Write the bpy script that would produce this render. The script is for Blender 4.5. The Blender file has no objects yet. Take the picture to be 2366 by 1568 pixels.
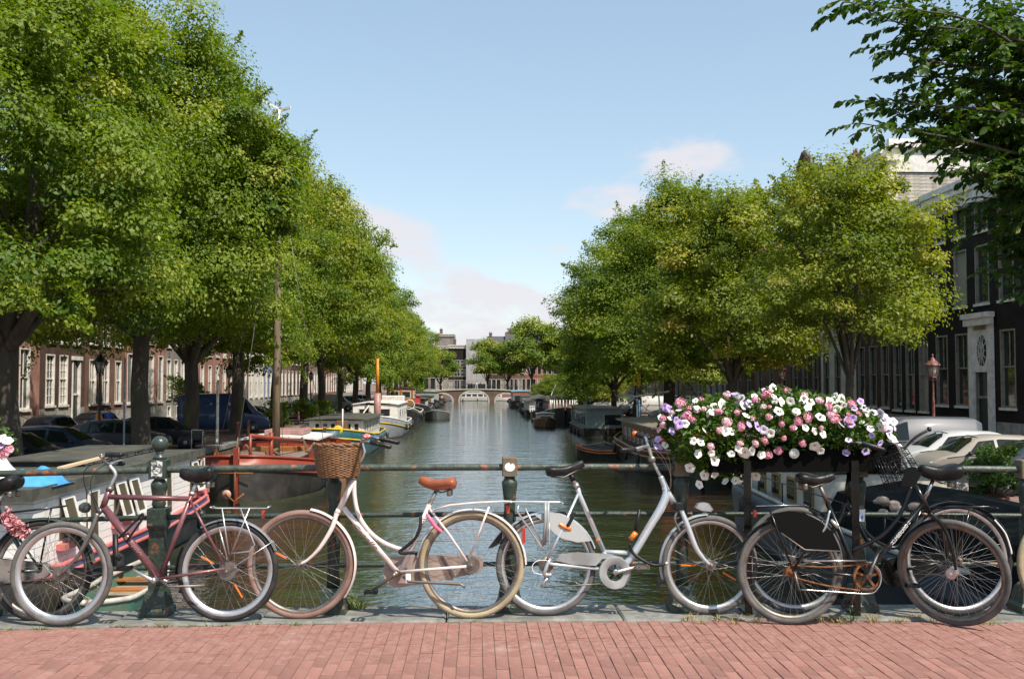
import bpy, bmesh, math, random
import numpy as np
from mathutils import Vector, Matrix, Euler
random.seed(7); RNG = np.random.default_rng(11)
R = math.radians
scene = bpy.context.scene
COL = scene.collection

# ---------------------------------------------------------------- camera, sky, sun, exposure
CAM_H = 1.57
PITCH, YAW = math.atan(100/2300), math.atan(82/2300)
cam_data = bpy.data.cameras.new('camera'); cam_data.sensor_width = 36.0
cam_data.lens = 36.0*2300/2365; cam_data.clip_start = 0.05; cam_data.clip_end = 6000
cam = bpy.data.objects.new('camera', cam_data); COL.objects.link(cam)
cam.location = (0, 0, CAM_H); cam.rotation_euler = (math.pi/2 + PITCH, 0, -YAW)
scene.camera = cam
SUN_EL, SUN_AZ = 54, 41            # height, and degrees to the right of straight behind the camera
sun_vec = Vector((math.sin(R(SUN_AZ))*math.cos(R(SUN_EL)), -math.cos(R(SUN_AZ))*math.cos(R(SUN_EL)), math.sin(R(SUN_EL))))
sd = bpy.data.lights.new('sun', 'SUN'); sd.energy = 5.0; sd.angle = R(0.55); sd.color = (1.0, .925, .80)
sun = bpy.data.objects.new('sun', sd); COL.objects.link(sun)
sun.rotation_euler = sun_vec.to_track_quat('Z', 'Y').to_euler()
world = bpy.data.worlds.new('World'); scene.world = world; world.use_nodes = True
CLX, CLZ = 1.17, .07
def build_world():
    nt = world.node_tree; N = nt.nodes; L = nt.links; N.clear()
    out = N.new('ShaderNodeOutputWorld'); bg = N.new('ShaderNodeBackground'); bg.inputs['Strength'].default_value = 0.15
    sky = N.new('ShaderNodeTexSky'); sky.sky_type = 'NISHITA'; sky.sun_disc = False
    sky.sun_elevation = R(SUN_EL); sky.sun_rotation = math.atan2(sun_vec.x, sun_vec.y)
    sky.air_density = 1.0; sky.dust_density = 0.5; sky.ozone_density = 1.4; sky.altitude = 0
    tc = N.new('ShaderNodeTexCoord'); sep = N.new('ShaderNodeSeparateXYZ'); L.new(tc.outputs['Generated'], sep.inputs[0])
    mp = N.new('ShaderNodeMapping'); mp.inputs['Scale'].default_value = (2.6, 2.6, 6.5); mp.inputs['Location'].default_value = (CLX, .1, CLZ)
    L.new(tc.outputs['Generated'], mp.inputs[0])
    nz = N.new('ShaderNodeTexNoise'); nz.inputs['Scale'].default_value = 2.0; nz.inputs['Detail'].default_value = 7; nz.inputs['Roughness'].default_value = .55
    L.new(mp.outputs[0], nz.inputs['Vector'])
    # cloud cover grows towards the horizon, all round
    rp = N.new('ShaderNodeMapRange'); rp.inputs['From Min'].default_value = .02; rp.inputs['From Max'].default_value = .30
    rp.inputs['To Min'].default_value = .19; rp.inputs['To Max'].default_value = -.16
    L.new(sep.outputs['Z'], rp.inputs['Value'])
    ad = N.new('ShaderNodeMath'); ad.operation = 'ADD'; L.new(nz.outputs['Fac'], ad.inputs[0]); L.new(rp.outputs[0], ad.inputs[1])
    cr = N.new('ShaderNodeMapRange'); cr.interpolation_type = 'SMOOTHSTEP'
    cr.inputs['From Min'].default_value = .53; cr.inputs['From Max'].default_value = .66; cr.inputs['To Max'].default_value = .9
    L.new(ad.outputs[0], cr.inputs['Value'])
    hs = N.new('ShaderNodeHueSaturation'); hs.inputs['Hue'].default_value = .493; hs.inputs['Saturation'].default_value = 1.18; hs.inputs['Value'].default_value = 1.0
    gm = N.new('ShaderNodeGamma'); gm.inputs['Gamma'].default_value = .55; L.new(sky.outputs[0], gm.inputs['Color'])
    sc_ = N.new('ShaderNodeVectorMath'); sc_.operation = 'SCALE'; sc_.inputs['Scale'].default_value = 1.90; L.new(gm.outputs[0], sc_.inputs[0])
    L.new(sc_.outputs[0], hs.inputs['Color'])
    mx = N.new('ShaderNodeMix'); mx.data_type = 'RGBA'; mx.inputs[7].default_value = (4.3, 4.2, 4.45, 1)
    L.new(cr.outputs[0], mx.inputs[0]); L.new(hs.outputs[0], mx.inputs[6])
    L.new(mx.outputs[2], bg.inputs['Color']); L.new(bg.outputs[0], out.inputs[0])
build_world()
vs = scene.view_settings; vs.view_transform = 'Standard'; vs.look = 'None'; vs.gamma = 1; vs.use_curve_mapping = False; vs.exposure = 0.38
scene.cycles.max_bounces = 6; scene.cycles.transparent_max_bounces = 8; scene.cycles.sample_clamp_indirect = 4

# ---------------------------------------------------------------- from a point of the photograph to a point of the place
_RM = Euler((math.pi/2 + PITCH, 0, -YAW)).to_matrix()
def ray(px, py): return _RM @ Vector(((px - 1182.5)/2300, (784 - py)/2300, -1))
def atY(px, py, Y): d = ray(px, py); t = Y/d.y; return Vector((d.x*t, Y, CAM_H + d.z*t))
def atX(px, py, X): d = ray(px, py); t = X/d.x; return Vector((X, d.y*t, CAM_H + d.z*t))
def Z1(x, y): return x*.3033, 990.7 + y*.3033
def Z2(x, y): return 554.8 + x*.3033, 990.7 + y*.3033
def Z3(x, y): return 1109.6 + x*.3033, 990.7 + y*.3033
def Z4(x, y): return 1664.5 + x*.3033, 990.7 + y*.3033

# ---------------------------------------------------------------- materials
MATS = {}
def mat(name, c, rough=.6, metal=0, c2=None, scale=6, lo=.45, hi=.6, bump=0, bscale=40, var=0, spec=.5, coat=0, stretch=None, rand=0, detail=5):
    """Principled with optional second colour spread by noise (wear, rust, dirt), grain bump, fine value variation and per-object tint."""
    if name in MATS: return MATS[name]
    m = bpy.data.materials.new(name); MATS[name] = m; m.use_nodes = True
    nt = m.node_tree; N = nt.nodes; L = nt.links; b = N['Principled BSDF']
    b.inputs['Base Color'].default_value = (*c, 1); b.inputs['Roughness'].default_value = rough; b.inputs['Metallic'].default_value = metal
    b.inputs['Specular IOR Level'].default_value = spec; b.inputs['Coat Weight'].default_value = coat; b.inputs['Coat Roughness'].default_value = .05
    src = None
    if c2 or var or bump:
        tc = N.new('ShaderNodeTexCoord'); vec = tc.outputs['Object']
        if stretch:
            mp = N.new('ShaderNodeMapping'); mp.inputs['Scale'].default_value = stretch; L.new(vec, mp.inputs[0]); vec = mp.outputs[0]
    if c2:
        nz = N.new('ShaderNodeTexNoise'); nz.inputs['Scale'].default_value = scale; nz.inputs['Detail'].default_value = detail; L.new(vec, nz.inputs['Vector'])
        mr = N.new('ShaderNodeMapRange'); mr.inputs['From Min'].default_value = lo; mr.inputs['From Max'].default_value = hi; L.new(nz.outputs['Fac'], mr.inputs['Value'])
        mx = N.new('ShaderNodeMix'); mx.data_type = 'RGBA'; mx.inputs[6].default_value = (*c, 1); mx.inputs[7].default_value = (*c2, 1)
        L.new(mr.outputs[0], mx.inputs[0]); src = mx.outputs[2]
    if var or rand:
        hs = N.new('ShaderNodeHueSaturation'); hs.inputs['Color'].default_value = (*c, 1)
        if src: L.new(src, hs.inputs['Color'])
        fac = None
        if var:
            n2 = N.new('ShaderNodeTexNoise'); n2.inputs['Scale'].default_value = scale*3.1; n2.inputs['Detail'].default_value = 6; L.new(vec, n2.inputs['Vector'])
            m2 = N.new('ShaderNodeMapRange'); m2.inputs['From Min'].default_value = .3; m2.inputs['From Max'].default_value = .7
            m2.inputs['To Min'].default_value = 1 - var; m2.inputs['To Max'].default_value = 1 + var; L.new(n2.outputs['Fac'], m2.inputs['Value']); fac = m2.outputs[0]
        if rand:
            oi = N.new('ShaderNodeObjectInfo'); m3 = N.new('ShaderNodeMapRange'); m3.inputs['To Min'].default_value = 1 - rand; m3.inputs['To Max'].default_value = 1 + rand
            L.new(oi.outputs['Random'], m3.inputs['Value'])
            if fac:
                mu = N.new('ShaderNodeMath'); mu.operation = 'MULTIPLY'; L.new(fac, mu.inputs[0]); L.new(m3.outputs[0], mu.inputs[1]); fac = mu.outputs[0]
            else: fac = m3.outputs[0]
        L.new(fac, hs.inputs['Value']); src = hs.outputs[0]
    if src: L.new(src, b.inputs['Base Color'])
    if bump:
        n3 = N.new('ShaderNodeTexNoise'); n3.inputs['Scale'].default_value = bscale; n3.inputs['Detail'].default_value = 4; L.new(vec, n3.inputs['Vector'])
        bp = N.new('ShaderNodeBump'); bp.inputs['Strength'].default_value = bump; bp.inputs['Distance'].default_value = .02
        L.new(n3.outputs['Fac'], bp.inputs['Height']); L.new(bp.outputs[0], b.inputs['Normal'])
    return m

def brick_mat(name, c, c2, mortar, rough=.9, w=.21, h=.06, sc=1.0):
    """Far masonry, courses too small to tell apart: colour from the brick texture on a box mapping."""
    if name in MATS: return MATS[name]
    m = bpy.data.materials.new(name); MATS[name] = m; m.use_nodes = True
    nt = m.node_tree; N = nt.nodes; L = nt.links; b = N['Principled BSDF']; b.inputs['Roughness'].default_value = rough; b.inputs['Specular IOR Level'].default_value = .1
    tc = N.new('ShaderNodeTexCoord'); sp = N.new('ShaderNodeSeparateXYZ'); L.new(tc.outputs['Object'], sp.inputs[0])
    ad = N.new('ShaderNodeMath'); L.new(sp.outputs[0], ad.inputs[0]); L.new(sp.outputs[1], ad.inputs[1])
    cb = N.new('ShaderNodeCombineXYZ'); L.new(ad.outputs[0], cb.inputs[0]); L.new(sp.outputs[2], cb.inputs[1])
    br = N.new('ShaderNodeTexBrick'); br.inputs['Scale'].default_value = sc; br.inputs['Brick Width'].default_value = w; br.inputs['Row Height'].default_value = h
    br.inputs['Mortar Size'].default_value = .006; br.inputs['Color1'].default_value = (*c, 1); br.inputs['Color2'].default_value = (*c2, 1); br.inputs['Mortar'].default_value = (*mortar, 1)
    L.new(cb.outputs[0], br.inputs['Vector'])
    nz = N.new('ShaderNodeTexNoise'); nz.inputs['Scale'].default_value = .7; nz.inputs['Detail'].default_value = 8; L.new(tc.outputs['Object'], nz.inputs['Vector'])
    mr = N.new('ShaderNodeMapRange'); mr.inputs['From Min'].default_value = .3; mr.inputs['From Max'].default_value = .7; mr.inputs['To Min'].default_value = .7; mr.inputs['To Max'].default_value = 1.25; L.new(nz.outputs['Fac'], mr.inputs['Value'])
    hs = N.new('ShaderNodeHueSaturation'); L.new(br.outputs['Color'], hs.inputs['Color']); L.new(mr.outputs[0], hs.inputs['Value']); L.new(hs.outputs[0], b.inputs['Base Color'])
    return m

def glass_mat(name, c=(.02, .025, .03), rough=.04):
    return mat(name, c, rough, 0, spec=.8)

def leaf_mat(name, dark, light, yellow=(.22, .20, .03), trans=.35):
    if name in MATS: return MATS[name]
    m = bpy.data.materials.new(name); MATS[name] = m; m.use_nodes = True
    nt = m.node_tree; N = nt.nodes; L = nt.links; b = N['Principled BSDF']; b.inputs['Roughness'].default_value = .52; b.inputs['Specular IOR Level'].default_value = .32
    at = N.new('ShaderNodeAttribute'); at.attribute_name = 'rnd'
    cr = N.new('ShaderNodeValToRGB'); e = cr.color_ramp.elements
    e[0].color = (*dark, 1); e[1].color = (*light, 1); e[1].position = .8; k = e.new(1.0); k.color = (*yellow, 1)
    L.new(at.outputs['Fac'], cr.inputs[0]); L.new(cr.outputs[0], b.inputs['Base Color'])
    tr = N.new('ShaderNodeBsdfTranslucent'); hs = N.new('ShaderNodeHueSaturation'); hs.inputs['Saturation'].default_value = 1.15; hs.inputs['Value'].default_value = 1.5
    L.new(cr.outputs[0], hs.inputs['Color']); L.new(hs.outputs[0], tr.inputs['Color'])
    mx = N.new('ShaderNodeMixShader'); mx.inputs[0].default_value = trans
    L.new(b.outputs[0], mx.inputs[1]); L.new(tr.outputs[0], mx.inputs[2]); L.new(mx.outputs[0], N['Material Output'].inputs['Surface'])
    return m

# ---------------------------------------------------------------- mesh builder
class MB:
    def __init__(s): s.v = []; s.f = []; s.mi = []; s.m = 0; s.sm = []; s.smooth = False
    def add(s, vs, fs, smooth=None):
        o = len(s.v); s.v += [tuple(v) for v in vs]
        for f in fs: s.f.append([i + o for i in f]); s.mi.append(s.m); s.sm.append(s.smooth if smooth is None else smooth)
        return s
    def box(s, x0, x1, y0, y1, z0, z1):
        return s.add([(x0,y0,z0),(x1,y0,z0),(x1,y1,z0),(x0,y1,z0),(x0,y0,z1),(x1,y0,z1),(x1,y1,z1),(x0,y1,z1)],
                     [(0,3,2,1),(4,5,6,7),(0,1,5,4),(1,2,6,5),(2,3,7,6),(3,0,4,7)], False)
    def bbox(s, x0, x1, y0, y1, z0, z1, b):
        """box with its vertical and top edges chamfered by b"""
        def rect(e, z): return [(x0+e,y0,z),(x1-e,y0,z),(x1,y0+e,z),(x1,y1-e,z),(x1-e,y1,z),(x0+e,y1,z),(x0,y1-e,z),(x0,y0+e,z)]
        def rin(z): return [(x0+2*b,y0+b,z),(x1-2*b,y0+b,z),(x1-b,y0+2*b,z),(x1-b,y1-2*b,z),(x1-2*b,y1-b,z),(x0+2*b,y1-b,z),(x0+b,y1-2*b,z),(x0+b,y0+2*b,z)]
        vs = rect(b, z0) + rect(b, z1-b) + rin(z1)
        fs = [(i, (i+1)%8, 8+(i+1)%8, 8+i) for i in range(8)] + [(8+i, 8+(i+1)%8, 16+(i+1)%8, 16+i) for i in range(8)] + [tuple(range(16, 24)), tuple(range(7, -1, -1))]
        return s.add(vs, fs, False)
    def obox(s, p, q, w, h, up=Vector((0,0,1))):
        """bar from p to q, w wide, h high"""
        p, q = Vector(p), Vector(q); d = (q-p).normalized(); sd_ = d.cross(up)
        if sd_.length < 1e-4: sd_ = Vector((1,0,0))
        sd_.normalize(); u = sd_.cross(d)
        vs = []
        for c in (p, q):
            for a, b in ((-1,-1),(1,-1),(1,1),(-1,1)): vs.append(c + sd_*(a*w/2) + u*(b*h/2))
        return s.add(vs, [(0,1,2,3),(7,6,5,4),(0,4,5,1),(1,5,6,2),(2,6,7,3),(3,7,4,0)], False)
    def tube(s, pts, r, n=8, closed=False, caps=True, smooth=True):
        pts = [Vector(p) for p in pts]; k = len(pts); rs = r if isinstance(r, (list, tuple)) else [r]*k
        prev = None; vs = []
        for i, p in enumerate(pts):
            if closed: t = pts[(i+1) % k] - pts[i-1]
            else: t = pts[min(i+1, k-1)] - pts[max(i-1, 0)]
            t.normalize()
            if prev is None:
                a = Vector((0,1,0)) if abs(t.y) < .9 else Vector((1,0,0)); nrm = t.cross(a).normalized()
            else:
                nrm = prev - t*prev.dot(t)
                nrm = nrm.normalized() if nrm.length > 1e-6 else t.orthogonal().normalized()
            prev = nrm; bn = t.cross(nrm)
            for j in range(n):
                a = 2*math.pi*j/n; vs.append(p + (nrm*math.cos(a) + bn*math.sin(a))*rs[i])
        fs = []
        for i in range(k if closed else k-1):
            i2 = (i+1) % k
            for j in range(n): fs.append((i*n+j, i*n+(j+1)%n, i2*n+(j+1)%n, i2*n+j))
        if caps and not closed: fs += [tuple(range(n-1, -1, -1)), tuple((k-1)*n + j for j in range(n))]
        return s.add(vs, fs, smooth)
    def lathe(s, c, prof, n=16, axis='z', smooth=True, a0=0, sx=1, sy=1):
        """prof = [(radius, height)] about an axis through c"""
        c = Vector(c); vs = []
        for r, h in prof:
            for j in range(n):
                a = a0 + 2*math.pi*j/n; x, y = r*math.cos(a)*sx, r*math.sin(a)*sy
                vs.append(c + (Vector((x, y, h)) if axis == 'z' else Vector((x, h, y)) if axis == 'y' else Vector((h, x, y))))
        k = len(prof); fs = [(i*n+j, i*n+(j+1)%n, (i+1)*n+(j+1)%n, (i+1)*n+j) for i in range(k-1) for j in range(n)]
        fs += [tuple(range(n-1, -1, -1)), tuple((k-1)*n + j for j in range(n))]
        return s.add(vs, fs, smooth)
    def ball(s, c, r, n=12, m=8, sc=(1,1,1)):
        c = Vector(c); vs = [c + Vector((0,0,-r*sc[2]))]
        for i in range(1, m):
            t = math.pi*i/m
            for j in range(n):
                a = 2*math.pi*j/n; vs.append(c + Vector((r*sc[0]*math.sin(t)*math.cos(a), r*sc[1]*math.sin(t)*math.sin(a), -r*sc[2]*math.cos(t))))
        vs.append(c + Vector((0,0,r*sc[2]))); top = len(vs)-1
        fs = [(0, 1+(j+1)%n, 1+j) for j in range(n)]
        for i in range(m-2):
            for j in range(n): a = 1+i*n; fs.append((a+j, a+(j+1)%n, a+n+(j+1)%n, a+n+j))
        a = 1+(m-2)*n; fs += [(a+j, a+(j+1)%n, top) for j in range(n)]
        return s.add(vs, fs, True)
    def prism(s, poly, vec, smooth=False):
        """closed polygon (3-D points) pushed along vec"""
        n = len(poly); vec = Vector(vec); vs = [Vector(p) for p in poly] + [Vector(p)+vec for p in poly]
        fs = [tuple(range(n-1, -1, -1)), tuple(range(n, 2*n))] + [(i, (i+1)%n, n+(i+1)%n, n+i) for i in range(n)]
        return s.add(vs, fs, smooth)
    def quad(s, a, b, c, d): return s.add([a, b, c, d], [(0,1,2,3)], False)
    def grid(s, rows, smooth=True, closeu=False):
        """rows of equal point lists joined into a sheet"""
        n = len(rows[0]); vs = [p for r_ in rows for p in r_]; fs = []
        for i in range(len(rows)-1):
            for j in range(n if closeu else n-1): fs.append((i*n+j, i*n+(j+1)%n, (i+1)*n+(j+1)%n, (i+1)*n+j))
        return s.add(vs, fs, smooth)
    def mesh(s, name, mats):
        me = bpy.data.meshes.new(name); me.from_pydata(s.v, [], s.f)
        for m in (mats if isinstance(mats, (list, tuple)) else [mats]): me.materials.append(m)
        me.polygons.foreach_set('material_index', s.mi); me.polygons.foreach_set('use_smooth', s.sm); me.update()
        return me
    def build(s, name, mats, parent=None, **kw):
        return link(name, s.mesh(name, mats), parent, **kw)

def link(name, me, parent=None, loc=None, rot=None, scale=None, **tags):
    o = bpy.data.objects.new(name, me); COL.objects.link(o)
    if parent is not None: o.parent = parent
    if loc is not None: o.location = loc
    if rot is not None: o.rotation_euler = rot
    if scale is not None: o.scale = scale
    for k, v in tags.items(): o[k] = v
    return o
def thing(name, label, cat, loc=(0,0,0), rot=(0,0,0), group=None):
    o = link(name, None, None, loc, rot, label=label, category=cat)
    if group: o['group'] = group
    return o
def tag(o, label, cat, group=None):
    o['label'] = label; o['category'] = cat
    if group: o['group'] = group
    return o
def copy_tree(o, parent=None):
    c = o.copy(); COL.objects.link(c); c.parent = parent
    for ch in o.children: copy_tree(ch, c)
    return c
def recolour(root, old, new):
    """give a copy its own paint: swap one material on the object's slots, mesh data stays shared"""
    for o in [root] + list(root.children_recursive):
        if o.type == 'MESH':
            for sl in o.material_slots:
                if sl.material == old: sl.link = 'OBJECT'; sl.material = new
def arc(c, r, a0, a1, n, y=0): return [Vector((c[0]+r*math.cos(R(a0+(a1-a0)*i/n)), y, c[1]+r*math.sin(R(a0+(a1-a0)*i/n)))) for i in range(n+1)]
def spline(pts, n=6):
    """Catmull-Rom through the points"""
    pts = [Vector(p) for p in pts]; P = [pts[0]*2-pts[1]] + pts + [pts[-1]*2-pts[-2]]; out = []
    for i in range(1, len(P)-2):
        for k in range(n):
            t = k/n; a, b, c, d = P[i-1], P[i], P[i+1], P[i+2]
            out.append(.5*((2*b) + (c-a)*t + (2*a-5*b+4*c-d)*t*t + (3*b-a-3*c+d)*t**3))
    out.append(pts[-1]); return out
ORD = ['first','second','third','fourth','fifth','sixth','seventh','eighth','ninth','tenth','eleventh','twelfth','thirteenth','fourteenth','fifteenth','sixteenth','seventeenth','eighteenth']
ZS, ZW, XQ, XF = -1.5, -3.0, 12.4, 25.0      # street level, water level, quay edge, house fronts
def hump(x):                                  # level of the bridge road across the picture
    ax = abs(x); return -.0025*ax*ax if ax < 10 else max(ZS, -.25 - .055*(ax-10))
# ---------------------------------------------------------------- setting
M_brickroad = mat('road_brick', (.25,.112,.088), .85, c2=(.30,.155,.125), scale=9, lo=.35, hi=.65, bump=.25, bscale=90, var=.10, rand=.17)
def dusty(m):
    """pale lime bloom and dirt in broad patches over the paving"""
    nt = m.node_tree; N = nt.nodes; L = nt.links; b = N['Principled BSDF']; src = b.inputs['Base Color'].links[0].from_socket
    g = N.new('ShaderNodeNewGeometry'); prev = src
    for sc, lo, hi, c, mx_ in ((1.3,.60,.74,(.46,.36,.32),.45), (2.1,.62,.76,(.12,.07,.055),.55), (7,.68,.74,(.50,.43,.40),.4)):
        nz = N.new('ShaderNodeTexNoise'); nz.inputs['Scale'].default_value = sc; nz.inputs['Detail'].default_value = 8; nz.inputs['Roughness'].default_value = .65; L.new(g.outputs['Position'], nz.inputs['Vector'])
        mr = N.new('ShaderNodeMapRange'); mr.inputs['From Min'].default_value = lo; mr.inputs['From Max'].default_value = hi; mr.inputs['To Max'].default_value = mx_; L.new(nz.outputs['Fac'], mr.inputs['Value'])
        mx = N.new('ShaderNodeMix'); mx.data_type = 'RGBA'; mx.inputs[7].default_value = (*c, 1); L.new(mr.outputs[0], mx.inputs[0]); L.new(prev, mx.inputs[6]); prev = mx.outputs[2]
    L.new(prev, b.inputs['Base Color'])
dusty(M_brickroad)
def grime(m):
    nt = m.node_tree; N = nt.nodes; L = nt.links; b = N['Principled BSDF']; src = b.inputs['Base Color'].links[0].from_socket; g = N.new('ShaderNodeNewGeometry')
    nz = N.new('ShaderNodeTexNoise'); nz.inputs['Scale'].default_value = 3.2; nz.inputs['Detail'].default_value = 10; nz.inputs['Roughness'].default_value = .7; L.new(g.outputs['Position'], nz.inputs['Vector'])
    mr = N.new('ShaderNodeMapRange'); mr.inputs['From Min'].default_value = .46; mr.inputs['From Max'].default_value = .66; mr.inputs['To Max'].default_value = .75; L.new(nz.outputs['Fac'], mr.inputs['Value'])
    mx = N.new('ShaderNodeMix'); mx.data_type = 'RGBA'; mx.inputs[7].default_value = (.085,.08,.062,1); L.new(mr.outputs[0], mx.inputs[0]); L.new(src, mx.inputs[6]); L.new(mx.outputs[2], b.inputs['Base Color'])
M_joint = mat('road_sand', (.17,.125,.085), .95, c2=(.10,.12,.04), scale=5, lo=.5, hi=.68, bump=.4, bscale=120)
M_stone = mat('kerb_stone', (.23,.225,.205), .8, c2=(.15,.15,.135), scale=5, lo=.4, hi=.65, bump=.35, bscale=60, var=.16, rand=.06)
grime(M_stone)
M_quay = brick_mat('quay_brick', (.16,.10,.075), (.11,.075,.06), (.13,.12,.10))
M_street = mat('street_brick', (.20,.125,.10), .9, c2=(.15,.10,.085), scale=1.5, bump=.2, var=.15)
M_pave = mat('pavement', (.24,.235,.22), .9, c2=(.18,.175,.165), scale=2, var=.12)

def water_mat():
    m = bpy.data.materials.new('canal_water'); m.use_nodes = True; nt = m.node_tree; N = nt.nodes; L = nt.links; b = N['Principled BSDF']
    b.inputs['Base Color'].default_value = (.026,.031,.018,1); b.inputs['Roughness'].default_value = .05; b.inputs['IOR'].default_value = 1.33
    b.inputs['Specular IOR Level'].default_value = 1.0
    tc = N.new('ShaderNodeTexCoord'); prev = None
    for sc, st, dist, stretch in ((.5, 1.0, .075, (1,1.6,1)), (2.2, 1.0, .030, (1,1.7,1)), (7.0, 1.0, .008, (1,1.4,1))):
        mp = N.new('ShaderNodeMapping'); mp.inputs['Scale'].default_value = stretch; mp.inputs['Rotation'].default_value = (0,0,.35*sc)
        L.new(tc.outputs['Object'], mp.inputs[0])
        nz = N.new('ShaderNodeTexNoise'); nz.inputs['Scale'].default_value = sc; nz.inputs['Detail'].default_value = 3; L.new(mp.outputs[0], nz.inputs['Vector'])
        bp = N.new('ShaderNodeBump'); bp.inputs['Strength'].default_value = st; bp.inputs['Distance'].default_value = dist
        L.new(nz.outputs['Fac'], bp.inputs['Height'])
        if prev: L.new(prev, bp.inputs['Normal'])
        prev = bp.outputs[0]
    b.inputs['Specular Tint'].default_value = (.80,.92,1,1); b.inputs['Coat Weight'].default_value = .85; b.inputs['Coat IOR'].default_value = 1.6; b.inputs['Coat Roughness'].default_value = .03
    L.new(prev, b.inputs['Normal']); L.new(prev, b.inputs['Coat Normal']); return m
m = MB(); m.quad((-90,-60,0),(90,-60,0),(90,700,0),(-90,700,0))
m.build('canal_water', water_mat(), loc=(0,0,ZW), kind='structure')
m = MB(); m.box(-2500,2500,-2500,3500,-1,0); m.build('canal_bed', mat('mud', (.03,.028,.02), .95), loc=(0,0,ZW-2.2), kind='structure')

for s, nm in ((-1,'street_left'), (1,'street_right')):
    m = MB(); xs = (XQ+.35, 2000); x0, x1 = sorted((s*xs[0], s*xs[1]))
    m.box(x0, x1, 16, 247, -2.0, 0); m.build(nm, M_street, loc=(0,0,ZS), kind='structure')
    m = MB(); x0, x1 = sorted((s*(XF-3.2), s*(XF-.02))); m.bbox(x0, x1, 16, 246, .004, .13, .02); m.build('pavement_left' if s < 0 else 'pavement_right', M_pave, loc=(0,0,ZS), kind='structure')
    m = MB(); x0, x1 = sorted((s*XQ, s*(XQ+.35))); m.box(x0, x1, 7.6, 247, -3.6, -.18); m.build('quay_wall_left' if s < 0 else 'quay_wall_right', M_quay, loc=(0,0,ZS), kind='structure')
    q = link('quay_edge', None, loc=(0,0,ZS), kind='structure')
    ln = 1.6; y = 7.6; data = None
    x0, x1 = sorted((s*(XQ-.05), s*(XQ+.5)))
    m = MB(); m.bbox(x0, x1, 0, ln-.012, -.178, .03, .02); me = m.mesh('coping_stone', M_stone)
    for i in range(80): link('coping_stone', me, q, loc=(0, 16+i*ln, random.uniform(-.006,.006)))
    m = MB(); m.box(x0, x1, 16+80*ln, 247, -.178, .03); m.build('coping_run', M_stone, q, kind='stuff')
m = MB(); m.box(-2000,2000,262,3000,-2,0); m.build('street_far', M_street, loc=(0,0,ZS+.3), kind='structure')

# bridge we stand on: road of single bricks, kerb of stone slabs, deck below
m = MB(); xs = [-60,-24,-16,-12.5] + [-10+i for i in range(21)] + [12.5,16,24,60]
top = [[(x, y, hump(x)-.0155) for x in xs] for y in (-30, 6.69)]
m.grid(top, False); m.quad((-12.4,6.685,-3.9),(12.4,6.685,-3.9),(12.4,6.685,hump(12.4)-.0155),(-12.4,6.685,hump(-12.4)-.0155))
road = m.build('bridge_road', M_joint, kind='structure')
BW, BL, YK = .0735, .205, 6.675
cells = []
nc = int(9.0/BW)
for i in range(-nc//2, nc//2+1):
    off = random.choice((0,.5,.33,.66))*BL + random.uniform(-.01,.01)
    for j in range(-1, 14):
        y1 = YK - j*BL + off - .14
        y0 = y1 - BL + .0065
        y1 = min(y1, YK)
        if y1 - y0 < .04: continue
        cells.append((i*BW, y0, y1))
vis = [c for c in cells if abs(c[0]) < .53*(c[2]+c[1])/2*1.0 and c[2] > 5.15]
vis.sort(key=lambda c: c[1]); near = set(vis[:300])
def brick_mesh(l):
    b = MB(); b.bbox(-BW/2+.002, BW/2-.002, 0, l, -.07, 0, .002); return b.mesh('brick', M_brickroad)
full = brick_mesh(BL-.0065); rest = MB()
for c in cells:
    x, y0, y1 = c; z = hump(x) - .010 + random.uniform(-.003,.002)
    if c in near:
        l = y1-y0; me = full if abs(l-(BL-.0065)) < .004 else brick_mesh(l)
        link('brick', me, road, loc=(x, y0, z), rot=(random.uniform(-.012,.012), random.uniform(-.02,.02), random.uniform(-.008,.008)))
    else: rest.bbox(x-BW/2+.002, x+BW/2-.002, y0, y1, z-.07, z, .002)
M_brun = mat('road_brick_run', (.25,.112,.088), .85, c2=(.31,.165,.135), scale=11, lo=.3, hi=.7, bump=.25, bscale=90, var=.2); dusty(M_brun); rest.build('brick_run', M_brun, road, kind='stuff')
stain = MB(); random.seed(3)
stain.add([(.167+.105*math.cos(a)*(1+.25*math.sin(3*a+1)), 5.335+.055*math.sin(a)*(1+.2*math.cos(2*a)), hump(0)-.006) for a in [i*2*math.pi/18 for i in range(18)]], [tuple(range(18))])
stain.build('damp_patch', mat('damp', (.16,.06,.045), .6), road)

kerb = link('bridge_kerb', None, kind='structure')
x = -6.3; k = 0
while x < 6.3:
    w = random.uniform(.85, 1.25); m = MB(); z = hump(x+w/2)
    m.bbox(x+.005, x+w-.005, 6.68+random.uniform(0,.008), 7.13, -.35+z, z, .012); m.build('kerb_slab', M_stone, kerb); x += w
m = MB(); m.box(-12.4,12.4,6.70,7.08,-3.9,-.42); m.build('bridge_face', M_quay, kind='structure')

# tufts of grass along the kerb
def tufts(name, spots, c, n, h):
    m = MB()
    for (x, y) in spots:
        for i in range(n):
            a = random.uniform(0, 6.28); r = random.uniform(0,.045); p = Vector((x+r*math.cos(a), y+r*math.sin(a)*.5, hump(x)-.025)); hh = h*random.uniform(.35,1)
            d = Vector((math.cos(a)*.5, math.sin(a)*.5, 1)).normalized(); s = Vector((math.sin(a), -math.cos(a), 0))*.0025
            q = p + d*hh*.6; t = p + d*hh + Vector((math.cos(a)*hh*.35, math.sin(a)*hh*.35, -hh*.12))
            m.add([p-s, p+s, q+s*.8, q-s*.8, t], [(0,1,2,3),(3,2,4)])
    return m.build(name, c, kind='stuff')
G1 = mat('grass_blade', (.10,.15,.02), .6, c2=(.2,.2,.05), scale=20); G2 = mat('dry_grass', (.36,.25,.10), .8, c2=(.24,.2,.05), scale=20)
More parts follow.
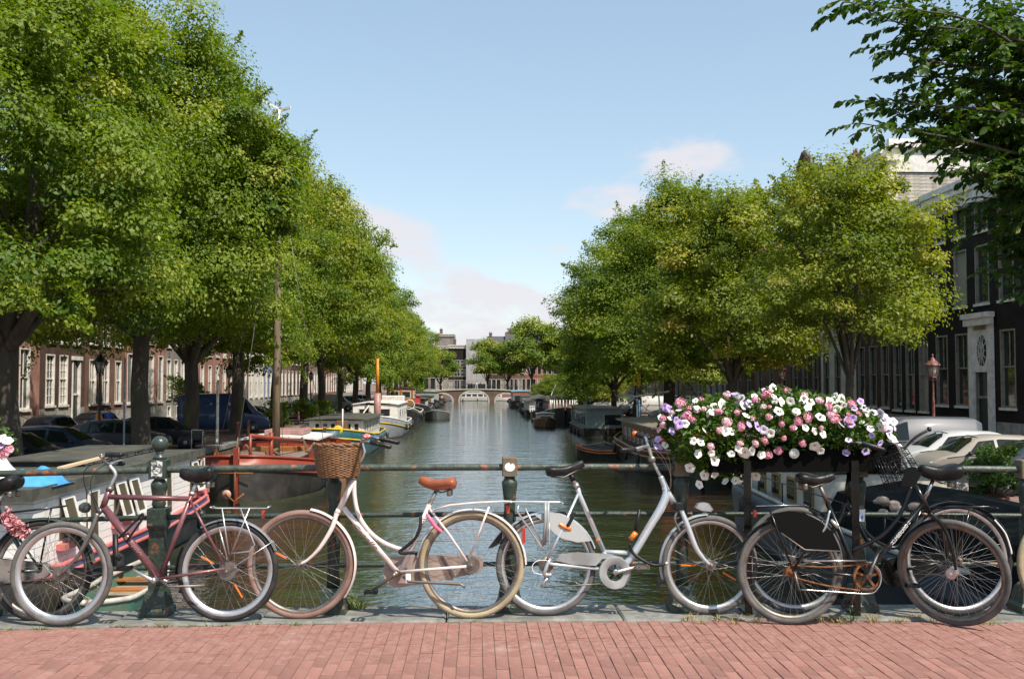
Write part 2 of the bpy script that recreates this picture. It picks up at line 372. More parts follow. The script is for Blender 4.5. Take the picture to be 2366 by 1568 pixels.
tufts('kerb_grass', [(x, 6.665+random.uniform(-.02,.03)) for x in list(np.linspace(-3.2,-1.0,15)+RNG.uniform(-.1,.1,15)) + [-2.05,-2.06,-2.03,-.03,2.35,2.4]], G1, 22, .055)
tufts('dry_kerb_grass', [(x, 6.64+random.uniform(-.05,.12)) for x in np.linspace(1.35,3.35,30)+RNG.uniform(-.1,.1,30)], G2, 22, .085)
tufts('kerb_weed', [(-.86,7.05),(-.83,7.04),(-.89,7.06),(-.8,7.05)], G1, 30, .2)
tufts('green_kerb_shoot', [(2.52,6.69),(2.525,6.70)], mat('green_blade', (.05,.16,.015), .5), 10, .14)
# ---------------------------------------------------------------- houses
M_wfr = mat('window_white', (.74,.71,.66), .5, c2=(.60,.57,.52), scale=3, var=.05)
M_wfs = mat('window_white_shaded', (.27,.25,.20), .6, c2=(.19,.175,.14), scale=3, var=.08)  # right-row white frames, colour darkened to stand for the shaded side
M_cream = mat('cornice_cream', (.66,.61,.52), .6, c2=(.5,.46,.38), scale=2, var=.06)
M_pane = glass_mat('house_pane', (.02,.024,.026)); M_curt = mat('curtain_pane', (.30,.28,.25), .15, spec=.7)
M_slate = mat('roof_slate', (.06,.062,.07), .6, c2=(.09,.08,.08), scale=3, var=.2); M_rooft = mat('roof_tile', (.22,.08,.05), .8, c2=(.13,.06,.05), scale=3, var=.2)
M_plinth = mat('plinth_stone', (.33,.31,.28), .8, c2=(.22,.21,.19), scale=2, var=.12)
M_iron = mat('iron_black', (.015,.016,.016), .45)
BR = {'pink': brick_mat('brick_pink', (.36,.17,.13), (.30,.14,.11), (.30,.25,.22)), 'dark': brick_mat('brick_dark', (.10,.055,.042), (.075,.045,.036), (.10,.085,.075)),
      'brown': brick_mat('brick_brown', (.19,.10,.07), (.15,.08,.06), (.17,.14,.12)), 'red': brick_mat('brick_red', (.30,.09,.06), (.24,.075,.055), (.24,.18,.15)),
      'black': brick_mat('brick_black', (.026,.021,.018), (.02,.017,.015), (.035,.03,.028)), 'grey': brick_mat('brick_grey', (.26,.24,.22), (.22,.2,.18), (.25,.23,.21)),
      'white': mat('plaster_white', (.70,.67,.62), .8, c2=(.58,.54,.48), scale=1.2, var=.06), 'blue': mat('plaster_blue', (.18,.24,.38), .8, c2=(.14,.19,.3), scale=1.2), 'concrete': mat('concrete_panel', (.40,.39,.39), .85, c2=(.33,.32,.32), scale=.8, var=.1)}
WC = {}
def window_meshes(w, h, style, fr):
    k = (round(w,2), round(h,2), style, fr.name)
    if k in WC: return WC[k]
    b = MB(); t = .085; d0, d1 = -.02, .19
    b.box(0,t,d0,d1,0,h); b.box(w-t,w,d0,d1,0,h); b.box(t,w-t,d0,d1,0,t); b.box(t,w-t,d0,d1,h-t,h)
    def bars(nx, nz, z0, z1, r=.016, d=.10):
        for i in range(1, nx): x = t+(w-2*t)*i/nx; b.box(x-r,x+r,d,d+.04,z0,z1)
        for i in range(1, nz): z = z0+(z1-z0)*i/nz; b.box(t,w-t,d+.004,d+.036,z-r,z+r)
    mid = h*.52
    if style != 'plain': b.box(t,w-t,.06,.15,mid-.04,mid+.04)
    if style == 'grid': bars(3,3,t,mid-.04); bars(3,3,mid+.04,h-t)
    elif style == 'sash': bars(2,1,mid+.04,h-t,.03,.08)
    elif style == 'cross': bars(2,1,t,h-t,.035,.07)
    p = MB(); p.box(t*.8,w-t*.8,.145,.155,t*.8,h-t*.8)
    s = MB(); s.box(-.08,w+.08,-.10,.0-.021,-.13,0-.003)
    WC[k] = (b.mesh('window', fr), p.mesh('pane', M_pane), p.mesh('pane', M_curt), s.mesh('sill', M_wfr)); return WC[k]
hr = random.Random(31)
def house(label, loc, rot, W, H, rows, wall, D=10, fr=None, roof='flat', cornice=.7, plinth=1.2, name='canal_house', doors=(), stoop=None, group='brick houses along the canal', cm=None, sill=True, top=None, roofm=None, cat='house'):
    """local axes: u along the front, d into the house, z up from the street. rows = [(z0, z1, [(u centre, width)], style)]"""
    fr = fr or M_wfr; t = thing(name, label, cat, loc, (0,0,rot), group)
    ops = []
    for z0, z1, us, st in rows:
        for u, w in us: ops.append((u-w/2, u+w/2, z0, z1, st))
    for u, w, zt in doors: ops.append((u-w/2, u+w/2, plinth*.5 if stoop else .15, zt, 'door'))
    us = sorted({0, W} | {o[0] for o in ops} | {o[1] for o in ops}); zs = sorted({0, H, plinth} | {o[2] for o in ops} | {o[3] for o in ops})
    b = MB()
    for i in range(len(us)-1):
        for j in range(len(zs)-1):
            u, z = (us[i]+us[i+1])/2, (zs[j]+zs[j+1])/2
            if any(o[0] < u < o[1] and o[2] < z < o[3] for o in ops): continue
            b.m = 1 if z < plinth else 0
            b.quad((us[i],0,zs[j]),(us[i+1],0,zs[j]),(us[i+1],0,zs[j+1]),(us[i],0,zs[j+1]))
    b.m = 0
    for o in ops:
        u0,u1,z0,z1,_ = o; e = .24
        b.quad((u0,0,z0),(u0,e,z0),(u0,e,z1),(u0,0,z1)); b.quad((u1,0,z0),(u1,e,z0),(u1,e,z1),(u1,0,z1)); b.quad((u0,0,z1),(u1,0,z1),(u1,e,z1),(u0,e,z1)); b.quad((u0,0,z0),(u1,0,z0),(u1,e,z0),(u0,e,z0))
    b.quad((0,.001,0),(0,D,0),(0,D,H),(0,.001,H)); b.quad((W,.001,0),(W,D,0),(W,D,H),(W,.001,H)); b.quad((0,D,0),(W,D,0),(W,D,H),(0,D,H)); b.quad((.05,.3,.1),(W-.05,.3,.1),(W-.05,.3,H-.1),(.05,.3,H-.1))
    b.quad((0,.001,H-.02),(W,.001,H-.02),(W,D,H-.02),(0,D,H-.02))
    b.build('wall', [BR[wall], M_plinth], t)
    for u0,u1,z0,z1,st in ops:
        if st == 'door':
            m = MB(); w = u1-u0; m.box(u0,u0+.14,-.05,.16,z0,z1); m.box(u1-.14,u1,-.05,.16,z0,z1); m.box(u0-.12,u1+.12,-.12,.16,z1-.22,z1+.02); m.box(u0+.14,u1-.14,.03,.1,z0+2.15,z0+2.27)
            f = m.build('door', fr, t); m = MB(); m.box(u0+.14,u1-.14,.10,.14,z0,z0+2.15)
            for k in (0,1): m.box(u0+.24,u1-.24,.085,.0999,z0+.2+k*1.0,z0+.95+k*1.05)
            m.build('door_leaf', mat('door_green', (.012,.022,.016), .3), f)
            if z1 > z0+2.5: m = MB(); m.box(u0+.14,u1-.14,.13,.14,z0+2.27,z1-.22); m.build('fanlight', M_pane, f)
            continue
        fm, pm, cmn, sm_ = window_meshes(u1-u0, z1-z0, st, fr)
        f = link('window', fm, t, loc=(u0,0,z0)); link('pane', cmn if hr.random() < .25 else pm, f)
        if sill: link('sill', sm_, f)
    cm = cm or M_cream
    if roof in ('flat','pitch','mansard'):
        m = MB(); m.box(-.03,W+.03,-.28,.0-.002,H-cornice,H-cornice*.45); m.box(-.05,W+.05,-.42,.3,H-cornice*.449,H-cornice*.2); m.box(-.06,W+.06,-.52,.4,H-cornice*.199,H+.06)
        for k in range(int(W/.9)): u = .45+k*.9; m.box(u-.09,u+.09,-.40,-.281,H-cornice*.95,H-cornice*.46)
        m.build('cornice', cm, t)
    rm = roofm or (M_rooft if hr.random() < .5 else M_slate)
    if roof == 'pitch':
        m = MB(); m.prism([(0,.35,H+.062),(0,D,H+.062),(0,D*.5+.2,H+3.2)], (W,0,0)); m.build('roof', rm, t)
    if roof == 'mansard':
        m = MB(); m.prism([(0,.35,H+.062),(0,D,H+.062),(0,D-1.2,H+2.8),(0,1.4,H+2.8)], (W,0,0)); m.build('roof', rm, t)
        for u in ((W*.3), (W*.7)):
            d = MB(); d.box(u-.6,u+.6,.42,1.6,H+.5,H+2.2); d.box(u-.75,u+.75,.3,1.7,H+2.201,H+2.4); f = d.build('dormer', M_wfr, t); d = MB(); d.box(u-.45,u+.45,.40,.4195,H+.7,H+2.0); d.build('pane', M_pane, f)
    if roof in ('neck','step','bell'):
        if roof == 'step': pr = [(0,0),(W,0),(W,1),(W*.84,1),(W*.84,2),(W*.68,2),(W*.68,3),(W*.32,3),(W*.32,2),(W*.16,2),(W*.16,1),(0,1)]
        elif roof == 'neck': pr = [(0,0),(W,0),(W,.3),(W*.86,.5),(W*.74,1.1),(W*.70,1.8),(W*.70,3.0),(W*.5,3.9),(W*.30,3.0),(W*.30,1.8),(W*.26,1.1),(W*.14,.5),(0,.3)]
        else: pr = [(0,0),(W,0),(W*.95,.7),(W*.84,1.3),(W*.75,2.1),(W*.68,3.0),(W*.5,3.6),(W*.32,3.0),(W*.25,2.1),(W*.16,1.3),(W*.05,.7)]
        m = MB(); m.prism([(u,-.05,H+z) for u, z in pr], (0,.5,0)); m.build('gable', BR[wall], t)
        m = MB(); m.box(-.06,W+.06,-.14,-.002,H-.35,H-.003); m.box(W*.36,W*.64,-.12,-.052,H+.6,H+2.1) if roof != 'bell' else None
        m.tube([(u,.2,H+z+.05) for u, z in pr[1:]], .13, 6); m.build('gable_trim', cm, t)
        m = MB(); m.prism([(.1,.46,H+.02),(W-.1,.46,H+.02),(W/2,.46,H+2.9)], (0,D-.5,0)); m.build('roof', rm, t)
    if roof != 'none':
        m = MB(); u = W*hr.uniform(.12,.25); zt = H + (1.6 if roof == 'flat' else 4.0); m.box(u,u+.9,D*.45,D*.45+.6,H+.07,zt); m.box(u-.08,u+.98,D*.45-.08,D*.45+.68,zt+.001,zt+.15)
        for k in (.2,.65): m.lathe((u+k,D*.45+.3,zt+.15), [(.1,0),(.09,.4)], 8)
        m.build('chimney', BR['brown'], t)
    if stoop:
        u = stoop; m = MB(); n = 5
        for k in range(n): m.box(u-.8,u+.8,-.35*(n-k),-.002 if k == n-1 else -.35*(n-k-1)-.001, .0, plinth*.5/n*(k+1))
        f = m.build('stoop', M_plinth, t)
        for sg in (-.78,.78):
            m = MB(); m.tube(spline([(u+sg,-1.95,.95),(u+sg,-1.2,1.35),(u+sg,-.05,1.6)],4), .022, 6)
            for k in range(5): dd = -.1-k*.42; m.tube([(u+sg,dd,.1),(u+sg,dd,1.58-(k/4)*.52)], .012, 5)
            m.build('stoop_railing', M_iron, f)
    return t
def even(W, n, w, off=0): return [(W*(i+.5)/n + off, w) for i in range(n)]
def HL(label, y0, y1, H, rows, wall, **k): return house(label, (-XF, y0, ZS), math.pi/2, y1-y0-.01, H, rows, wall, **k)
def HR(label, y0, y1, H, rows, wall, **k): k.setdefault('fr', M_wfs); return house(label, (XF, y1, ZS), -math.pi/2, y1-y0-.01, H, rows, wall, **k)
# left row
W = 12.5
HL('pinkish brick house at the left edge with tall pilastered doorway', 45.5, 58, 13.5, [(1.6,5.0,[(3.2,1.3),(5.4,1.3),(10.6,1.3)],'cross'),(6.2,9.0,even(W,5,1.3),'cross'),(9.9,12.2,even(W,5,1.3),'cross')], 'pink', doors=[(8.3,1.6,5.2)], stoop=8.3, roof='pitch')
W = 6.6
HL('dark brown brick house with white small-paned sash windows on the left', 58, 64.6, 13, [(1.75,4.75,[(1.4,1.25),(3.3,1.25)],'grid'),(5.5,7.8,[(1.4,1.25),(3.3,1.25),(5.2,1.25)],'grid'),(8.6,10.7,[(1.4,1.25),(3.3,1.25),(5.2,1.25)],'grid')], 'dark', doors=[(5.2,1.3,4.7)], roof='neck', plinth=1.55)
W = 7.2
HL('brown brick house with white ledge above its ground floor', 64.6, 71.8, 13.6, [(1.7,4.6,[(1.3,1.2),(3.6,1.2),(5.9,1.2)],'cross'),(5.6,8.0,[(1.3,1.25),(3.6,1.25),(5.9,1.25)],'sash'),(8.8,11,[(1.3,1.2),(3.6,1.2),(5.9,1.2)],'sash')], 'brown', roof='flat')
o = bpy.data.objects[-1] if False else None
W = 9.2
HL('tall reddish brick house with high white windows behind the second left elm', 71.8, 81, 15, [(1.6,5.2,even(W,4,1.25),'plain'),(6.1,8.9,even(W,4,1.25),'sash'),(9.8,12.4,even(W,4,1.25),'sash')], 'pink', roof='pitch', plinth=1.5)
W = 9.5
HL('house with pale stone base and paired white windows on the left', 81, 90.5, 14, [(.3,1.2,even(W,4,1.0),'plain'),(1.8,5.0,even(W,5,1.15),'cross'),(6,8.8,even(W,5,1.15),'cross'),(9.7,12,even(W,5,1.15),'cross')], 'grey', roof='flat', plinth=1.5)
spec = [('pink','pale red brick house left of the wooden mast',9.5,15,'pitch',4),('red','deep red brick house right of the wooden mast',8.2,14,'step',3),('white','white plastered house on the left quay',7.2,13,'bell',3),('blue','narrow blue plastered house on the left quay',6.4,13.5,'flat',3),('brown','brown brick house beyond the blue one on the left',8.5,14,'flat',4),('dark','dark brick house far along the left quay with neck gable',7.5,13,'neck',3),('pink','far pink brick house on the left quay',9,15,'pitch',4),('grey','far grey house on the left quay',8.5,13.5,'flat',4),('red','far red brick house with stepped gable on the left quay',7.5,13,'step',3),('brown','far brown brick house on the left quay',9.5,14.5,'pitch',4),('dark','farthest dark house but one on the left quay',9,13.5,'bell',3),('white','white house near the far end of the left quay',10,14,'flat',4),('brown','last brown house of the left quay by the far bridge',16,14.5,'pitch',6)]
y = 90.5
for k, (wl, lab, w, H, rf, n) in enumerate(spec):
    w *= 1.12
    HL(lab, y, y+w, H, [(1.5,4.7,even(w,n,1.2),'sash' if k < 6 else 'plain'),(5.6,8.3,even(w,n,1.2),'sash' if k < 6 else 'plain'),(9.2,11.4,even(w,n,1.15),'sash' if k < 6 else 'plain')], wl, roof=rf, sill=k < 6); y += w
# right row (u runs from the far end towards the camera)
W = 13.5
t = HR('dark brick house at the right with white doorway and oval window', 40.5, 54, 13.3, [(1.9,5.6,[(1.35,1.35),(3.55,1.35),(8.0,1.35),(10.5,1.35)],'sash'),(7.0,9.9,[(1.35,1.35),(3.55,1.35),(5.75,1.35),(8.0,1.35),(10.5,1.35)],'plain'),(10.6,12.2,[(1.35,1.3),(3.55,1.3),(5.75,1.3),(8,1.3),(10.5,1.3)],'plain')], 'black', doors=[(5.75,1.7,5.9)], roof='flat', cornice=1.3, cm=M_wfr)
m = MB(); u = 5.75   # white doorcase with pediment and oval light
m.box(u-1.12,u-.72,-.22,-.055,.3,5.9); m.box(u+.72,u+1.12,-.22,-.055,.3,5.9); m.box(u-1.25,u+1.25,-.40,-.125,5.9,6.25); m.box(u-1.35,u+1.35,-.5,-.125,6.251,6.5); m.box(u-.719,u+.719,-.10,-.051,3.6,5.68)
f = m.build('doorcase', M_wfr, t); m = MB(); m.lathe((u,-.11,4.65), [(.02,0),(.46,0),(.47,.008),(.02,.008)], 24, 'y', sy=1.65); g = m.build('oval_light', M_pane, f)
m = MB()
for k in range(6): a = k*math.pi/6; m.obox((u-.46*math.cos(a),-.125,4.65-.76*math.sin(a)),(u+.46*math.cos(a),-.125,4.65+.76*math.sin(a)),.03,.02,Vector((0,1,0)))
m.tube([(u+.25*math.cos(a),-.125,4.65+.40*math.sin(a)) for a in np.linspace(0,6.28,20)[:-1]], .02, 5, closed=True); m.build('oval_bars', M_wfr, f)
W = 5.2
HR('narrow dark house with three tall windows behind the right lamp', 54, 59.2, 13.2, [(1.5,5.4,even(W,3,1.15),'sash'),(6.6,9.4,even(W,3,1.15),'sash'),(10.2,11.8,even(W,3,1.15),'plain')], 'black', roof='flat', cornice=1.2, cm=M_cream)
W = 5.6
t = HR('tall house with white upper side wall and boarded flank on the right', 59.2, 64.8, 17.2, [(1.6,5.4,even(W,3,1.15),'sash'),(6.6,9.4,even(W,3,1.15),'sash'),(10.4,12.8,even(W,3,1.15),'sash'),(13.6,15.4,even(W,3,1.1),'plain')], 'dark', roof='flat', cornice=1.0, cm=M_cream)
M_wboard = mat('weathered_boards', (.46,.42,.37), .8, c2=(.33,.29,.25), scale=2, var=.15, rand=.12)
m = MB(); m.prism([(0,0,0),(.05,0,.01),(.04,0,.21),(.01,0,.215)], (0,9.3,0)); me = m.mesh('board', M_wboard)
for k in range(11): link('board', me, t, loc=(W+.004,.35,13.4+k*.218))
m = MB(); m.box(W+.002,W+.16,.2,9.8,15.85,17.3); m.build('white_upper_wall', M_wfr, t)
m = MB(); m.box(W-.1,W+.4,-.1,10.0,17.302,17.62); m.box(W-.05,W+.3,-.05,9.9,17.621,17.85); m.build('white_parapet', M_wfr, t)
m = MB(); m.box(W+.05,W+.55,-.25,.3,13.3,16.4); m.box(W,W+.7,-.4,.4,16.401,16.8); m.build('corner_scroll', M_cream, t)
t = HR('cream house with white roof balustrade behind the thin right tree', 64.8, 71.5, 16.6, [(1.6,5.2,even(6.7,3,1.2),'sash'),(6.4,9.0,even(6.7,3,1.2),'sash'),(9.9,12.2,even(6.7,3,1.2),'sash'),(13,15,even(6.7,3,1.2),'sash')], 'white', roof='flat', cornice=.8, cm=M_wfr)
m = MB(); W = 6.7
for k in range(22): m.lathe((W-.05,.4+k*.4,16.68), [(.07,0),(.11,.25),(.05,.6),(.08,.8)], 6)
for k in range(16): m.lathe((.2+k*.42,-.2,16.68), [(.07,0),(.11,.25),(.05,.6),(.08,.8)], 6)
m.box(W-.2,W+.1,-.3,9.4,17.48,17.63); m.box(0,W-.201,-.3,-.1,17.48,17.63); m.build('balustrade', M_wfr, t)
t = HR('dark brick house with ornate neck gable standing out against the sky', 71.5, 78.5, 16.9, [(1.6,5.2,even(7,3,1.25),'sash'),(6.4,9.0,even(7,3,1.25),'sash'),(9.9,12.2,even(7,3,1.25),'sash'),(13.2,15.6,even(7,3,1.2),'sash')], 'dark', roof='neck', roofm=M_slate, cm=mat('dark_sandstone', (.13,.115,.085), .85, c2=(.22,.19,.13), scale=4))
for u in (.3, 6.7): m = MB(); m.lathe((u,.1,17.2), [(.28,0),(.28,.9),(.38,.95),(.2,1.1),(.12,1.3),(.24,1.5),(.05,1.8)], 8); m.build('gable_urn', MATS['dark_sandstone'], t)
spec = [('brown','brown brick house behind the big right elm',8,14,'flat',3),('dark','dark brick house with stepped gable behind the big right elm',8,13.5,'step',3),('grey','grey fronted house with close white windows on the right',10,14,'flat',5),('brown','brown house with bell gable on the right quay',8,13,'bell',3),('black','black brick house halfway down the right quay',9,14,'pitch',4),('pink','pink brick house halfway down the right quay',9,13.5,'flat',4),('dark','far dark house on the right quay with neck gable',8.5,13,'neck',3),('brown','far brown house on the right quay',9.5,14,'pitch',4),('grey','far grey house on the right quay',9,13.5,'flat',4),('red','far red brick house on the right quay',9,14,'step',3),('dark','last dark house but one on the right quay',10,13.5,'flat',4),('brown','last brown house of the right quay by the far bridge',26,14,'pitch',9)]
y = 78.5
for k, (wl, lab, w, H, rf, n) in enumerate(spec):
    w *= 1.29
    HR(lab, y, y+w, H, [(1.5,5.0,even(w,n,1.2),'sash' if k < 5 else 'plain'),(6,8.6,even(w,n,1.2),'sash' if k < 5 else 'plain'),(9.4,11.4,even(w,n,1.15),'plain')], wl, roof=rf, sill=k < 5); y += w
# houses closing the view beyond the far bridge
YF = 292
def HF(label, px0, px1, ytop, rows, wall, dy=0, **k):
    x0 = (px0-1098)/2300*(YF+dy); x1 = (px1-1098)/2300*(YF+dy); H = CAM_H + (884-ytop)/2300*(YF+dy) - (ZS+.3)
    return house(label, (x0, YF+dy, ZS+.3), 0, x1-x0, H, rows(x1-x0) if callable(rows) else rows, wall, group='houses closing the view beyond the far bridge', sill=False, roofm=M_slate, **k)
R3 = lambda n, zs, w=1.6, st='plain': (lambda W: [(a, b, even(W, n, w), st) for a, b in zs])
HF('low far house with white shop windows at the left of the bridge', 930, 990, 790, R3(4, [(.8,4.2),(5.4,8)]), 'dark', roof='flat')
HF('far dark house between the low house and the glazed block', 990, 1033, 800, R3(3, [(.8,4.2),(5.4,8)]), 'brown', roof='flat')
HF('dark far office block with wide windows beside the grey wall', 1033, 1074, 797, R3(3, [(.6,3.6),(4.6,6.8),(7.4,9.4)], 1.5, 'cross'), 'black', roof='flat', cornice=1.0, name='office_block', cat='building')
HF('glazed rooftop block peeping over the far office', 1003, 1048, 772, R3(5, [(9.5,12.6)], .9), 'grey', 9, roof='flat', name='glass_block', cat='building')
HF('blank pale grey modern wall block beyond the far bridge', 1074, 1122, 783, R3(2, [(.4,2.6)], 2.4), 'concrete', -1, roof='none', name='grey_block', cat='building')
HF('far house with white framed windows right of the grey block', 1122, 1165, 800, R3(4, [(.6,3.8),(5.2,7.6),(8.6,10.4)], 1.3), 'dark', roof='pitch')
HF('far house with cream pillared shop front beyond the bridge', 1165, 1212, 790, R3(5, [(.6,4.0),(5.2,8.0),(9,11)], .95), 'brown', roof='pitch')
HF('far brick house behind the middle tree', 1212, 1262, 795, R3(4, [(.8,4.0),(5.2,7.8),(8.8,10.6)], 1.2), 'red', roof='mansard')
HF('far dark house at the right end of the closing row', 1262, 1330, 800, R3(6, [(.8,4.0),(5.2,7.8),(8.8,10.6)], 1.1), 'dark', roof='pitch')
HF('far house half hidden by the left tree row', 870, 930, 800, R3(5, [(.8,4.0),(5.2,7.8)], 1.2), 'brown', roof='pitch')

# ---------------------------------------------------------------- far bridge with three arches
YB = 240; t = thing('arched_bridge', 'brick bridge with three arches across the far end of the canal', 'bridge', (0, YB, ZW))
def zt(x): return 3.15 - .0042*x*x
arches = [(-.6, 3.4, 2.55), (-8.3, 2.5, 1.9), (7.1, 2.5, 1.9)]
def zarch(x):
    for c, h, a in arches:
        if abs(x-c) < h: return a*math.sqrt(max(0, 1-((x-c)/h)**2))**.8
    return None
m = MB(); xs = sorted(set(np.round(np.arange(-14, 14.01, .25), 2)) | {c+s*h for c, h, a in arches for s in (-1,1)} | {c+s*(h-.02) for c, h, a in arches for s in (-1,1)})
for i in range(len(xs)-1):
    x0, x1 = xs[i], xs[i+1]; c = zarch((x0+x1)/2)
    b0 = (zarch(x0) or 0) if c is not None else -1; b1 = (zarch(x1) or 0) if c is not None else -1
    for yy in (0, 9): m.quad((x0,yy,b0),(x1,yy,b1),(x1,yy,zt(x1)),(x0,yy,zt(x0)))
    m.quad((x0,0,b0),(x1,0,b1),(x1,9,b1),(x0,9,b0)); m.quad((x0,0,zt(x0)),(x1,0,zt(x1)),(x1,9,zt(x1)),(x0,9,zt(x0)))
m.build('bridge_body', brick_mat('bridge_brick', (.15,.095,.072), (.12,.078,.06), (.14,.12,.10)), t)
M_lime = mat('arch_stone', (.46,.42,.34), .8, c2=(.36,.33,.27), scale=2)
for c, h, a in arches:
    m = MB(); pts = [(c+(h+.18)*math.cos(math.pi*k/20), -.06, (a+.16)*max(0,math.sin(math.pi*k/20))**.8) for k in range(21)]
    for k in range(20): m.obox(pts[k], pts[k+1], .12, .34, Vector((0,0,1)) if 4 < k < 16 else Vector((1,0,0)))
    m.build('arch_ring', M_lime, t)
m = MB()
for k in range(28): x0 = -14+k; m.obox((x0,-.1,zt(x0)-.1),(x0+1,-.1,zt(x0+1)-.1),.22,.26)
m.build('bridge_ledge', M_lime, t)
m = MB()
for z in (.5, 1.0): m.tube([(x,.1,zt(x)+z) for x in np.linspace(-14,14,29)], .04, 5)
for x in np.arange(-14,14.1,1.4): m.tube([(x,.1,zt(x)),(x,.1,zt(x)+1.05)], .05, 5)
m.build('bridge_rail', M_iron, t)
# ---------------------------------------------------------------- bicycles
M_chrome = mat('chrome', (.62,.61,.60), .22, 1.0, c2=(.40,.36,.32), scale=14, lo=.5, hi=.75, bump=.04, bscale=150)
M_alu = mat('aluminium', (.62,.62,.62), .38, .9, c2=(.45,.44,.42), scale=12, lo=.5, hi=.7)
M_dull = mat('dull_metal', (.22,.205,.19), .5, .85, c2=(.2,.13,.08), scale=18, lo=.5, hi=.65)
M_spoke = mat('spoke_steel', (.42,.41,.40), .35, .9)
M_rubber = mat('tyre_rubber', (.014,.014,.015), .75, c2=(.05,.047,.042), scale=7, lo=.45, hi=.75, bump=.3, bscale=120)
M_gtyre = mat('grey_tyre', (.07,.07,.068), .8, c2=(.15,.14,.125), scale=7, lo=.4, hi=.7, bump=.3, bscale=120)
M_ctyre = mat('cream_tyre', (.40,.33,.21), .8, c2=(.27,.22,.14), scale=7, lo=.4, hi=.7, bump=.3, bscale=120)
M_rtyre = mat('brown_tyre', (.22,.12,.09), .8, c2=(.30,.2,.17), scale=7, lo=.4, hi=.7, bump=.3, bscale=120)
M_black = mat('black_paint', (.004,.0045,.005), .25, 0, c2=(.010,.010,.010), scale=10, lo=.5, hi=.7, spec=.4, coat=.15)
M_blackpl = mat('black_plastic', (.007,.007,.008), .45, c2=(.016,.016,.016), scale=9, lo=.45, hi=.75, spec=.35)
M_blackth = mat('black_leather', (.008,.008,.009), .38, c2=(.018,.018,.018), scale=15, bump=.15, bscale=160, spec=.4)
M_maroon = mat('maroon_metallic', (.22,.09,.10), .36, .35, c2=(.13,.05,.055), scale=7, lo=.4, hi=.7, var=.12, coat=.3)
M_whitep = mat('worn_white_paint', (.72,.63,.60), .32, 0, c2=(.50,.38,.34), scale=9, lo=.56, hi=.72, coat=.3, var=.05)
M_silver = mat('silver_paint', (.60,.64,.68), .28, .45, c2=(.48,.50,.53), scale=6, lo=.5, hi=.75, coat=.5)
M_dgreen = mat('dark_green_paint', (.02,.04,.03), .3, coat=.4)
M_tan = mat('tan_leather', (.34,.095,.038), .33, c2=(.27,.075,.03), scale=12, lo=.4, hi=.65, bump=.1, bscale=120, coat=.15)
M_red = mat('red_lens', (.42,.03,.015), .15, coat=.6)
M_orange = mat('orange_lens', (.75,.18,.02), .2, coat=.5)
M_pink = mat('pink_hose', (.75,.14,.26), .35)
M_taupe = mat('taupe_lacquer', (.34,.26,.22), .45, c2=(.24,.18,.15), scale=9, lo=.45, hi=.6)
M_rust = mat('rusty_chain', (.25,.10,.035), .8, .3, c2=(.12,.05,.02), scale=30)
M_wicker = mat('wicker', (.25,.125,.052), .55, c2=(.13,.06,.024), scale=40, lo=.4, hi=.65, var=.2)
M_guard = mat('smoke_plastic', (.32,.33,.33), .3, c2=(.22,.22,.22), scale=6)
M_white = mat('white_plastic', (.78,.77,.74), .4)
M_letter = mat('lettering_dark', (.16,.06,.05), .5); M_letterw = mat('lettering_white', (.75,.74,.70), .5)

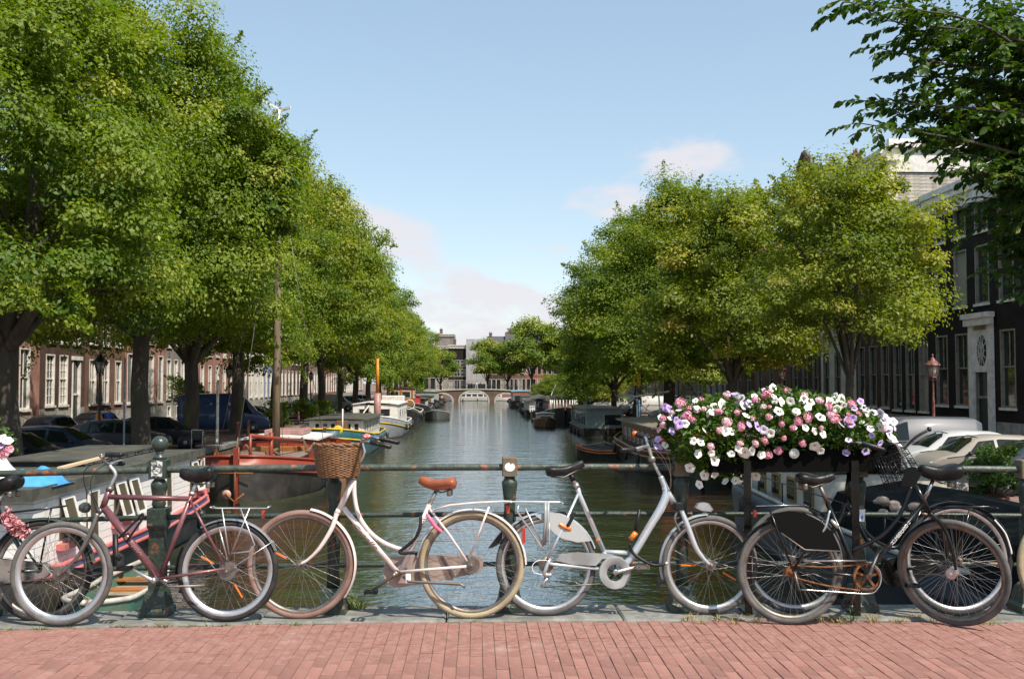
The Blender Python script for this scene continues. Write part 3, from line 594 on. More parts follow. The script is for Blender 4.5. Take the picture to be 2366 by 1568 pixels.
class Bike:
    def __init__(s, label, Z, c1, Y1, c2, Y2, lean=4, name='bicycle', group='bicycles parked against the bridge railing'):
        Y1 += .07; Y2 += .07; s.Z = Z; p1 = atY(*Z(*c1), Y1); p2 = atY(*Z(*c2), Y2); d = p2 - p1
        p1.z = hump(p1.x) - .002 if Y1 > 6.66 else hump(p1.x) - .010; p2.z = hump(p2.x) - .002 if Y2 > 6.66 else hump(p2.x) - .010
        d = p2 - p1; mid = (p1 + p2)/2
        s.root = thing(name, label, 'bicycle', mid, (-R(lean), -math.atan2(d.z, math.hypot(d.x, d.y)), math.atan2(d.y, d.x)), group)
        s.M = Matrix.Translation(mid) @ s.root.rotation_euler.to_matrix().to_4x4(); s.Mi = s.M.inverted()
        s.o = s.Mi @ Vector((0,0,CAM_H)); s.R3 = s.Mi.to_3x3()
    def L(s, zx, zy, y=0.0):
        d = s.R3 @ ray(*s.Z(zx, zy)); t = (y - s.o.y)/d.y; p = s.o + d*t; return Vector((p.x, y, p.z))
    def P(s, pts): return [s.L(*p) if not isinstance(p, Vector) else p for p in pts]
    def part(s, name, mb, m, parent=None, **kw): return mb.build(name, m, parent or s.root, **kw)
    def tubes(s, name, m, items, parent=None, n=10):
        """items = [(points, radius, smooth-curve?)] welded into one part"""
        b = MB()
        for it in items:
            pts = s.P(it[0]); r = it[1]
            if len(it) > 2 and it[2]: pts = spline(pts, 6); r = r if not isinstance(r, list) else list(np.interp(np.linspace(0, len(r)-1, len(pts)), range(len(r)), r))
            b.tube(pts, r, n)
        return s.part(name, b, m, parent)
    def wheel(s, c, tyre, rim=None, tr=.019, rimw=.028, steer=0, y=0, nsp=36, hubr=.022, hubm=None, reflect=None, tilt=18, rr=None):
        p = s.L(*c, y) if not isinstance(c, Vector) else c; Rr = rr or p.z
        rim = rim or M_alu; ri = Rr - 2*tr + .004
        b = MB(); b.lathe((0,0,0), [(ri, -.012), (ri-.006, -.013), (ri-rimw, -.006), (ri-rimw, .006), (ri-.006, .013), (ri, .012), (ri-.010, 0), (ri, -.012)], 56, 'y')
        b.f = b.f[:-2]; b.mi = b.mi[:-2]; b.sm = b.sm[:-2]
        rot = (0,0,0)
        w = b.build('wheel', rim, s.root, loc=p)
        if steer:
            ax = Vector((-math.sin(R(tilt)), 0, math.cos(R(tilt)))); w.rotation_euler = Matrix.Rotation(R(steer), 3, ax).to_euler()
        t = MB(); t.tube(arc((0,0), Rr-tr, 0, 360, 72)[:-1], tr, 10, closed=True); t.build('tyre', tyre, w)
        h = MB(); h.lathe((0,0,0), [(.006,-.062),(.010,-.060),(.010,-.045),(hubr*.55,-.043),(hubr*.6,-.037),(hubr*1.15,-.036),(hubr*1.15,-.031),(hubr*.8,-.028),(hubr*.8,.028),(hubr*1.15,.031),(hubr*1.15,.036),(hubr*.6,.037),(.010,.045),(.006,.062)], 20, 'y', False); h.build('hub', hubm or M_dull, w)
        k = MB()
        for i in range(nsp):
            a = 2*math.pi*i/nsp; sd_ = 1 if i % 2 else -1; cr = (.9 if (i//2) % 2 else -.9)
            k.tube([(hubr*1.1*math.cos(a+cr), .034*sd_, hubr*1.1*math.sin(a+cr)), ((ri-rimw)*math.cos(a), .004*sd_, (ri-rimw)*math.sin(a))], .0011, 3, caps=False)
        k.build('spokes', M_spoke, w)
        if reflect:
            rf = MB()
            for a in reflect: rf.obox((.10*math.cos(R(a)), -.02, .10*math.sin(R(a))), (.20*math.cos(R(a)), -.012, .20*math.sin(R(a))), .010, .010)
            rf.build('spoke_reflector', M_orange, w)
        return w, p, Rr
    def fender(s, c, Rr, a0, a1, m, w=.026, off=.012, y=0, name='mudguard', prof=.012):
        b = MB(); n = 26; rows = []
        for i in range(n+1):
            a = R(a0 + (a1-a0)*i/n); rows.append([(c.x + (Rr+off - q*q*prof/ (w*w))*math.cos(a), y + q, c.z + (Rr+off - q*q*prof/(w*w))*math.sin(a)) for q in (-w, -w*.8, -w*.4, 0, w*.4, w*.8, w)])
        b.grid(rows)
        return s.part(name, b, m)
    def saddle(s, nose, rear, m, wide=.105, thick=.05, nosew=.026, springs=True, bulge=.02):
        a, b_ = s.L(*nose), s.L(*rear); d = b_ - a; ln = d.length; d.normalize(); u = Vector((-d.z, 0, d.x));
        if u.z < 0: u = -u
        b = MB(); rows = []
        prof = [(0,.35,.0,.45),(.03,.75,.008,.7),(.12,1,.004,.9),(.3,1.15,-.006,1),(.45,1.5,-.010,1),(.6,2.4,-.006,1.05),(.75,3.4,.004,1.15),(.88,3.95,.012,1.2),(.96,3.6,.010,1.0),(1,2.6,0,.6)]
        sc = wide/(3.95*nosew)
        for t, wf, dz, th in prof:
            hw = nosew*(wf if wf < 1.2 else 1.15 + (wf-1.15)*((wide/nosew-1.15)/2.8)); row = []
            top = u*(dz + bulge*math.sin(math.pi*t)*0)
            for k in range(16):
                an = 2*math.pi*k/16; cx, cz = math.cos(an), math.sin(an)
                z = cz*thick*.42*th if cz > 0 else cz*thick*.75*th
                yv = abs(cx)**.75*math.copysign(1, cx)*hw
                row.append(a + d*(ln*t) + Vector((0, yv, 0)) + top + u*z)
            rows.append(row)
        b.grid(rows, True, True); b.add(rows[0], [tuple(range(16))]); b.add(rows[-1], [tuple(range(16))])
        sd_ = s.part('saddle', b, m)
        k = MB(); base = a + d*(ln*.62) - u*(thick*1.1)
        for yy in (-.03, .03):
            k.tube([a + d*(ln*.12) + Vector((0,yy*.3,0)) - u*thick*.5, base + Vector((0,yy,0)), a + d*(ln*.9) + Vector((0,yy,0)) - u*thick*.7], .004, 6)
            if springs: k.lathe(a + d*(ln*.86) + Vector((0,yy*2.0,0)) - u*thick*1.35, [(.014,0),(.018,.01),(.014,.02),(.018,.03),(.014,.04)], 8)
        k.build('saddle_rails', M_dull, sd_)
        return sd_
    def bars(s, stem, left, right, m=None, grip=None, gl=.11, r=.011, sub=True):
        """stem points; each side: list of points (zoom x, zoom y, lateral y) from the clamp outwards, grip over the last gl metres"""
        hb = s.tubes('handlebar', m or M_chrome, [(left, r, True), (right, r, True)])
        s.tubes('stem', m or M_chrome, [(stem, .0125, True)])
        for sd_ in (left, right):
            p = s.P(sd_); d = (p[-1]-p[-2]).normalized(); g = MB(); g.tube([p[-1]-d*gl, p[-1]-d*gl*.95, p[-1]-d*.004, p[-1]+d*.008], [.013,.0165,.0165,.010], 10); g.build('grip', grip or M_blackth, hb)
        return hb
    def crank(s, bb, end, y=-.075, m=None, ring=None, ped=True, ringm=None, both=True):
        c = s.L(*bb, 0); e = s.L(*end, y-.01); b = MB()
        c2 = Vector((c.x, y, c.z)); b.tube([c2, c2+(e-c2)*.12, e], [.016,.013,.010], 10)
        b.lathe((c.x, 0, c.z), [(.017,y-.008),(.019,y),(.02,-.034),(.02,.034),(.019,-y),(.017,-y+.008)], 14, 'y')
        o = Vector((2*c.x - e.x, -y+.01, 2*c.z - e.z)); c3 = Vector((c.x,-y,c.z)); b.tube([c3, c3+(o-c3)*.12, o], [.016,.013,.010], 10)
        cr = s.part('crank', b, m or M_alu)
        for q, sg in ((e, -1), (o, 1)):
            pb = MB(); pb.lathe((q.x, q.y, q.z), [(.008,0),(.008,sg*.09)], 8, 'y')
            for dx in (-.034, .034): pb.box(q.x+dx-.008, q.x+dx+.008, *sorted((q.y+sg*.014, q.y+sg*.095)), q.z-.012, q.z+.012)
            for dy in (.014, .086): pb.box(q.x-.034, q.x+.034, *sorted((q.y+sg*dy, q.y+sg*(dy+.009))), q.z-.010, q.z+.010)
            pb.build('pedal', M_blackpl if m is not M_alu else M_dull, cr)
        if ring:
            rg = MB(); yy = ring[1]; rr = ring[0]
            rg.lathe((c.x, 0, c.z), [(rr,yy-.002),(rr,yy+.002),(rr-.014,yy+.002),(rr-.014,yy-.002),(rr,yy-.002)], 40, 'y', False); rg.f = rg.f[:-2]; rg.mi = rg.mi[:-2]; rg.sm = rg.sm[:-2]
            for i in range(40):
                a = 2*math.pi*i/40; rg.obox((c.x+(rr-.002)*math.cos(a), yy, c.z+(rr-.002)*math.sin(a)), (c.x+(rr+.006)*math.cos(a), yy, c.z+(rr+.006)*math.sin(a)), .005, .004, Vector((0,1,0)))
            for i in range(5):
                a = 2*math.pi*i/5+.3; rg.obox((c.x, yy, c.z), (c.x+(rr-.01)*math.cos(a), yy, c.z+(rr-.01)*math.sin(a)), .016, .004, Vector((0,1,0)))
            s.part('chainring', rg, ringm or M_dull)
        return c
    def text(s, string, p0, p1, size, m, y, name='lettering', shear=0, slant=None):
        """flat print along the tube from p0 to p1, standing just proud of the tube's near side"""
        a, b_ = s.L(*p0, y), s.L(*p1, y); d = (b_-a); ln = d.length; d.normalize()
        cu = bpy.data.curves.new(name, 'FONT'); cu.body = string; cu.size = size; cu.extrude = .0004; cu.align_x = 'CENTER'; cu.align_y = 'CENTER'; cu.shear = shear; cu.resolution_u = 2
        o = bpy.data.objects.new(name, cu); COL.objects.link(o); cu.materials.append(m); o.parent = s.root
        nrm = Vector((0,-1,0)); up = nrm.cross(d)
        o.matrix_local = Matrix.Translation((a+b_)/2) @ Matrix(((d.x,up.x,nrm.x),(d.y,up.y,nrm.y),(d.z,up.z,nrm.z))).to_4x4()
        bpy.context.view_layer.update()
        wd = o.dimensions.x or ln; dg = bpy.context.evaluated_depsgraph_get(); me = bpy.data.meshes.new_from_object(o.evaluated_get(dg)); ml = o.matrix_local.copy()
        bpy.data.objects.remove(o); o = link(name, me, s.root); o.matrix_local = ml @ Matrix.Diagonal((ln/wd, 1, 1, 1)); return o
    def print_marks(s, p0, p1, n, h, m, y, seed, name='faded_print'):
        """worn print too small to read: a row of short broken strokes on the tube"""
        a, b_ = s.L(*p0, y), s.L(*p1, y); d = b_-a; up = Vector((0,-1,0)).cross(d).normalized(); rg = random.Random(seed); k = MB()
        for i in range(n):
            c = a + d*((i+.5)/n) + up*rg.uniform(-.2,.2)*h; q = up*h*rg.uniform(.2,.5) + d.normalized()*h*rg.uniform(-.25,.25); k.obox(c-q, c+q, h*.22, .0006, Vector((0,1,0)))
        return s.part(name, k, m)
    def rack(s, m, top, struts, y=.055, r=.005, cross=6):
        """carrier: two rails along top, cross bars, stays down to the hub on both sides"""
        items = []
        for sg in (-1, 1): items.append(([ (p[0], p[1], sg*y) for p in top], r))
        b = MB()
        for it in items: b.tube(s.P(it[0]), r, 8)
        T = s.P([(p[0], p[1], 0) for p in top])
        for i in range(cross):
            t = (i+.5)/cross*(len(T)-1); k = min(int(t), len(T)-2); q = T[k].lerp(T[k+1], t-k); b.tube([q+Vector((0,-y,0)), q+Vector((0,y,0))], r*.8, 6)
        b.tube([T[0]+Vector((0,-y,0)), T[0]+Vector((0,y,0))], r, 8); b.tube([T[-1]+Vector((0,-y,0)), T[-1]+Vector((0,y,0))], r, 8)
        for st in struts:
            for sg in (-1, 1): b.tube(s.P([(p[0], p[1], sg*(y+.01)) for p in st]), r, 8)
        return s.part('rack', b, m)
    def rlight(s, p, y=0, h=.05, w=.022):
        q = s.L(*p, y); b = MB(); b.bbox(q.x-w/2, q.x+w/2, q.y-.022, q.y+.022, q.z-h/2, q.z+h/2, .004); return s.part('rear_reflector', b, M_red)

# ---- maroon sports bicycle, faces left
B = Bike('maroon bicycle with straight top tube and silver rear rack', Z1, (455,1500), 6.62, (1740,1480), 6.66)
wf, pf, rf = B.wheel((470,1100), M_gtyre, M_alu, .020, .034, steer=-4, hubr=.04)
wr, pr, rr = B.wheel((1735,1078), M_rubber, M_alu, .020, .034, hubr=.05, reflect=[-60, 150])
B.tubes('frame', M_maroon, [([(818,515),(1445,530)], .017), ([(832,462),(782,600)], .021), ([(795,600),(1205,1125)], .026), ([(1462,492),(1222,1122)], .0165),
    ([(1448,540,-.018),(1540,720,-.05),(1700,1025,-.062)], .009), ([(1448,540,.018),(1540,720,.05),(1700,1025,.062)], .009),
    ([(1215,1138,-.03),(1400,1110,-.055),(1712,1062,-.062)], .010), ([(1215,1138,.03),(1400,1110,.055),(1712,1062,.062)], .010)])
B.tubes('fork', M_dull, [([(742,640,-.045),(700,760,-.055),(610,940,-.058),(520,1050,-.06),(470,1095,-.06)], [.016,.0165,.013,.010,.009], True), ([(742,640,.045),(700,760,.055),(610,940,.058),(520,1050,.06),(470,1095,.06)], [.016,.0165,.013,.010,.009], True), ([(775,610),(742,640)], .02)])
B.tubes('headset_ring', M_dull, [([(845,440),(828,470)], .024)])
hb = B.bars([(832,462),(860,400),(880,340),(830,272)], [(830,272),(800,250,-.10),(790,215,-.20),(830,196,-.27),(925,195,-.29)], [(830,272),(850,265,.10),(870,262,.2),(900,262,.26),(940,262,.29)], M_alu)
B.tubes('brake_lever', M_alu, [([(830,270,-.1),(790,240,-.2),(760,205,-.25),(775,195,-.3)], .006, True), ([(840,265,.1),(880,250,.2),(925,240,.25),(940,262,.28)], .006, True)])
B.tubes('brake_cable', M_blackpl, [([(800,250,-.1),(700,270,-.1),(640,330,-.08),(650,450,-.06),(700,520,-.05),(740,640,-.03)], .0024, True), ([(820,260,-.05),(720,330,-.1),(690,450,-.1),(760,620,-.05)], .0024, True)])
B.saddle((1368,335), (1640,330), M_blackth, .10, .075, .03)
B.tubes('seat_post', M_alu, [([(1500,400),(1462,492)], .0135)])
B.tubes('seat_clamp', M_alu, [([(1466,478),(1460,498)], .021)])
B.crank((1190,1142), (970,1048))
B.rack(M_alu, [(1615,592),(1640,602),(2035,602),(2050,590)], [[(1690,602),(1745,955)], [(1830,602),(1940,880),(1900,930),(1770,945)], [(1900,602),(1760,950)], [(1670,760),(1735,1000)]], .06)
B.rlight((2005,648))
B.fender(pr, rr, 122, 22, M_alu, .028, .014)
B.fender(pr, rr, 188, 152, M_blackpl, .028, .014)
bl = MB(); q = B.L(648,597,0); bl.lathe(q, [(.004,-.042),(.02,-.036),(.034,-.015),(.036,.005),(.03,.024),(.012,.036)], 16, 'x'); B.part('front_lamp', bl, mat('lamp_shell', (.05,.055,.045), .3, coat=.3))
B.tubes('d_lock', M_blackpl, [([(905,830,-.05),(1060,670,-.05),(1085,645,-.05),(1090,665,-.05),(1080,690,-.05),(960,860,-.05)], .008, True), ([(878,800,-.05),(880,960,-.05),(920,990,-.05)], .019)])
B.tubes('kickstand', M_dull, [([(1220,1150,-.05),(1290,1200,-.09),(1560,1190,-.1)], .008)])
B.tubes('chain', M_rubber, [([(1190,1100,.045),(1720,1035,.045)], .005), ([(1190,1190,.045),(1720,1095,.045)], .005)])
B.tubes('mudguard_stay', M_alu, [([(1735,1078,-.06),(2085,850,-.03)], .003)])
B.print_marks((935,780), (1075,960), 13, .026, mat('maroon_letters', (.36,.19,.20), .4), -.0268, 3)

# ---- white town bicycle with basket, faces left
B = Bike('worn white step-through bicycle with wicker basket and tan saddle', Z2, (460,1428), 6.70, (1770,1440), 6.66, 3)
wf, pf, rf = B.wheel((460,1028), M_rtyre, M_dull, .021, .022, steer=0, reflect=[155])
wr, pr, rr = B.wheel((1762,1030), M_ctyre, M_dull, .021, .022, hubr=.05)
B.tubes('frame', M_whitep, [([(862,385),(742,640)], .020), ([(785,600),(1205,1095)], .0175), ([(868,385),(872,520),(905,660),(985,780),(1090,862),(1215,912),(1285,918)], .0145, True), ([(1440,575),(1222,1092)], .0165),
    ([(1440,605,-.018),(1590,800,-.05),(1728,1005,-.062)], .008), ([(1440,605,.018),(1590,800,.05),(1728,1005,.062)], .008),
    ([(1220,1085,-.03),(1722,1045,-.062)], .0095), ([(1220,1085,.03),(1722,1045,.062)], .0095), ([(955,800),(985,780)], .013)])
B.tubes('fork', M_whitep, [([(735,640,-.045),(695,760,-.055),(605,905,-.058),(520,990,-.06),(462,1025,-.06)], [.016,.016,.013,.010,.009], True), ([(735,640,.045),(695,760,.055),(605,905,.058),(520,990,.06),(462,1025,.06)], [.016,.016,.013,.010,.009], True), ([(755,612),(735,645)], .021)])
B.bars([(865,385),(880,320),(905,260),(945,185),(932,120),(925,95)], [(925,95),(940,92,-.10),(965,92,-.2),(1010,102,-.28),(1142,136,-.30)], [(925,95),(945,72,.10),(970,58,.2),(1060,72,.28),(1205,102,.30)], M_chrome, gl=.14)
bb = MB(); q = B.L(962,54,.1); bb.lathe(q, [(.004,-.018),(.026,-.016),(.030,0),(.022,.012),(.006,.018)], 14); B.part('bell', bb, mat('red_bell', (.55,.06,.08), .3, c2=(.75,.6,.55), scale=60, lo=.5, hi=.55))
B.saddle((1360,388), (1645,415), M_tan, .11, .062, .032)
B.tubes('seat_post', M_chrome, [([(1492,470),(1440,575)], .0132)])
B.crank((1192,1090), (1005,1228), m=M_dull)
# chain case: full cover around ring and sprocket, on the far side
def chaincase(B, c1, r1, c2, r2, m, y, t=.03, name='chain_case'):
    a, b_ = B.L(*c1, y), B.L(*c2, y); ang = math.atan2(b_.z-a.z, b_.x-a.x); poly = []
    for i in range(17): t_ = ang + math.pi/2 + math.pi*i/16; poly.append((a.x + r1*math.cos(t_), y, a.z + r1*math.sin(t_)))
    for i in range(13): t_ = ang - math.pi/2 + math.pi*i/12; poly.append((b_.x + r2*math.cos(t_), y, b_.z + r2*math.sin(t_)))
    b = MB(); b.prism(poly, (0, t, 0)); return B.part(name, b, m)
chaincase(B, (1205,1085), .104, (1780,1030), .062, M_taupe, .030)
st = MB(); 
for (x0, x1) in ((1505, 1545),):
    p = B.P([(1500,962,.0285),(1540,962,.0285),(1625,1150,.0285),(1570,1150,.0285)]); st.prism(p, (0,.001,0))
B.part('chain_case_stripe', st, mat('dark_stripe', (.16,.10,.08), .5))
B.tubes('kickstand', M_dull, [([(1240,1120,-.04),(1280,1160,-.07),(1680,1180,-.10),(1712,1205,-.11)], .009)])
ks = MB(); q = B.L(1278,1135,-.06); ks.bbox(q.x-.018,q.x+.018,q.y-.01,q.y+.01,q.z-.03,q.z+.03,.006); B.part('stand_plate', ks, M_white)
B.rack(M_whitep, [(1480,612),(1600,578),(1800,560),(2010,550),(2060,552)], [[(1895,590),(1742,985)]], .06, .007, 5)
B.rlight((2040,610))
B.fender(pr, rr, 172, 0, M_whitep, .030, .016)
B.fender(pf, rf, 80, -36, M_whitep, .030, .016)
B.tubes('pink_lock', M_pink, [([(1425,650,-.05),(1450,690,-.06),(1490,745,-.06),(1535,782,-.06)], [.010,.014,.014,.010], True)])
B.tubes('chain_lock', M_blackth, [([(1375,660,-.03),(1370,740,-.04),(1340,820,-.045),(1270,890,-.045),(1215,930,-.045),(1240,945,-.05),(1330,938,-.05)], .011, True)])
B.tubes('brake_cable', M_blackpl, [([(925,95,.05),(900,160,.04),(880,250,.03),(860,380,.02)], .0025, True)])
B.text('Gazelle', (855,720), (1035,905), .045, M_letter, -.0182, shear=.35)
B.print_marks((1425,640), (1345,800), 9, .022, M_letter, -.0172, 6); B.print_marks((1345,805), (1290,920), 6, .014, M_letter, -.0172, 7)
# basket: stakes with woven strands, rim, base
q0 = B.L(742,118,0); q1 = B.L(748,365,0); wk = MB(); hB = q0.z - q1.z; r0, r1 = .158, .128
cb = Vector((q1.x, 0, q1.z))
ns = 34
def bk(a, t, dr=0): r_ = r1 + (r0-r1)*t + .008*math.sin(math.pi*t) + dr; return Vector((cb.x + (q0.x-q1.x)*t + r_*math.cos(a), r_*.86*math.sin(a), cb.z + hB*t))
bs = link('basket', None, B.root)
wk = MB()
for i in range(ns): a = 2*math.pi*i/ns; wk.tube([bk(a,t) for t in (0,.33,.66,1)], .0032, 5)
wk.build('basket_stakes', M_wicker, bs)
wv = MB(); rows = 24
for j in range(rows):
    t = .03 + .90*j/rows; wv.tube([bk(math.pi*2*i/(ns*2), t, (.0045 if (i//2 + j) % 2 else -.0045) if i % 2 == 0 else 0) for i in range(ns*2)], .0050, 5, closed=True)
wv.build('basket_weave', M_wicker, bs, kind='stuff')
rm = MB()
for k in range(3): rm.tube([bk(2*math.pi*i/60, .965 + .02*k, .007*math.sin(i*2*math.pi/60*14 + k*2.1)) + Vector((0,0,.006*math.cos(i*2*math.pi/60*14 + k*2.1))) for i in range(60)], .0075, 6, closed=True)
rm.build('basket_rim', M_wicker, bs)
bo = MB(); bo.lathe(cb, [(.02,-.004),(r1,-.004),(r1,.006),(.02,.006)], 30, sy=.86); bo.build('basket_base', M_wicker, bs)
B.tubes('basket_bracket', M_dull, [([(880,300,0),(860,340,0)], .012)])

# ---- silver trekking bicycle, faces right
B = Bike('silver low-step trekking bicycle with headlamp on its front mudguard', Z3, (500,1435), 6.72, (1745,1428), 6.74, 3)
wr, pr, rr = B.wheel((500,1030), M_gtyre, M_alu, .021, .024, hubr=.03)
wf, pf, rf = B.wheel((1745,1032), M_gtyre, M_alu, .021, .024, hubr=.03, reflect=[130, 180, 330], nsp=32)
B.tubes('frame', M_silver, [([(738,440),(755,500),(940,930)], .0165), ([(745,492,-.018),(590,830,-.055),(515,985,-.066)], .009), ([(745,492,.018),(590,830,.055),(515,985,.066)], .009),
    ([(935,935),(1125,942)], .0165), ([(1010,1075,-.03),(560,1030,-.062),(512,1020,-.066)], .0105), ([(1010,1075,.03),(560,1030,.062),(512,1020,.066)], .0105), ([(940,930),(1010,1075)], .018)])
B.tubes('main_beam', M_silver, [([(1372,358),(1405,440),(1415,500),(1370,610),(1290,740),(1175,935),(1120,1010),(1020,1078)], [.019,.022,.030,.030,.028,.026,.024,.022], True), ([(1400,440),(1472,562)], .022)], n=14)
B.print_marks((1215,830), (1345,625), 15, .018, mat('silver_letters', (.46,.33,.28), .4), -.031, 5)
B.tubes('seat_collar', M_alu, [([(722,415),(742,448)], .020)]); B.tubes('seat_sticker', M_orange, [([(893,832),(901,852)], .0172)])
B.tubes('fork', M_silver, [([(1515,580,-.05),(1575,730,-.062),(1640,900,-.062),(1700,985,-.064),(1745,1030,-.064)], [.014,.019,.018,.013,.010], True), ([(1515,580,.05),(1575,730,.062),(1640,900,.062),(1700,985,.064),(1745,1030,.064)], [.014,.019,.018,.013,.010], True)])
fc = MB(); q = B.L(1498,578,0); fc.bbox(q.x-.03,q.x+.03,-.075,.075,q.z-.03,q.z+.022,.008); B.part('fork_crown', fc, M_blackpl)
B.bars([(1372,358),(1345,310),(1310,232),(1290,165),(1278,135)], [(1278,135),(1255,135,-.12),(1225,140,-.2),(1150,158,-.27),(1075,160,-.31)], [(1278,135),(1270,110,.12),(1262,80,.22),(1245,58,.28),(1180,38,.32)], M_alu, gl=.12)
B.tubes('brake_lever', M_alu, [([(1240,145,-.18),(1200,160,-.2),(1150,170,-.25)], .008, True)])
g = MB(); q = B.L(1176,36,.325); g.ball(q, .022, 12, 8); B.part('bar_end_reflector', g, M_orange)
sj = MB(); q = B.L(1308,232,-.02); sj.lathe((q.x,0,q.z), [(.02,-.028),(.024,-.022),(.024,.022),(.02,.028)], 16, 'y'); B.part('stem_joint', sj, M_dull)
B.tubes('brake_cable', M_dull, [([(1270,80,.1),(1370,120,0),(1430,210,-.05),(1450,330,-.05),(1440,480,-.04)], .0024, True), ([(1250,140,-.1),(1340,160,-.08),(1410,240,-.06),(1448,360,-.05),(1450,440,-.04),(1430,470,-.03)], .0024, True), ([(1340,180,0),(1400,260,-.03),(1445,330,-.03)], .0024, True)])
B.saddle((790,262), (500,328), M_blackth, .085, .055, .024, springs=False)
B.tubes('seat_post', M_alu, [([(685,330),(690,352),(735,440)], .0135)])
q = B.L(700,365); sb = MB(); sb.tube([q+Vector((-.012,0,.02)), q+Vector((.01,0,-.025))], .019, 10); B.part('seat_boot', sb, M_blackpl)
c = B.crank((1015,1078), (1222,1040), ring=(.088,-.06), ringm=M_blackpl, m=M_alu)
cg = MB(); cg.lathe((c.x-.002,0,c.z-.006), [(.105,-.068),(.109,-.064),(.109,-.060),(.058,-.060),(.054,-.064),(.058,-.068),(.105,-.068)], 40, 'y'); cg.f = cg.f[:-2]; cg.mi = cg.mi[:-2]; cg.sm = cg.sm[:-2]
B.part('chain_disc', cg, M_guard)
gp = B.P([(572,1000,-.06),(610,950,-.06),(740,938,-.06),(980,950,-.06),(1080,975,-.06),(1120,1020,-.06),(1040,985,-.06),(930,985,-.06),(880,1040,-.06),(700,1030,-.06)]); g = MB(); g.prism(gp, (0,.012,0)); B.part('chain_guard', g, M_guard)
B.tubes('chain', M_dull, [([(512,1005,-.05),(1010,1020,-.055)], .004), ([(465,1205,-.05),(1010,1170,-.055)], .004), ([(470,1190,-.05),(500,1100,-.05),(520,1060,-.05)], .004)])
sp = MB(); q = B.L(500,1030,-.045); sp.lathe((q.x,0,q.z), [(.05,-.054),(.052,-.050),(.044,-.044),(.036,-.038),(.02,-.036)], 24, 'y'); B.part('sprocket', sp, M_dull)
B.tubes('derailleur', M_alu, [([(520,1000,-.06),(500,1060,-.07),(490,1105,-.07),(540,1110,-.07)], .014, True), ([(520,1130,-.06),(490,1155,-.065),(465,1205,-.065)], .011)])
B.tubes('gear_cable', M_white, [([(530,1000,-.06),(440,1000,-.075),(395,1040,-.08),(410,1090,-.08),(480,1110,-.07)], .0025, True)])
B.rack(M_alu, [(180,558),(230,553),(600,555),(620,560)], [[(290,580),(280,625),(460,890),(480,915)], [(340,600),(480,890)], [(520,575),(525,880),(500,915),(470,915)]], .06, .006, 5)
B.tubes('luggage_strap', M_guard, [([(515,552,-.075),(515,700,-.08),(490,880,-.075)], .010), ([(495,552,-.072),(495,700,-.078),(478,880,-.073)], .010)])
B.rlight((208,612)); B.rlight((328,808), -.07, .10, .022)
fl = B.fender(pr, rr, 146, 18, M_silver, .028, .014); B.fender(pf, rf, 92, 196, M_silver, .028, .014)
ff = MB(); p = B.P([(170,770,0),(150,790,0),(60,905,0),(90,900,0),(165,860,0)]); ff.prism([v - Vector((0,.025,0)) for v in p], (0,.05,0)); B.part('mud_flap', ff, M_blackpl)
ff = MB(); p = B.P([(1340,1145,0),(1368,1145,0),(1372,1180,0),(1350,1208,0),(1338,1180,0)]); ff.prism([v - Vector((0,.025,0)) for v in p], (0,.05,0)); B.part('mud_flap', ff, M_blackpl)
gu = B.P([(415,655,-.055),(480,640,-.055),(600,640,-.055),(700,690,-.055),(790,770,-.055),(842,850,-.055),(740,862,-.055),(620,832,-.055),(560,790,-.055),(500,720,-.055)]); g = MB(); g.prism(gu, (0,.003,0)); B.part('coat_guard', g, mat('clear_guard', (.42,.43,.43), .25))
hl = MB(); p = B.P([(1640,600,-.03),(1665,565,-.03),(1720,560,-.03),(1735,570,-.03),(1768,615,-.03),(1755,628,-.03),(1690,622,-.03)]); hl.prism(p, (0,.06,0)); o = B.part('headlamp', hl, M_alu)
hl = MB(); p = B.P([(1738,570,-.028),(1770,617,-.028),(1774,613,-.028),(1742,566,-.028)]); hl.prism(p, (0,.056,0)); hl.build('lamp_glass', glass_mat('lamp_glass', (.25,.25,.24)), o)
B.tubes('fork_brake', M_dull, [([(1500,620,-.05),(1480,690,-.06),(1520,780,-.06)], .009, True), ([(1475,690,-.05),(1560,650,-.03)], .005)])
B.tubes('rear_brake', M_blackpl, [([(712,630,-.04),(690,690,-.05),(650,760,-.055)], .013, True)])
B.tubes('frame_lock', M_orange, [([(600,720,-.05),(640,745,-.055),(690,762,-.05)], .014, True)])
B.tubes('cable_lock', M_blackpl, [([(1210,610,-.02),(1195,700,-.02),(1180,780,-.03)], .013), ([(1135,870,-.03),(1160,940,-.03),(1240,1000,-.05),(1320,1035,-.05),(1400,1030,-.05)], .011, True)])
B.tubes('lock_bracket', M_orange, [([(1185,785,-.03),(1140,840,-.03)], .018)])
rb = MB(); q = B.L(1415,1022,-.05); rb.ball(q, .014, 10, 6); B.part('lock_end', rb, M_alu)

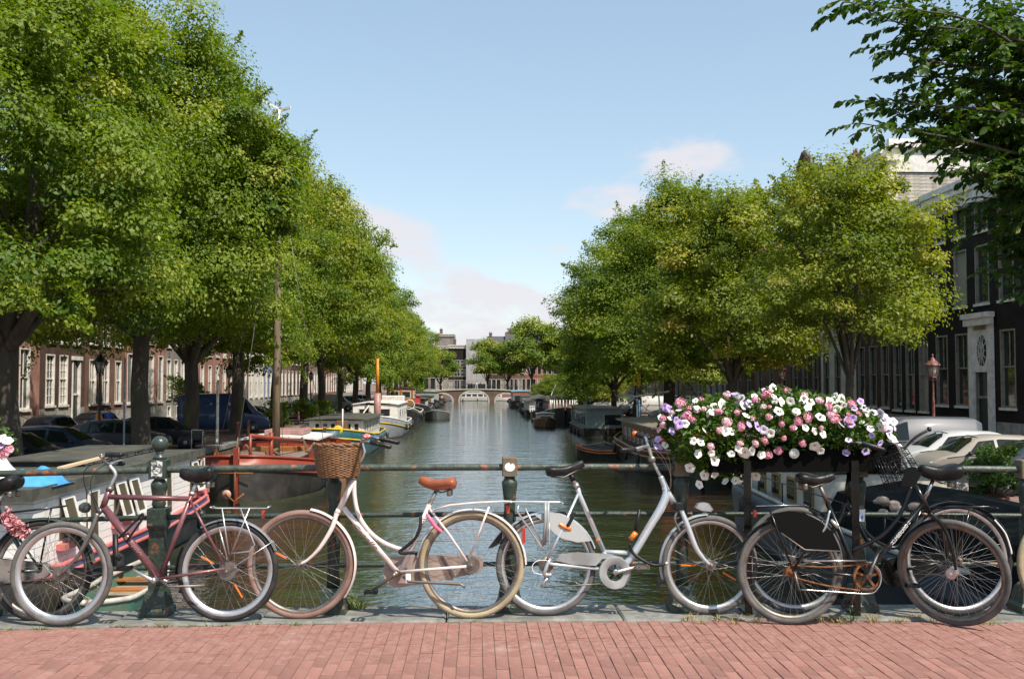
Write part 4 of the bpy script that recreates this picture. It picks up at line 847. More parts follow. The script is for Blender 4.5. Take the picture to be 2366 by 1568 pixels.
# ---- black roadster in front, faces right, front wheel turned out
B = Bike('black roadster with rusty chain and front wheel turned outward', Z4, (520,1475), 6.50, (1800,1500), 6.42, 4)
wr, pr, rr = B.wheel((525,1082), M_gtyre, M_dull, .021, .022, hubr=.03, hubm=M_rust)
wf, pf, rf = B.wheel((1765,1092), M_gtyre, M_dull, .021, .022, steer=-38, hubr=.03, hubm=M_alu)
B.tubes('frame', M_black, [([(1482,432),(1590,640)], .020), ([(1545,565),(1155,1045),(1112,1112)], .017), ([(1450,440),(1420,520),(1385,610),(1340,690),(1240,800),(1130,868),(1000,922)], .0135, True), ([(812,560),(1000,1000),(1090,1112)], .0165),
    ([(830,610,-.018),(690,840,-.055),(560,1062,-.066)], .008), ([(830,610,.018),(690,840,.055),(560,1062,.066)], .008), ([(560,1066,-.066),(975,1112,-.04),(1090,1114,-.03)], .0095), ([(560,1066,.066),(975,1112,.04),(1090,1114,.03)], .0095)])
B.tubes('fork', M_black, [([(1590,640,-.04),(1650,690,-.05),(1705,760,-.055),(1760,910,-.058),(1790,1070,-.05)], [.015,.016,.014,.011,.009], True), ([(1590,640,.05),(1640,690,.06),(1680,770,.07),(1720,920,.08),(1745,1080,.07)], [.015,.016,.014,.011,.009], True)])
B.text('CUMBERLAND', (1312,865), (1422,728), .034, M_letterw, -.0178)
for e0, e1 in (((1296,878),(1310,862)),((1424,722),(1438,706))):
    for dy in (-5, 6): B.tubes('print_bar', M_letterw, [([(e0[0]+dy,e0[1]+dy,-.0172),(e1[0]+dy,e1[1]+dy,-.0172)], .002)], n=4)
B.bars([(1482,432),(1440,330),(1380,190),(1345,120)], [(1345,120),(1400,138,-.02),(1440,100,-.10),(1500,50,-.22),(1590,0,-.34)], [(1345,120),(1320,118,.1),(1290,130,.2),(1230,150,.30),(1180,150,.36)], M_chrome, gl=.001)
B.saddle((870,362), (580,378), M_blackth, .085, .055, .026)
B.tubes('seat_post', M_dull, [([(750,420),(812,560)], .0132)])
B.crank((1100,1116), (1210,900), ring=(.088,-.045), ringm=M_rust, m=M_dull)
B.tubes('chain', M_rust, [([(540,1035,-.045),(800,1050,-.045),(1060,1030,-.045)], .006, True), ([(540,1125,-.045),(800,1190,-.045),(1060,1228,-.045)], .006, True)])
B.tubes('chain_guard_rail', M_chrome, [([(630,1002,-.06),(1110,1002,-.06)], .007), ([(1150,1018,-.06),(1205,1070,-.06),(1222,1140,-.06),(1200,1205,-.06),(1130,1252,-.06),(900,1240,-.06),(610,1220,-.06)], .005, True)])
B.rack(M_black, [(265,592),(300,588),(640,578),(665,595),(720,652)], [[(372,610),(450,820),(535,1035)]], .06, .007, 4)
B.rlight((258,640))
B.tubes('rack_top_rail', M_chrome, [([(270,586,-.062),(640,577,-.062)], .005)])
B.fender(pr, rr, 168, 20, M_black, .028, .014); 
b = MB()
ax = Vector((-math.sin(R(18)), 0, math.cos(R(18)))); RMx = Matrix.Rotation(R(-38), 3, ax); rows = []
for i in range(21):
    a = R(72 + (128-72)*i/20 + 30); rows.append([tuple(pf + RMx @ Vector(((rf+.012-q*q*20)*math.cos(a), q, (rf+.012-q*q*20)*math.sin(a)))) for q in (-.026,-.013,0,.013,.026)])
b.grid(rows); B.part('mudguard', b, M_black)
gu = B.P([(350,690,-.07),(400,640,-.07),(520,622,-.07),(640,640,-.07),(760,700,-.07),(860,800,-.07),(915,925,-.07),(770,928,-.07),(640,920,-.07),(500,830,-.07)]); g = MB(); g.prism(gu, (0,.004,0)); B.part('coat_guard', g, mat('skirt_vinyl', (.006,.006,.006), .8, bump=.2, bscale=300, spec=.08))
B.tubes('coat_guard_trim', M_dull, [([(460,790,-.072),(640,918,-.072),(920,930,-.072)], .0045)])
B.tubes('wheel_lock', M_alu, [([(830,620,-.06),(800,740,-.07),(770,790,-.06)], .008, True), ([(840,690,-.06),(895,750,-.07)], .012)])
B.tubes('kickstand', M_dull, [([(560,1080,-.06),(600,1230,-.08)], .007)])
# wire crate on the handlebar
A = [B.L(1265,210,-.13), B.L(1420,150,-.13), B.L(1530,330,-.16), B.L(1380,480,-.16)]; off = Vector((.0,.30,.0))
cr = link('crate', None, B.root); w = MB()
def wires(P0, P1, P2, P3, n, m_):
    for i in range(n+1): t = i/n; w.tube([P0.lerp(P1, t), P3.lerp(P2, t)], .0025, 4)
    for i in range(m_+1): t = i/m_; w.tube([P0.lerp(P3, t), P1.lerp(P2, t)], .0025, 4)
wires(A[0], A[1], A[2], A[3], 5, 5); B2 = [a+off for a in A]; wires(B2[0], B2[1], B2[2], B2[3], 5, 5); wires(A[0], A[3], B2[3], B2[0], 5, 5); wires(A[1], A[2], B2[2], B2[1], 5, 5)
w.build('crate_wires', M_black, cr)
p = B.P([(1372,430,-.168),(1410,300,-.168),(1470,285,-.168),(1530,345,-.168),(1475,445,-.168)]); w = MB(); w.prism(p, (0,.01,0)); w.build('crate_panel', mat('crate_panel', (.007,.007,.008), .8, spec=.1), cr)
B.tubes('front_lamp_bracket', M_dull, [([(1520,640,-.03),(1575,650,-.05)], .008)])

# ---- black bicycle behind it, faces left
B = Bike('black bicycle with wide padded saddle standing behind the roadster', Z4, (575,1372), 6.78, (1800,1368), 6.74, 3)
wf, pf, rf = B.wheel((565,995), M_gtyre, M_alu, .020, .022)
wr, pr, rr = B.wheel((1798,990), M_rubber, M_alu, .021, .022)
B.tubes('frame', M_black, [([(985,330),(950,560)], .019), ([(955,540),(1110,840),(1330,1090)], .0165), ([(978,400),(1010,620),(1120,800),(1290,900),(1410,870)], .0135, True), ([(1552,540),(1335,1092)], .0165), ([(1548,560,-.018),(1790,985,-.062)], .008), ([(1548,560,.018),(1790,985,.062)], .008), ([(1335,1085,-.03),(1790,990,-.062)], .0095), ([(1335,1085,.03),(1790,990,.062)], .0095)])
B.tubes('fork', M_black, [([(948,560,-.045),(900,700,-.055),(740,920,-.058),(570,990,-.06)], [.016,.015,.011,.009], True), ([(948,560,.045),(900,700,.055),(740,920,.058),(570,990,.06)], [.016,.015,.011,.009], True)])
B.bars([(985,330),(1000,290),(1028,230),(1025,195),(985,165)], [(985,165),(965,130,-.12),(1000,100,-.2),(1090,110,-.28),(1245,160,-.31)], [(985,165),(970,120,.12),(1000,90,.2),(1070,85,.28),(1180,100,.31)], M_chrome, gl=.15)
B.saddle((1510,305), (1812,320), M_blackth, .12, .085, .045)
B.tubes('seat_post', M_chrome, [([(1618,385),(1552,540)], .0135)])
B.crank((1335,1092), (1430,1180), m=M_dull)
B.fender(pr, rr, 132, 4, M_black, .032, .016); B.fender(pf, rf, 70, -30, M_black, .03, .016)
B.tubes('mudguard_stripe', M_white, [([(2085,690,-.03),(2165,790,-.03),(2205,900,-.03),(2215,950,-.03)], .006, True)])
chaincase(B, (1335,1090), .10, (1790,990), .05, M_black, .03)
B.rack(M_black, [(1600,600),(2040,590),(2080,600)], [[(1900,600),(1795,985)]], .06, .007, 4)
tg = MB(); p = B.P([(1022,610,-.06),(1100,612,-.06),(1095,705,-.06),(1040,700,-.06)]); tg.prism(p, (0,.004,0)); o = B.part('paper_tag', tg, mat('paper', (.80,.80,.80), .6))
tg = MB(); p = B.P([(1045,650,-.0605),(1088,655,-.0605),(1082,690,-.0605),(1052,680,-.0605)]); tg.prism(p, (0,.0004,0)); tg.build('tag_print', mat('blue_print', (.10,.28,.55), .6, c2=(.6,.7,.8), scale=60), o)
B.tubes('tag_string', M_white, [([(1015,600,-.055),(1030,620,-.055)], .002)])

# ---- left edge: black bicycle facing left, only its rear in the picture
B = Bike('black bicycle with pink flower garland on its frame at the left edge', Z1, (330,1472), 6.80, (-960,1480), 6.78, 3)
B.root.rotation_euler.z -= math.pi if abs(B.root.rotation_euler.z) > 2 else 0
B.root.rotation_euler = (-R(3), B.root.rotation_euler.y*0, 0); B.M = Matrix.Translation(B.root.location) @ B.root.rotation_euler.to_matrix().to_4x4(); B.Mi = B.M.inverted(); B.o = B.Mi @ Vector((0,0,CAM_H)); B.R3 = B.Mi.to_3x3()
wr, pr, rr = B.wheel((320,1078), M_rubber, M_dull, .021, .022, hubr=.045)
wf, pf, rf = B.wheel((-930,1078), M_rubber, M_dull, .021, .022)
B.tubes('frame', M_dgreen, [([(-20,600),(190,980),(-180,1090)], .0165), ([(0,620,-.018),(310,1075,-.062)], .008), ([(0,620,.018),(310,1075,.062)], .008), ([(-180,1090,-.03),(310,1078,-.062)], .0095), ([(-180,1090,.03),(310,1078,.062)], .0095), ([(-20,560),(-180,1090)], .0165), ([(-180,1090),(-620,620)], .017), ([(-620,620),(-560,420)], .019), ([(-180,950),(-580,520)], .014)])
B.tubes('fork', M_dgreen, [([(-620,620,.05),(-760,900,.055),(-930,1078,.06)], .012, True), ([(-620,620,-.05),(-760,900,-.055),(-930,1078,-.06)], .012, True)])
B.bars([(-560,420),(-540,300),(-560,240)], [(-560,240),(-570,230,-.2),(-420,240,-.3)], [(-560,240),(-570,230,.2),(-420,240,.3)])
B.saddle((-190,420), (150,400), M_blackth, .115, .075, .035)
B.tubes('seat_post', M_chrome, [([(30,460),(-20,600)], .0135)])
B.rack(M_black, [(20,640),(110,632),(480,588)], [[(390,605),(340,850),(300,1060)]], .06, .007, 5)
B.fender(pr, rr, 150, 10, mat('olive_mudguard', (.06,.075,.055), .3, coat=.3), .03, .016)
chaincase(B, (-180,1090), .10, (320,1075), .05, M_chrome, -.055)
cl = MB(); random.seed(5)
for i in range(420):
    f = random.random(); q = B.L(30+170*f+random.gauss(0,22), 660+150*f+random.gauss(0,26), random.uniform(-.10,-.03)); u = Vector((random.gauss(0,1),random.gauss(0,1),random.gauss(0,1))).normalized(); v = u.orthogonal().normalized(); r_ = random.uniform(.010,.022); w_ = u.cross(v)
    cl.add([q-v*r_, q+w_*r_*.7+u*r_*.3, q+v*r_, q-w_*r_*.7+u*r_*.3], [(0,1,2,3)])
B.part('pink_garland', cl, mat('pink_cloth', (.50,.16,.19), .9, c2=(.66,.36,.36), scale=60), kind='stuff')
B.crank((-180,1090), (-60,1180), m=M_alu)
# ---- right edge: only the front tyre is in the picture
B = Bike('bicycle with cream tyres cut off by the right edge', Z4, (2650,1420), 6.70, (3900,1430), 6.72, 3)
wf, pf, rf = B.wheel((2645,1030), M_ctyre, M_alu, .021, .024); wr, pr, rr = B.wheel((3900,1030), M_ctyre, M_alu, .021, .024)
B.tubes('frame', M_dgreen, [([(2960,400),(2900,620)], .019), ([(2905,600),(3400,1080)], .017), ([(2950,450),(3540,560)], .014), ([(3560,500),(3400,1080)], .0165), ([(3550,560,-.02),(3900,1030,-.06)], .008), ([(3550,560,.02),(3900,1030,.06)], .008), ([(3400,1080,-.03),(3900,1030,-.06)], .0095), ([(3400,1080,.03),(3900,1030,.06)], .0095)])
B.tubes('fork', M_dgreen, [([(2895,630,-.05),(2850,780,-.055),(2645,1030,-.06)], .012, True), ([(2895,630,.05),(2850,780,.055),(2645,1030,.06)], .012, True)])
B.bars([(2960,400),(2980,300),(2960,200)], [(2960,200),(2950,190,-.2),(3080,200,-.3)], [(2960,200),(2950,190,.2),(3080,200,.3)])
B.saddle((3450,360), (3730,340), M_blackth); B.tubes('seat_post', M_alu, [([(3590,400),(3560,500)], .0135)]); B.crank((3400,1080), (3500,1200))
B.fender(pr, rr, 170, 10, M_dgreen); B.fender(pf, rf, 70, -20, M_dgreen)
# ---------------------------------------------------------------- bridge railing
M_rail = mat('railing_green', (.026,.042,.031), .45, c2=(.20,.08,.038), scale=11, lo=.60, hi=.66, var=.35, bump=.25, bscale=70)
M_railtop = mat('railing_worn', (.058,.075,.058), .42, c2=(.26,.10,.05), scale=9, lo=.60, hi=.66, var=.4, bump=.25, bscale=70)
M_cap = mat('post_cap_rust', (.12,.115,.075), .7, c2=(.24,.10,.05), scale=22, lo=.5, hi=.62, bump=.3, bscale=90)
YR = 6.96
rl = thing('bridge_railing', 'dark green iron railing with rusty patches along the bridge edge', 'railing', (0,YR,0))
for z, r in ((.985,.0235), (.66,.0175), (.318,.0165)):
    m = MB(); xs = np.linspace(-9, 9, 61); m.tube([(x, 0, z + hump(x)*.75 - (.012 if x < -2 else 0)*(-x-2)) for x in xs], r, 12); m.build('rail', M_railtop if z > .9 else M_rail, rl)
def base_post(px, ball=False, dark=False, plain=False):
    x = atY(px, 1300, YR).x; z0 = hump(x)*.75
    p = link('post', None, rl, loc=(x, 0, z0)); m = MB()
    s2 = math.sqrt(2); sq = lambda h, z: (h*s2, z)
    m.lathe((0,0,0), [sq(.098,-.01), sq(.098,.04), sq(.084,.06), sq(.066,.15), sq(.060,.17)], 4, a0=math.pi/4, smooth=False)
    if ball:
        m.lathe((0,0,0), [sq(.050,.17), sq(.050,.575), sq(.062,.60), sq(.062,.72), sq(.054,.725)], 4, a0=math.pi/4, smooth=False)
        m.lathe((0,0,0), [(.036,.72),(.040,.73),(.048,.75),(.044,.765),(.042,.79),(.054,.86),(.056,.885),(.050,.90),(.036,.915),(.038,.93)], 20)
    else:
        m.lathe((0,0,0), [(.047,.17),(.040,.30),(.044,.40),(.046,.60),(.038,.70),(.040,.74),(.052,.85),(.055,.875),(.050,.89),(.036,.905),(.038,.925)], 20)
    m.build('post_shaft', M_rail, p)
    m = MB(); h = .058 if ball else .052; m.bbox(-h, h, -h, h, .925, 1.055, .006); m.build('post_block', M_cap if not ball else M_rail, p)
    if ball:
        m = MB(); m.lathe((0,0,0), [(.046,1.055),(.044,1.075),(.028,1.085),(.024,1.095),(.034,1.105),(.024,1.11)], 20); m.ball((0,0,1.16), .056, 20, 14); m.build('ball_finial', mat('finial_green', (.035,.052,.042), .3, c2=(.09,.09,.08), scale=9, lo=.5, hi=.7, bump=.15, bscale=60), p)
    return p, x, z0
P0 = base_post(365, True)[0]
for px in (-440, -40, 770): base_post(px)
P1 = base_post(1177)[0]
for px in (1575, 1985, 2372, 2780): base_post(px)
# emblem on the tall post (worn white relief, three diagonal crosses) and the white sticker on the square block
m = MB()
for k in range(3):
    z = .958 + k*.032
    for sgn in (-1, 1): m.obox((-.020, -.0605, z-.013*sgn), (.020, -.0605, z+.013*sgn), .006, .009, Vector((0,1,0)))
m.prism([(-.036,-.0583,.94),(.036,-.0583,.94),(.038,-.0583,1.04),(0,-.0583,1.05),(-.038,-.0583,1.04)], (0,-.0015,0))
m.build('post_emblem', mat('worn_white', (.62,.62,.60), .7, c2=(.12,.13,.12), scale=45, lo=.48, hi=.56), P0)
m = MB(); pts = []
for i in range(26):
    a = 2*math.pi*i/26; r = .034*(1 + .06*math.cos(2*a)) - (.012 if 5 <= i <= 6 else 0); pts.append((r*math.cos(a), -.0525, .990 + r*math.sin(a)*.95))
m.prism(pts, (0,-.001,0)); m.build('round_sticker', mat('sticker_white', (.82,.80,.77), .5), P1)
m = MB(); m.lathe((.006,-.0542,1.016), [(.001,0),(.006,0),(.006,.0006),(.001,.0006)], 12, 'y'); m.build('sticker_mark', M_cap, P1)

# ---------------------------------------------------------------- flower boxes on the railing
M_pet = [mat('petal_white', (.80,.77,.70), .6), mat('petal_pink', (.72,.20,.34), .6, c2=(.85,.52,.58), scale=45, lo=.4, hi=.6), mat('petal_lilac', (.42,.28,.62), .6, c2=(.55,.42,.70), scale=30), mat('petal_palelilac', (.66,.58,.70), .6)]
M_pet.append(mat('petal_palepink', (.86,.47,.56), .6, c2=(.9,.72,.72), scale=45, lo=.4, hi=.6))
M_pleaf = leaf_mat('plant_leaf', (.045,.10,.012), (.10,.19,.025), (.22,.24,.05), .3)
M_eye = mat('flower_throat', (.35,.30,.06), .7)
def petunia(m_, r):
    b = MB(); n = 20; rows = []
    for rr, zz in ((.06,-.55),(.14,-.25),(.35,.0),(.75,.14),(1.0,.06)):
        rows.append([(rr*r*math.cos(2*math.pi*k/n)*(1+.09*math.cos(5*2*math.pi*k/n)*(rr > .5)), rr*r*math.sin(2*math.pi*k/n)*(1+.09*math.cos(5*2*math.pi*k/n)*(rr > .5)), zz*r*(1+.25*math.cos(10*math.pi*2*k/n)*(rr > .9))) for k in range(n)])
    b.grid(rows, True, True); b.m = 1; b.lathe((0,0,-.30*r), [(.15*r,0),(.18*r,.10*r),(.02*r,.12*r)], 8)
    return b.mesh('petunia', [m_, M_eye])
def geranium(m_, r):
    b = MB(); rg = random.Random(4)
    for i in range(17):
        t = rg.uniform(0,1)**.6*1.2; a = i*2.4; c = Vector((math.sin(t)*math.cos(a), math.sin(t)*math.sin(a), math.cos(t)*.6))*r*rg.uniform(.7,1.05)
        nrm = c.normalized(); u = nrm.orthogonal().normalized(); v = nrm.cross(u); ph = rg.uniform(0,6)
        for k in range(5):
            an = ph + k*2*math.pi/5; d = u*math.cos(an)+v*math.sin(an); e = u*math.cos(an+1.57)+v*math.sin(an+1.57)
            b.add([c, c+d*r*.30+e*r*.17+nrm*.1*r, c+d*r*.48+nrm*.04*r, c+d*r*.30-e*r*.17+nrm*.1*r], [(0,1,2,3)])
    return b.mesh('geranium', m_)
def foliage_mesh(name, pts, sizes, rnd, m_, up=.4, out=None):
    """pts (n,3), one folded leaf each, at random tilt"""
    n = len(pts); nr = RNG.normal(size=(n,3)); nr[:,2] = np.abs(nr[:,2])*(1 if out is None else .6) + up
    if out is not None: nr = nr*.55 + out*1.05
    nr /= np.linalg.norm(nr, axis=1)[:,None]
    d = RNG.normal(size=(n,3)); d[:,2] -= .35; d -= nr*(d*nr).sum(1)[:,None]; d /= np.linalg.norm(d, axis=1)[:,None]; s = np.cross(nr, d); L_ = sizes[:,None]
    V = np.empty((n,4,3)); V[:,0] = pts - d*L_*.5; V[:,1] = pts + s*L_*.30 + nr*L_*.08 - d*L_*.05; V[:,2] = pts + d*L_*.5 - nr*L_*.08; V[:,3] = pts - s*L_*.30 + nr*L_*.08 - d*L_*.05
    me = bpy.data.meshes.new(name); me.vertices.add(n*4); me.vertices.foreach_set('co', V.reshape(-1)); me.loops.add(n*4); me.loops.foreach_set('vertex_index', np.arange(n*4, dtype=np.int32))
    me.polygons.add(n); me.polygons.foreach_set('loop_start', np.arange(0, n*4, 4, dtype=np.int32)); me.polygons.foreach_set('loop_total', np.full(n, 4, dtype=np.int32))
    at = me.attributes.new('rnd', 'FLOAT', 'FACE'); at.data.foreach_set('value', rnd.astype(np.float32)); me.materials.append(m_); me.update(); me.validate(); return me
def leaf_mesh6(name, pts, dirs, nrms, sizes, rnd, m_):
    n = len(pts); d = dirs/np.linalg.norm(dirs, axis=1)[:,None]; nr = nrms - d*(nrms*d).sum(1)[:,None]; nr /= np.linalg.norm(nr, axis=1)[:,None]; s = np.cross(nr, d); L_ = sizes[:,None]; V = np.empty((n,6,3))
    for i, (a, b, c) in enumerate(((0,0,0),(.30,.27,.07),(.66,.25,.05),(1,0,-.10),(.66,-.25,.05),(.30,-.27,.07))): V[:,i] = pts + d*L_*a + s*L_*b + nr*L_*c
    me = bpy.data.meshes.new(name); me.vertices.add(n*6); me.vertices.foreach_set('co', V.reshape(-1)); me.loops.add(n*8)
    idx = (np.arange(n)*6)[:,None] + np.array([0,1,2,3,0,3,4,5])[None]; me.loops.foreach_set('vertex_index', idx.astype(np.int32).reshape(-1)); me.polygons.add(n*2)
    me.polygons.foreach_set('loop_start', np.arange(0, n*8, 4, dtype=np.int32)); me.polygons.foreach_set('loop_total', np.full(n*2, 4, dtype=np.int32))
    at = me.attributes.new('rnd', 'FLOAT', 'FACE'); at.data.foreach_set('value', np.repeat(rnd, 2).astype(np.float32)); me.materials.append(m_); me.update(); me.validate(); return me
def planter(label, px0, px1, top, ybox, spots, nleaf, poly):
    a = atY(px0, ybox, YR); b_ = atY(px1, ybox, YR); t = thing('flower_box', label, 'flower box', ((a.x+b_.x)/2, YR, hump(a.x)))
    hw = (b_.x-a.x)/2; z0 = a.z - hump(a.x); m = MB(); m.bbox(-hw+.08, hw-.08, -.17, .17, z0, z0+.2, .012); bx = m.build('box', mat('box_black', (.005,.005,.005), .9, spec=.05), t)
    for x in (-hw*.55, hw*.45): m = MB(); m.obox((x,-.178,z0+.08),(x,-.178,-.02),.05,.012,Vector((0,1,0))); m.obox((x,-.17,.012),(x,.02,.012),.05,.02); m.build('bracket', M_black, t)
    # leaves fill the mound: poly is the outline (px,py) in the photo, depth falls off to the rim
    return t, hw, z0
t, hw, z0 = planter('long black box overflowing with pink, white and lilac flowers', 1600, 2085, 0, 1086, None, 0, None)
ox, oy, oz = t.location
top_px = [(1520,985),(1535,960),(1560,935),(1600,925),(1650,915),(1700,918),(1730,912),(1760,905),(1790,895),(1830,903),(1870,908),(1920,915),(1960,925),(2000,945),(2040,965),(2062,990),(2070,1020)]
bot_px = [(1520,990),(1535,1020),(1560,1060),(1590,1090),(1640,1105),(1690,1112),(1730,1105),(1760,1085),(1800,1076),(1850,1072),(1900,1066),(1950,1068),(1990,1070),(2020,1060),(2045,1040),(2060,1025),(2070,1020)]
def mound(n):
    out = np.empty((n,3)); xs = RNG.uniform(1522,2068,n); u = RNG.beta(1.0,1.15,n)
    for i in range(n):
        tp = np.interp(xs[i], [p[0] for p in top_px], [p[1] for p in top_px]) + RNG.normal()*5; bt = np.interp(xs[i], [p[0] for p in bot_px], [p[1] for p in bot_px]) + RNG.normal()*7
        py = tp + (bt-tp)*u[i]; dep = .24*math.sin(math.pi*min(max((py-tp)/max(bt-tp,1)*.8+.15,0),1))*min(1,(min(xs[i]-1515,2075-xs[i]))/60); y = YR - .02 + RNG.uniform(-1,1)*dep*1.0
        if RNG.random() < .35: y = YR - .02 - dep*RNG.uniform(.7,1.05)
        p = atY(xs[i], py, y); out[i] = (p.x-ox, p.y-oy, p.z-oz)
    return out
pts = mound(12000); me = foliage_mesh('leaves', pts, RNG.uniform(.022,.05,12000), np.clip(RNG.normal(.42,.25,12000),0,1), M_pleaf); link('leaves', me, t, kind='stuff')
sm = MB(); random.seed(9)
for i in range(90):
    p = Vector(pts[random.randrange(12000)]); q = Vector((p.x*.93, 0, z0+.18)); sm.tube([q, (p+q)/2+Vector((0,-.03,.04)), p], .002, 4, caps=False)
sm.build('stems', M_pleaf, t)
FL = [petunia(M_pet[0], .034), geranium(M_pet[1], .036), petunia(M_pet[2], .031), petunia(M_pet[3], .032)]; FN = ['petunia','geranium','petunia','petunia','geranium']; FL.append(geranium(M_pet[4], .033))
# flower heads where the photograph shows them (kind, pixel x, pixel y), then scattered ones along the crown of the mound
Zf = lambda x, y: ((1850 + x*.33812)*.79257, (1080 + y*.33816)*.79257)
spots = [(0,565,615),(0,505,605),(1,655,650),(0,545,715),(0,475,835),(0,690,775),(0,690,890),(0,600,900),(0,780,950),(0,868,945),(0,555,980),(0,890,670),(0,945,705),(0,1010,690),(0,915,690),(0,1090,725),(1,1150,725),(1,1240,690),(1,1285,580),(1,1120,600),(1,1040,625),(1,905,625),(2,1055,480),(2,985,465),(0,835,525),(1,920,480),(1,1265,458),(0,1470,490),(0,1550,520),(0,1620,545),(1,1445,625),(0,1550,650),(0,1600,690),(1,1630,790),(1,1490,405),(0,1600,400),(1,1150,395),(1,885,360),(0,960,385),(1,720,350),(1,790,440),(2,320,520),(0,630,380),(1,500,425),(1,540,340),(1,590,330),(1,470,330),(0,430,455),(2,385,460),(2,355,430),(2,300,330),(2,265,320),(1,400,280),(1,580,250),(0,520,260),(1,790,210),(3,870,215),(3,920,235),(3,890,280),(2,960,290),(3,990,285),(1,1130,205),(0,1190,150),(0,1200,225),(0,1205,255),(1,1300,170),(0,1265,270),(0,1340,265),(1,1460,215),(0,1455,250),(1,1110,310),(0,1390,355),(1,1590,260),(0,1780,245),(0,1675,270),(1,1670,310),(0,1740,330),(0,1800,300),(1,1870,290),(2,1945,265),(3,2000,345),(3,2060,360),(3,2110,370),(3,2150,395),(3,2000,370),(3,2220,440),(2,1825,430),(2,1880,410),(3,2030,500),(3,2190,510),(3,2200,560),(0,2210,590),(2,2040,560),(3,1840,595),(2,2110,630),(2,1820,705),(2,1990,695),(0,2160,760),(0,2110,490),(3,2160,480),(3,2230,610),(2,200,590),(2,205,655),(0,260,640),(0,225,405),(3,1110,510),(0,1170,540),(1,1360,490),(1,1410,440),(0,1240,350),(0,1490,320),(0,680,310),(0,750,290),(1,1040,250),(1,1690,380),(1,1720,410),(1,730,515),(0,780,520),(3,1970,320),(0,660,710),(0,830,715),(0,1040,905),(0,930,300),(1,440,395),(0,1510,270),(3,2180,425)]
random.seed(21)
for (k, zx, zy) in spots:
    px, py = Zf(zx, zy); tp = np.interp(px, [p[0] for p in top_px], [p[1] for p in top_px]); bt = np.interp(px, [p[0] for p in bot_px], [p[1] for p in bot_px]); f = min(max((py-tp)/max(bt-tp,1),0),1)
    y = YR - .05 - .22*math.sin(math.pi*min(f*.8+.12,1))*min(1, min(abs(px-1510), abs(2080-px))/60); p = atY(px, py, y)
    d = Vector((random.gauss(0,.5), -1, random.gauss(.35,.45))).normalized() if k != 1 else Vector((random.gauss(0,.4), -1, .5+random.gauss(0,.2))).normalized()
    s_ = random.uniform(.65,1.12) if k in (1,4) else random.uniform(.75,1.15)
    if k == 1 and random.random() < .38: k = 4
    link(FN[k], FL[k], t, loc=(p.x-ox, p.y-oy, p.z-oz), rot=(d.to_track_quat('Z','Y') @ Euler((0,0,random.uniform(0,6))).to_quaternion()).to_euler(), scale=(s_*random.uniform(.8,1.15),s_*random.uniform(.75,1.1),s_*random.uniform(.6,1)))
for i in range(210):
    q = pts[random.randrange(12000)]
    if q[2] < 1.22: continue
    k = random.choice((0,0,1,4,4,2,3)); d = Vector((random.gauss(0,.6), -.6+random.gauss(0,.4), .6)).normalized(); link(FN[k], FL[k], t, loc=(q[0],q[1]-.02,q[2]+.01), rot=d.to_track_quat('Z','Y').to_euler(), scale=(random.uniform(.45,.9),)*3)
# white round badge and small print on the box front
q = atY(2213*0+1834, 1047, YR-.20); m = MB(); m.lathe((q.x-ox,-.205,q.z-oz), [(.01,0),(.034,0),(.036,.003),(.034,.006)], 24, 'y'); m.build('round_badge', mat('badge', (.55,.55,.5), .6), t)
# second box at the left edge: only its tip shows
a = atY(-95, 1040, YR); t2 = thing('flower_box', 'pink and lilac flowers of a box cut off by the left edge', 'flower box', (a.x, YR, 0))
m = MB(); m.bbox(-.42,.20,-.16,.16,.95,1.13,.012); m.build('box', mat('box_black', (.02,.02,.02), .5), t2)
n = 2200; pp = np.empty((n,3)); pp[:,0] = RNG.uniform(-.55,.30,n); pp[:,1] = RNG.uniform(-.25,.22,n); pp[:,2] = 1.1 + RNG.uniform(-.05,.30,n)*(1-np.clip(np.abs(pp[:,0]+.1)/.45,0,1)**3)
link('leaves', foliage_mesh('leaves', pp, RNG.uniform(.022,.045,n), np.clip(RNG.normal(.45,.25,n),0,1), M_pleaf), t2, kind='stuff')
for px, py, k in ((5,1012,3),(18,1018,0),(14,1045,1),(20,1038,1),(10,1050,1),(3,1028,2),(-12,1020,1),(-30,1008,0),(-20,1040,2),(-45,1015,1)):
    p = atY(px, py, YR-.2); link(FN[k], FL[k], t2, loc=(p.x-a.x, -.2, p.z), rot=(R(60+random.uniform(-20,20)), 0, random.uniform(-.5,.5)))
